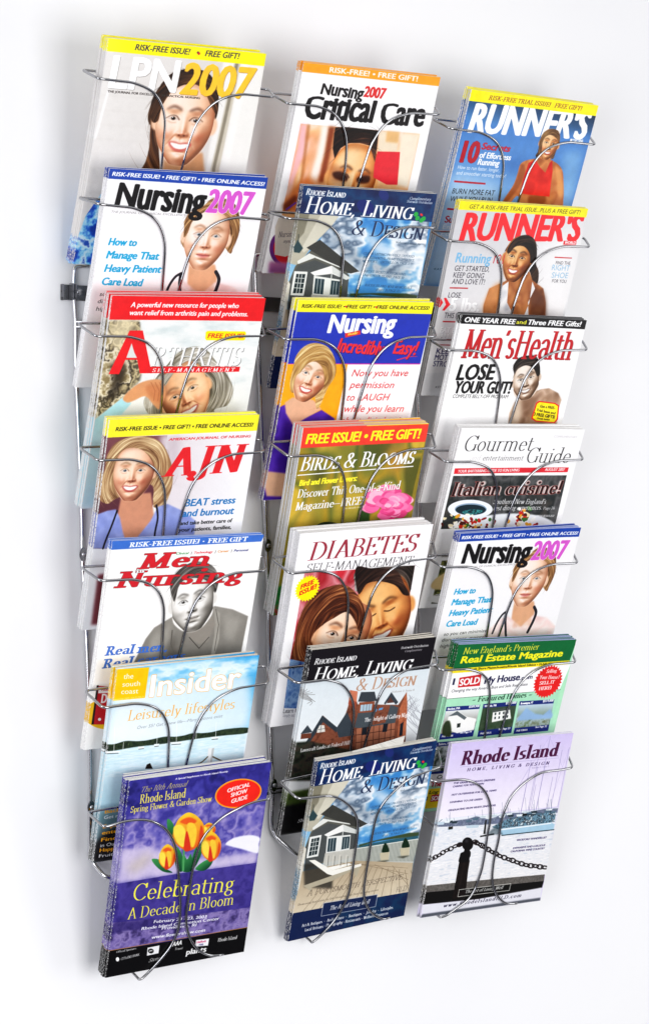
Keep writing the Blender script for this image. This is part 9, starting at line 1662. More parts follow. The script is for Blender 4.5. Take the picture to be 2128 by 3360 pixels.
 S.line([(143.8, 119.8), (139.9, 109.0)],0.45,'54607c',al=0.7)
 S.poly([(48.0, 119.2), (59.6, 119.3), (58.5, 122.7), (50.4, 122.3)],'5c7484',bl=0.15)
 S.line([(53.8, 119.5), (51.1, 112.8)],0.44,'54607c',al=0.7)
 S.poly([(107.1, 116.1), (119.1, 116.3), (118.0, 119.8), (109.6, 119.3)],'c8d4dc',bl=0.15)
 S.line([(113.2, 116.5), (107.7, 97.7)],0.44,'54607c',al=0.7)
 S.poly([(163.7, 116.8), (176.0, 117.0), (174.9, 120.5), (166.3, 120.1)],'34444c',bl=0.15)
 S.line([(169.9, 117.2), (165.9, 106.1)],0.45,'54607c',al=0.7)
 S.poly([(9.8, 116.2), (21.2, 116.4), (20.1, 119.8), (12.1, 119.3)],'e4ecf0',bl=0.15)
 S.line([(15.5, 116.6), (13.1, 111.0)],0.42,'54607c',al=0.7)
 S.poly([(173.1, 120.7), (185.4, 120.9), (184.3, 124.4), (175.7, 124.0)],'5c7484',bl=0.15)
 S.line([(179.3, 121.1), (172.7, 98.5)],0.46,'54607c',al=0.7)
 S.poly([(49.5, 126.9), (74.4, 128.6), (72.8, 132.8), (52.9, 131.5)],'c0d0dc',bl=0.2)
 S.line([(55.6, 127.1), (64.9, 124.1)],0.87,'50586c')
 S.poly([(18.2, 126.9), (27.9, 127.2), (27.8, 131.4), (20.1, 131.4)],'c0d0dc',bl=0.2)
 S.line([(20.6, 126.8), (23.8, 123.3)],0.86,'50586c')
 S.poly([(-6.1, 133.7), (4.8, 134.1), (4.5, 138.3), (-4.2, 138.1)],'c0d0dc',bl=0.2)
 S.line([(-3.4, 133.6), (0.2, 130.1)],0.84,'50586c')
 S.poly([(-1.8, 116.8), (11.3, 117.4), (10.8, 121.6), (0.4, 121.3)],'c0d0dc',bl=0.2)
 S.line([(1.5, 116.7), (6.0, 113.4)],0.85,'50586c')
 S.poly([(19.6, 126.3), (27.3, 126.1), (28.0, 130.1), (20.4, 130.3)],'302820',bl=0.2)
 S.poly([(83.2, 122.1), (85.9, 122.3), (88.3, 144.3), (84.4, 143.9)],'242420')
 S.poly([(79.1, 145.9), (103.8, 144.5), (104.9, 147.4), (79.6, 148.3)],'2c2c2c')
 S.mott([(90.4, 145.5), (105.6, 131.2), (120.8, 148.7)],['5c7078', '2c3c44'],cell=4,seed=1,bl=1,al=0.6)
 S.mott([(-0.8, 213.8), (91.6, 216.9), (213.6, 221.7), (214.4, 232.3), (94.0, 228.4), (-0.6, 224.2)],['5c5854', '7c7874'],cell=2,seed=1)
 S.poly([(-0.6, 224.2), (94.0, 228.4), (214.4, 232.3), (213.3, 243.3), (98.0, 247.3), (0.8, 243.4)],'141210')
 S.poly([(0.8, 243.4), (98.0, 247.3), (213.1, 242.6), (214.1, 259.6), (100.6, 260.0), (2.2, 258.6)],'e0e0e8',bl=0.8)
 S.poly([(2.2, 258.6), (100.4, 258.9), (214.0, 259.0), (214.7, 265.0), (-0.1, 264.4)],'5c6068',bl=0.8)
 S.mott([(50.3, 180.7), (69.2, 182.9), (69.7, 199.0), (73.5, 240.0), (51.1, 241.0), (50.6, 204.7)],['17100e', '241a16', '0e0a08'],cell=6,seed=2)
 S.line([(59.9, 183.8), (59.6, 238.1)],1.98,'3a302c',bl=1.2,al=0.6)
 S.poly([(51.3, 168.9), (65.6, 167.6), (68.9, 174.9), (67.9, 178.8), (66.8, 184.6), (50.5, 183.7), (49.5, 174.7)],'120e0e',sm=True)
 S.poly([(69.8, 157.5), (69.1, 163.5), (64.7, 166.8), (58.3, 166.0), (52.4, 161.6), (49.2, 155.3), (49.9, 149.3), (54.3, 146.1), (60.6, 146.8), (66.6, 151.1)],'140f10',sm=True)
 S.poly([(55.8, 163.5), (65.2, 163.6), (66.2, 170.6), (54.9, 170.3)],'120e0e')
 S.poly([(60.0, 152.1), (59.7, 153.7), (58.3, 154.5), (56.3, 154.3), (54.5, 153.1), (53.6, 151.4), (53.8, 149.8), (55.2, 149.0), (57.2, 149.2), (59.0, 150.4)],'4c4a50',bl=0.8,al=0.6,sm=True)
 S.line([(-0.1, 174.0), (0.7, 175.6), (0.4, 177.4), (-1.0, 178.9), (-3.0, 179.7), (-5.2, 179.7), (-6.8, 178.7), (-7.6, 177.2), (-7.2, 175.4), (-5.9, 173.9), (-3.9, 173.0), (-1.7, 173.1), (-0.1, 174.0)],1.94,'241a1c')
 S.line([(5.0, 170.9), (5.3, 172.1), (4.5, 173.5), (2.9, 174.8), (0.9, 175.6), (-1.0, 175.7), (-2.2, 175.1), (-2.6, 174.0), (-1.8, 172.5), (-0.2, 171.2), (1.8, 170.4), (3.7, 170.3), (5.0, 170.9)],1.91,'241a1c')
 S.line([(10.4, 169.0), (10.8, 170.6), (10.1, 172.2), (8.4, 173.4), (6.1, 173.8), (3.9, 173.4), (2.4, 172.3), (1.9, 170.7), (2.6, 169.1), (4.3, 167.9), (6.6, 167.5), (8.8, 167.9), (10.4, 169.0)],1.91,'241a1c')
 S.line([(16.4, 166.6), (16.6, 167.7), (15.7, 169.1), (14.0, 170.3), (11.8, 170.9), (9.9, 170.9), (8.6, 170.3), (8.4, 169.1), (9.3, 167.8), (11.0, 166.6), (13.2, 165.9), (15.1, 165.9), (16.4, 166.6)],1.93,'241a1c')
 S.line([(21.8, 163.2), (22.4, 164.8), (21.8, 166.5), (20.2, 167.8), (18.0, 168.4), (15.8, 168.1), (14.2, 167.1), (13.6, 165.5), (14.2, 163.8), (15.8, 162.5), (18.0, 161.9), (20.2, 162.1), (21.8, 163.2)],1.94,'241a1c')
 S.line([(28.7, 160.9), (28.8, 162.0), (27.7, 163.3), (25.8, 164.2), (23.5, 164.7), (21.5, 164.5), (20.3, 163.8), (20.2, 162.6), (21.3, 161.4), (23.2, 160.4), (25.4, 160.0), (27.4, 160.1), (28.7, 160.9)],1.94,'241a1c')
 S.line([(34.9, 159.2), (35.4, 160.8), (34.6, 162.3), (32.7, 163.4), (30.4, 163.8), (28.1, 163.3), (26.6, 162.2), (26.2, 160.6), (27.0, 159.0), (28.8, 157.9), (31.2, 157.6), (33.4, 158.0), (34.9, 159.2)],1.96,'241a1c')
 S.line([(42.2, 156.2), (42.2, 157.3), (41.2, 158.5), (39.2, 159.5), (36.9, 159.9), (34.9, 159.7), (33.6, 158.9), (33.6, 157.8), (34.7, 156.6), (36.6, 155.6), (38.9, 155.2), (40.9, 155.4), (42.2, 156.2)],1.94,'241a1c')
 S.line([(49.9, 155.1), (50.1, 156.6), (49.0, 158.0), (47.0, 158.9), (44.5, 159.0), (42.2, 158.3), (40.8, 156.9), (40.6, 155.4), (41.7, 154.0), (43.7, 153.2), (46.2, 153.1), (48.5, 153.8), (49.9, 155.1)],1.96,'241a1c')
 S.line([(79.5, 158.6), (78.2, 159.5), (75.7, 159.4), (72.8, 158.3), (70.1, 156.4), (68.5, 154.4), (68.4, 152.6), (69.7, 151.7), (72.2, 151.8), (75.1, 153.0), (77.7, 154.8), (79.4, 156.9), (79.5, 158.6)],1.99,'241a1c')
 S.line([(85.1, 161.6), (84.0, 162.1), (81.6, 161.7), (78.7, 160.4), (76.0, 158.7), (74.3, 157.0), (73.9, 155.7), (75.1, 155.1), (77.4, 155.5), (80.3, 156.8), (83.0, 158.5), (84.8, 160.2), (85.1, 161.6)],1.99,'241a1c')
 S.line([(91.4, 165.1), (90.0, 165.9), (87.5, 165.7), (84.5, 164.5), (82.0, 162.5), (80.4, 160.4), (80.4, 158.7), (81.8, 157.9), (84.3, 158.1), (87.2, 159.3), (89.8, 161.2), (91.3, 163.3), (91.4, 165.1)],2.01,'241a1c')
 S.line([(98.0, 169.2), (96.8, 169.7), (94.4, 169.1), (91.5, 167.8), (88.9, 166.0), (87.2, 164.1), (86.9, 162.8), (88.1, 162.4), (90.4, 162.9), (93.3, 164.2), (96.0, 166.1), (97.7, 167.9), (98.0, 169.2)],2.01,'241a1c')
 S.line([(104.4, 172.5), (103.0, 173.4), (100.5, 173.2), (97.5, 171.9), (94.9, 170.0), (93.3, 167.9), (93.3, 166.1), (94.7, 165.3), (97.2, 165.5), (100.2, 166.7), (102.8, 168.7), (104.3, 170.8), (104.4, 172.5)],2.01,'241a1c')
 S.line([(112.4, 177.3), (111.3, 177.8), (108.9, 177.4), (105.9, 176.1), (103.2, 174.3), (101.4, 172.5), (101.1, 171.2), (102.2, 170.7), (104.6, 171.1), (107.6, 172.4), (110.3, 174.2), (112.1, 176.0), (112.4, 177.3)],2.03,'241a1c')
 S.line([(120.2, 180.6), (118.9, 181.6), (116.4, 181.6), (113.3, 180.5), (110.6, 178.7), (108.9, 176.6), (108.6, 174.8), (109.9, 173.8), (112.4, 173.9), (115.5, 175.0), (118.2, 176.8), (120.0, 178.9), (120.2, 180.6)],2.05,'241a1c')
 S.line([(128.1, 184.9), (127.0, 185.4), (124.6, 185.1), (121.6, 184.0), (118.8, 182.3), (116.9, 180.6), (116.4, 179.3), (117.5, 178.7), (119.9, 179.0), (122.9, 180.1), (125.8, 181.8), (127.7, 183.5), (128.1, 184.9)],2.04,'241a1c')
 S.line([(137.2, 188.2), (136.0, 189.4), (133.6, 189.5), (130.5, 188.7), (127.6, 187.0), (125.7, 185.0), (125.2, 183.2), (126.4, 182.1), (128.8, 181.9), (131.9, 182.8), (134.8, 184.4), (136.7, 186.4), (137.2, 188.2)],2.05,'241a1c')
 S.line([(146.3, 191.9), (145.3, 192.7), (142.9, 192.6), (139.9, 191.7), (136.9, 190.2), (134.8, 188.6), (134.2, 187.3), (135.2, 186.6), (137.5, 186.6), (140.6, 187.5), (143.6, 189.0), (145.7, 190.6), (146.3, 191.9)],2.05,'241a1c')
 S.line([(153.9, 194.5), (152.8, 195.7), (150.3, 195.9), (147.2, 195.1), (144.3, 193.5), (142.3, 191.5), (141.7, 189.7), (142.9, 188.5), (145.3, 188.3), (148.4, 189.1), (151.4, 190.7), (153.4, 192.7), (153.9, 194.5)],2.05,'241a1c')
 S.line([(163.1, 198.7), (162.1, 199.4), (159.7, 199.3), (156.6, 198.3), (153.6, 196.8), (151.5, 195.2), (150.9, 193.8), (151.9, 193.1), (154.3, 193.3), (157.4, 194.2), (160.4, 195.7), (162.5, 197.3), (163.1, 198.7)],2.08,'241a1c')
 S.line([(172.1, 201.5), (171.1, 202.8), (168.7, 203.2), (165.6, 202.5), (162.6, 201.0), (160.4, 199.1), (159.8, 197.2), (160.8, 196.0), (163.2, 195.6), (166.3, 196.3), (169.3, 197.7), (171.5, 199.7), (172.1, 201.5)],2.10,'241a1c')
 S.line([(181.2, 204.3), (180.4, 205.2), (178.1, 205.3), (174.9, 204.7), (171.8, 203.5), (169.6, 202.0), (168.7, 200.7), (169.6, 199.8), (171.9, 199.7), (175.0, 200.3), (178.1, 201.5), (180.4, 203.0), (181.2, 204.3)],2.10,'241a1c')
 S.line([(190.1, 205.8), (189.4, 207.3), (187.3, 208.1), (184.2, 207.9), (181.0, 206.8), (178.6, 205.2), (177.6, 203.3), (178.2, 201.8), (180.4, 201.1), (183.4, 201.3), (186.6, 202.3), (189.0, 204.0), (190.1, 205.8)],2.10,'241a1c')
 S.line([(198.8, 207.4), (198.1, 208.3), (195.9, 208.7), (192.8, 208.3), (189.6, 207.4), (187.2, 206.0), (186.3, 204.7), (187.0, 203.7), (189.2, 203.4), (192.3, 203.8), (195.5, 204.7), (197.9, 206.1), (198.8, 207.4)],2.13,'241a1c')
 S.line([(207.8, 209.9), (207.1, 211.3), (204.9, 212.0), (201.7, 211.7), (198.5, 210.5), (196.1, 208.7), (195.2, 206.9), (195.9, 205.4), (198.2, 204.7), (201.3, 205.0), (204.5, 206.2), (206.9, 208.0), (207.8, 209.9)],2.10,'241a1c')
 S.line([(216.8, 211.6), (216.0, 212.6), (213.8, 212.9), (210.7, 212.6), (207.5, 211.6), (205.1, 210.2), (204.1, 208.9), (204.8, 207.9), (207.1, 207.6), (210.2, 208.0), (213.4, 208.9), (215.8, 210.3), (216.8, 211.6)],2.13,'241a1c')
 S.poly([(49.5, 156.9), (49.2, 158.5), (47.6, 159.3), (45.3, 159.0), (43.3, 157.8), (42.3, 156.1), (42.6, 154.5), (44.2, 153.7), (46.5, 153.9), (48.5, 155.1)],'241a1c',sm=True)
 S.poly([(77.0, 156.3), (76.7, 157.9), (75.0, 158.8), (72.7, 158.5), (70.7, 157.3), (69.6, 155.5), (70.0, 153.9), (71.6, 153.1), (73.9, 153.4), (76.0, 154.6)],'241a1c',sm=True)
 S.a=np.clip(S.a,0,1)**1.12
 S.text('Rhode Island',20.9,33.8,194.5,20.8,'4c1440',y1=33.8,font='serif',it=0.1,wt=0.23,thin=0.03)
 S.line([(20.5, 36.4), (194.5, 37.1)],0.41,'9c94b8')
 S.text('HOME, LIVING & DESIGN',34.2,43.9,181.3,4.8,'4c3c64',y1=45.9,font='serif',it=0.18,wt=0.2,space=1.35)
 S.text('Volume 4, Issue 3',149.6,49.8,181.1,2.3,'8c84a4',y1=49.8,font='serif')
 S.text('THE GRASS IS ALWAYS GREENER',15.1,61.2,87.4,2.6,'34285c',y1=62.4,bold=0.03,it=0.15)
 S.text('CARING FOR YOUR OWN',14.7,66.1,68.8,2.5,'34285c',y1=66.6,bold=0.03,it=0.15)
 S.text('HOT OUTERWEAR FOR COOL TEMPS',15.0,78.6,93.5,2.6,'34285c',y1=79.1,bold=0.03,it=0.15)
 S.text('LEARNING TO LIVE GREEN',14.2,89.6,71.1,2.6,'34285c',y1=90.3,bold=0.03,it=0.15)
 S.text('GRADUATING FROM WHITE ZINFANDEL',14.0,101.9,97.5,2.7,'34285c',y1=102.1,bold=0.03,it=0.15)
 S.text('WICKFORD WANDERLUST',148.1,161.7,203.7,2.8,'34285c',y1=163.3,bold=0.03,it=0.15)
 S.text('EXPANSIVE AND LUSCIOUS',144.0,173.8,203.5,2.8,'34285c',y1=175.5,bold=0.03,it=0.15)
 S.text('CALIFORNIA WINE COUNTRY',140.9,178.7,203.9,2.8,'34285c',y1=180.5,bold=0.03,it=0.15)
 S.line([(60.2, 227.6), (153.0, 229.3), (152.5, 240.0), (60.1, 238.6), (60.2, 227.6)],0.67,'e0e0d8')
 S.text('The Art of Living Well',72.5,234.7,141.0,5.2,'f0f0ec',y1=236.0,font='serif',it=0.35,wt=0.12)
 S.text('www.RhodeIslandHLD.com',37.6,252.4,176.9,5.6,'24203c',y1=253.2,font='serif',it=0.2,wt=0.16,space=1.12)
COVERS = {'smiling_nurse': (217.8, 279.2, 'dcd7d3', cover_smiling_nurse), 'calm_nurse': (219.6, 278.4, 'f6f4f5', cover_calm_nurse), 'silver_haired_woman': (214.8, 276.9, 'dfe3e0', cover_silver_haired_woman), 'blonde_nurse_portrait': (209.6, 281.5, 'eef0f2', cover_blonde_nurse_portrait), 'man_in_scrubs': (215.6, 280.3, 'f7f5f2', cover_man_in_scrubs), 'harbour_insider': (202.5, 269.6, 'dfeef6', cover_harbour_insider), 'tulip_show_guide': (205.1, 280.8, '4a3f9a', cover_tulip_show_guide), 'critical_care_face': (210.6, 276.3, 'f8f6f6', cover_critical_care_face), 'laughing_blonde_nurse': (210.4, 275.5, 'f8f8fa', cover_laughing_blonde_nurse), 'pink_rose_garden': (197.4, 264.4, '8c7c2c', cover_pink_rose_garden), 'laughing_couple': (207.6, 279.7, 'faf8f9', cover_laughing_couple), 'brick_mansion': (197.9, 278.8, 'e8eaec', cover_brick_mansion), 'porch_and_deck': (190.1, 286.6, '6c8ca0', cover_porch_and_deck), 'runner_in_red_top': (219.3, 273.2, '4a7cc0', cover_runner_in_red_top), 'runner_in_white_tank': (220.3, 272.8, 'dcdcde', cover_runner_in_white_tank), 'bare_shouldered_man': (216.7, 271.3, 'faf9f9', cover_bare_shouldered_man), 'gourmet_plate': (214.5, 268.3, 'f9f8f8', cover_gourmet_plate), 'green_real_estate_guide': (208.9, 255.4, 'a8e0b8', cover_green_real_estate_guide), 'harbour_bollard': (215.1, 264.1, 'd8d0ec', cover_harbour_bollard)}

# ------------------------------------------------------------------ magazines
CAPH = max(q[:, 1].max() for q in text_loops('H')); XHT = max(q[:, 1].max() for q in text_loops('x'))
def cover_material(name):
    wmm, hmm, bgc, fn = COVERS[name]; S = Sheet(wmm, hmm, bgc); fn(S)
    a = np.clip(S.a, 0, 1); a = a*.72+(a*a*(3-2*a))*.28; g = np.random.RandomState(len(name)).randn(*a.shape[:2])[..., None]*.010; f = (fbm(S.h, S.w, 7*PX, 5)[..., None]-.5)*.10*(1-a.min(2, keepdims=True)**3); a = np.clip(a*(1+f)+g, 0, 1)
    im = bpy.data.images.new(name+'_print', S.w, S.h); px = np.ones((S.h, S.w, 4), np.float32); px[..., :3] = a[::-1]
    im.pixels.foreach_set(px.ravel()); im.pack()
    out = []
    for spine in (0, 1):
        m = mat(('spine_of_' if spine else 'cover_of_')+name, (.8, .8, .8), .36, Specular_IOR_Level=.2)
        t = node(m, 'ShaderNodeTexImage', image=im, extension='EXTEND', interpolation='Cubic'); link(m, t.outputs['Color'], bsdf(m).inputs['Base Color'])
        tc_ = node(m, 'ShaderNodeTexCoord')
        if spine:                           # rubbed, flecked fold
            nz = node(m, 'ShaderNodeTexNoise'); nz.inputs['Scale'].default_value = 760; nz.inputs['Detail'].default_value = 3; nz.inputs['Roughness'].default_value = .7
            mp_ = node(m, 'ShaderNodeMapping'); mp_.inputs['Scale'].default_value = (1, 2.2, .55)
            oi = node(m, 'ShaderNodeObjectInfo'); ad = node(m, 'ShaderNodeVectorMath', operation='ADD'); link(m, tc_.outputs['Object'], ad.inputs[0]); link(m, oi.outputs['Location'], ad.inputs[1])
            link(m, ad.outputs[0], mp_.inputs[0]); link(m, mp_.outputs[0], nz.inputs['Vector'])
            rm = node(m, 'ShaderNodeValToRGB'); lo = 1-SPINE.get(name, .3); rm.color_ramp.elements[0].position = .28+.3*lo; rm.color_ramp.elements[1].position = .36+.3*lo
            mx = node(m, 'ShaderNodeMix', data_type='RGBA'); link(m, nz.outputs['Fac'], rm.inputs[0]); link(m, rm.outputs[0], mx.inputs[0]); link(m, t.outputs['Color'], mx.inputs[6]); mx.inputs[7].default_value = (.74, .73, .72, 1)
            link(m, mx.outputs[2], bsdf(m).inputs['Base Color']); bsdf(m).inputs['Roughness'].default_value = .55
        else:
            nz = node(m, 'ShaderNodeTexNoise'); nz.inputs['Scale'].default_value = 14; nz.inputs['Detail'].default_value = 2; link(m, tc_.outputs['Object'], nz.inputs['Vector'])
            bp = node(m, 'ShaderNodeBump'); bp.inputs['Strength'].default_value = .25; bp.inputs['Distance'].default_value = .0012; link(m, nz.outputs['Fac'], bp.inputs['Height']); link(m, bp.outputs[0], bsdf(m).inputs['Normal'])
        out.append(m)
    return out
SPINE = {'silver_haired_woman': .62, 'pink_rose_garden': .85, 'laughing_blonde_nurse': .5, 'runner_in_red_top': .6, 'blonde_nurse_portrait': .55, 'laughing_couple': .2, 'green_real_estate_guide': .12, 'tulip_show_guide': .16, 'porch_and_deck': .24, 'brick_mansion': .2}
def paper_material(name, tint):
    """cut edge of the pages: fine lines running along the sheets"""
    m = mat('pages_'+name, tint, .8); tc_ = node(m, 'ShaderNodeTexCoord'); mp_ = node(m, 'ShaderNodeMapping'); mp_.inputs['Scale'].default_value = (3, 4200, 3)
    nz = node(m, 'ShaderNodeTexNoise'); nz.inputs['Scale'].default_value = 1; nz.inputs['Detail'].default_value = 2
    link(m, tc_.outputs['Object'], mp_.inputs[0]); link(m, mp_.outputs[0], nz.inputs['Vector'])
    rm = node(m, 'ShaderNodeValToRGB'); rm.color_ramp.elements[0].position = .35; rm.color_ramp.elements[1].position = .6
    rm.color_ramp.elements[0].color = tuple(q*.72 for q in tint)+(1,); rm.color_ramp.elements[1].color = tuple(min(1, q*1.0) for q in tint)+(1,)
    link(m, nz.outputs['Fac'], rm.inputs[0]); link(m, rm.outputs[0], bsdf(m).inputs['Base Color']); return m
NS = 10
def bend(z, h, amp): return -amp*math.sin(math.pi*min(1, max(0, z/h)))
def magazine_meshes(name, w, h, t, amp, mats, mp_, rs, curl=(0, 0)):
    """cover: a folded sheet swept over the height; pages: the block inside. x right, y inward, z up; the back lies on y=0"""
    ct = .00022; r = min(t*.46, .0011) if rs else .0003; n = 4
    def prof(o):
        P = [(w-o*.2, -o)]; rr = max(r-o, .00005)
        for k in range(n+1):
            a = math.pi/2*k/n; P.append((o+rr-rr*math.sin(a), -o-rr+rr*math.cos(a)))
        for k in range(n+1):
            a = math.pi/2*k/n; P.append((o+rr-rr*math.cos(a), -t+o+rr-rr*math.sin(a)))
        P += [(w*k/8, -t+o) for k in range(1, 8)]; P.append((w-o*.2, -t+o)); return P
    O = prof(0); I = prof(ct); K = len(O); V = []; F = []; fm = []; U = []
    us = [1.0]+[.02]*(n+1)+[.004]*1+[max(0, q[0])/w for q in O[n+3:]]
    us = [1.0]+[.003]*(n+1)+[max(.003, q[0]/w) for q in O[n+2:]]
    for j in range(NS+1):
        z = h*j/NS; b = bend(z, h, amp)
        for p in O+I:
            f = max(0, p[0]/w-.35)/.65 if p[1] < -t*.6 else 0; g = z/h
            cy = curl[0]*f**2.2*g**3.5+curl[1]*f**2*(1-g)**5+.0003*f*(1+math.sin(g*9+curl[0]*900))*(1 if curl[0] else 0)
            V.append((p[0], p[1]+b-cy, z))
    def id_(j, i, inner): return j*2*K+(K if inner else 0)+i
    for j in range(NS):
        v0, v1 = j/NS, (j+1)/NS
        for i in range(K-1):
            F.append((id_(j, i, 0), id_(j, i+1, 0), id_(j+1, i+1, 0), id_(j+1, i, 0))); sp_ = 1 <= i <= 2*n+1
            fm.append(1 if sp_ else 0); U += [(us[i], v0), (us[i+1], v0), (us[i+1], v1), (us[i], v1)]
            F.append((id_(j, i+1, 1), id_(j, i, 1), id_(j+1, i, 1), id_(j+1, i+1, 1))); fm.append(2); U += [(0, 0)]*4
        for i, s in ((0, 0), (K-1, 1)):
            q = [id_(j, i, 1), id_(j, i, 0), id_(j+1, i, 0), id_(j+1, i, 1)]; F.append(tuple(q if not s else q[::-1])); fm.append(2); U += [(0, 0)]*4
    for j, s in ((0, 0), (NS, 1)):
        for i in range(K-1):
            q = [id_(j, i, 1), id_(j, i+1, 1), id_(j, i+1, 0), id_(j, i, 0)]; F.append(tuple(q if not s else q[::-1])); fm.append(2); U += [(0, 0)]*4
    cv = mesh('cover', V, F, [mats[0], mats[1], mp_], False, fm, U)
    cv.polygons.foreach_set('use_smooth', [q < 2 for q in fm])
    cv.set_sharp_from_angle(angle=R(35))
    # page block with slightly uneven leaves
    V = []; F = []; e = .00028; L = 3; rg = random.Random(int(w*1e5)); X = [[w-.0006-rg.random()*.0009, .0006+rg.random()*.0003] for _ in range(L)]; Z = [h-.0003-rg.random()*.0014 for _ in range(L)]
    for l in range(L):
        y0 = -e-(t-2*e)*l/L; y1 = -e-(t-2*e)*(l+1)/L-(0 if l == L-1 else -.00005); base = len(V)
        if y0-y1 < 5e-5: continue
        for j in range(NS+1):
            z = .0004+(Z[l]-.0004)*j/NS; b = bend(z, h, amp)
            V += [(X[l][1], y0+b, z), (X[l][0], y0+b, z), (X[l][0], y1+b, z), (X[l][1], y1+b, z)]
        for j in range(NS):
            for k in range(4):
                a = base+j*4+k; c = base+j*4+(k+1) % 4; F.append((a, a+4, c+4, c))
        F.append((base, base+1, base+2, base+3)); q = base+NS*4; F.append((q+3, q+2, q+1, q))
    pg = mesh('pages', V, F, [mp_], False)
    return cv, pg
# pocket: cover, copies, page tint, bow, short description of the cover, which pocket it fills
W_ = (.80, .79, .77)
STACKS = {
 (0, 0): ('smiling_nurse', 6, (.86, .82, .56), .0035, 'yellow banner magazine, smiling dark-haired woman', 'left column top pocket'),
 (0, 1): ('calm_nurse', 4, (.72, .74, .84), .0015, 'blue banner nursing magazine, curly-haired woman', 'left column second pocket'),
 (0, 2): ('silver_haired_woman', 7, (.86, .62, .62), .002, 'red banner magazine, silver-haired woman', 'left column third pocket'),
 (0, 3): ('blonde_nurse_portrait', 4, (.88, .84, .42), .001, 'yellow banner journal, blonde woman in scrubs', 'left column fourth pocket'),
 (0, 4): ('man_in_scrubs', 4, (.50, .60, .84), .001, 'light blue banner magazine, grey photographed man', 'left column fifth pocket'),
 (0, 5): ('harbour_insider', 4, (.82, .72, .58), .001, 'pale blue magazine, harbour and orange square', 'left column sixth pocket'),
 (0, 6): ('tulip_show_guide', 6, W_, .001, 'purple show guide with yellow tulips', 'left column bottom pocket'),
 (1, 0): ('critical_care_face', 5, (.88, .68, .42), .002, 'orange banner magazine, close-up dark-haired face', 'middle column top pocket'),
 (1, 1): ('porch_and_deck', 3, (.74, .74, .70), .001, 'dark blue home magazine, white parasol', 'middle column second pocket'),
 (1, 2): ('laughing_blonde_nurse', 6, (.90, .84, .56), .001, 'blue magazine, laughing blonde woman in purple', 'middle column third pocket'),
 (1, 3): ('pink_rose_garden', 8, (.84, .58, .50), .001, 'olive garden magazine with pink rose', 'middle column fourth pocket'),
 (1, 4): ('laughing_couple', 7, (.84, .83, .82), .001, 'white magazine, laughing couple and yellow starburst', 'middle column fifth pocket'),
 (1, 5): ('brick_mansion', 4, (.72, .69, .62), .001, 'black banner home magazine, brick mansion', 'middle column sixth pocket'),
 (1, 6): ('porch_and_deck', 4, (.78, .76, .70), .001, 'dark blue home magazine, deck and parasol', 'middle column bottom pocket'),
 (2, 0): ('runner_in_red_top', 7, (.90, .86, .50), .002, 'blue running magazine, woman in red top', 'right column top pocket'),
 (2, 1): ('runner_in_white_tank', 5, (.88, .84, .50), .001, 'grey running magazine, woman in white top', 'right column second pocket'),
 (2, 2): ('bare_shouldered_man', 5, (.30, .30, .31), .001, 'black banner magazine, bare-shouldered man', 'right column third pocket'),
 (2, 3): ('gourmet_plate', 5, (.80, .79, .78), .001, 'white food guide with plated dishes', 'right column fourth pocket'),
 (2, 4): ('calm_nurse', 5, (.46, .52, .78), .001, 'blue banner nursing magazine, curly-haired woman', 'right column fifth pocket'),
 (2, 5): ('green_real_estate_guide', 9, (.44, .50, .74), .001, 'green real estate guide with red starburst', 'right column sixth pocket'),
 (2, 6): ('harbour_bollard', 3, (.80, .79, .83), .001, 'lilac magazine, harbour chain and bollard', 'right column bottom pocket'),
}
ORD = ['frontmost', 'second from front', 'third from front', 'fourth from front', 'fifth from front', 'sixth from front', 'seventh from front', 'eighth from front', 'ninth from front']
MATS = {}
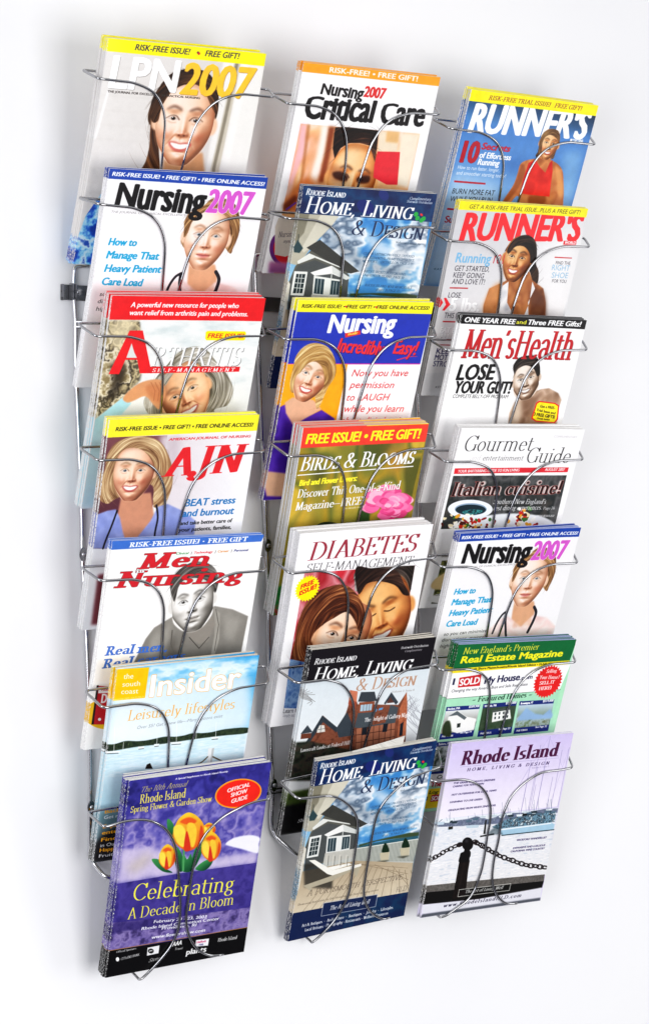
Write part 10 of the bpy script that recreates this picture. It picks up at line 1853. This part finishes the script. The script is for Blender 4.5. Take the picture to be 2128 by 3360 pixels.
for key, (name, n, tint, amp, desc, pocket) in STACKS.items():
    d = DATA[key]; rg = random.Random(key[0]*31+key[1]*7+3); r0, yin, u0, rr, uu = frame_of(d)
    w_, h_, T = d[2], d[3], d[5]; t = T/n*.88
    if name not in MATS: MATS[name] = cover_material(name)
    pm = paper_material(name, tint)
    rounded = name not in ('critical_care_face', 'green_real_estate_guide')
    cv, pg = magazine_meshes(name, w_, h_, t, amp, MATS[name], pm, rounded)
    cvf, _ = magazine_meshes(name, w_, h_, t, amp, MATS[name], pm, rounded, (rg.uniform(.0006, .003), rg.uniform(0, .0012)))
    BL = Vector(d[0]); yax = rr.cross(uu)*-1
    yax = uu.cross(rr)
    for k in range(n):                       # k = 0 is the frontmost copy
        e = empty('magazine', (0, 0, 0), '%s, %s in %s' % (desc, ORD[k], pocket), 'magazine', 'magazines in '+pocket)
        jx = 0 if k == 0 else rg.uniform(-.0016, .0012); jz = 0 if k == 0 else rg.uniform(-.0016, .0010)*(1 if n < 8 else .6); ja = 0 if k == 0 else rg.uniform(-.4, .4)
        P = BL+yax*(t+k*T/n)+rr*jx+uu*jz
        M3 = Matrix((rr, yax, uu)).transposed() @ Matrix.Rotation(R(ja), 3, 'Y')
        e.matrix_world = Matrix.Translation(P) @ M3.to_4x4()
        obj('cover', cvf if k == 0 else cv, e); obj('pages', pg, e)
        if key == (1, 6) and k == 2:         # a loose leaf stands up out of this copy
            V = []; F = []
            for i in range(9):
                x = w_*(.30+.42*i/8)
                for z in (h_*.9, h_+.003+.0125*(i/8)**1.3): V.append((x, -t*.5+.0004*math.sin(i*.7)-max(0, z-h_)*.25, z))
            m4 = len(V); V += [(x, y+.0002, z) for x, y, z in V]
            for i in range(8):
                a = 2*i; F += [(a, a+2, a+3, a+1), (m4+a, m4+a+1, m4+a+3, m4+a+2), (a+1, a+3, m4+a+3, m4+a+1), (a, m4+a, m4+a+2, a+2)]
            F += [(0, 1, m4+1, m4), (17, 16, m4+16, m4+17)]
            o = obj('loose_leaf', mesh('loose_leaf', V, F, [pm], False), e); o['label'] = 'creased cream page sticking up from the stack'
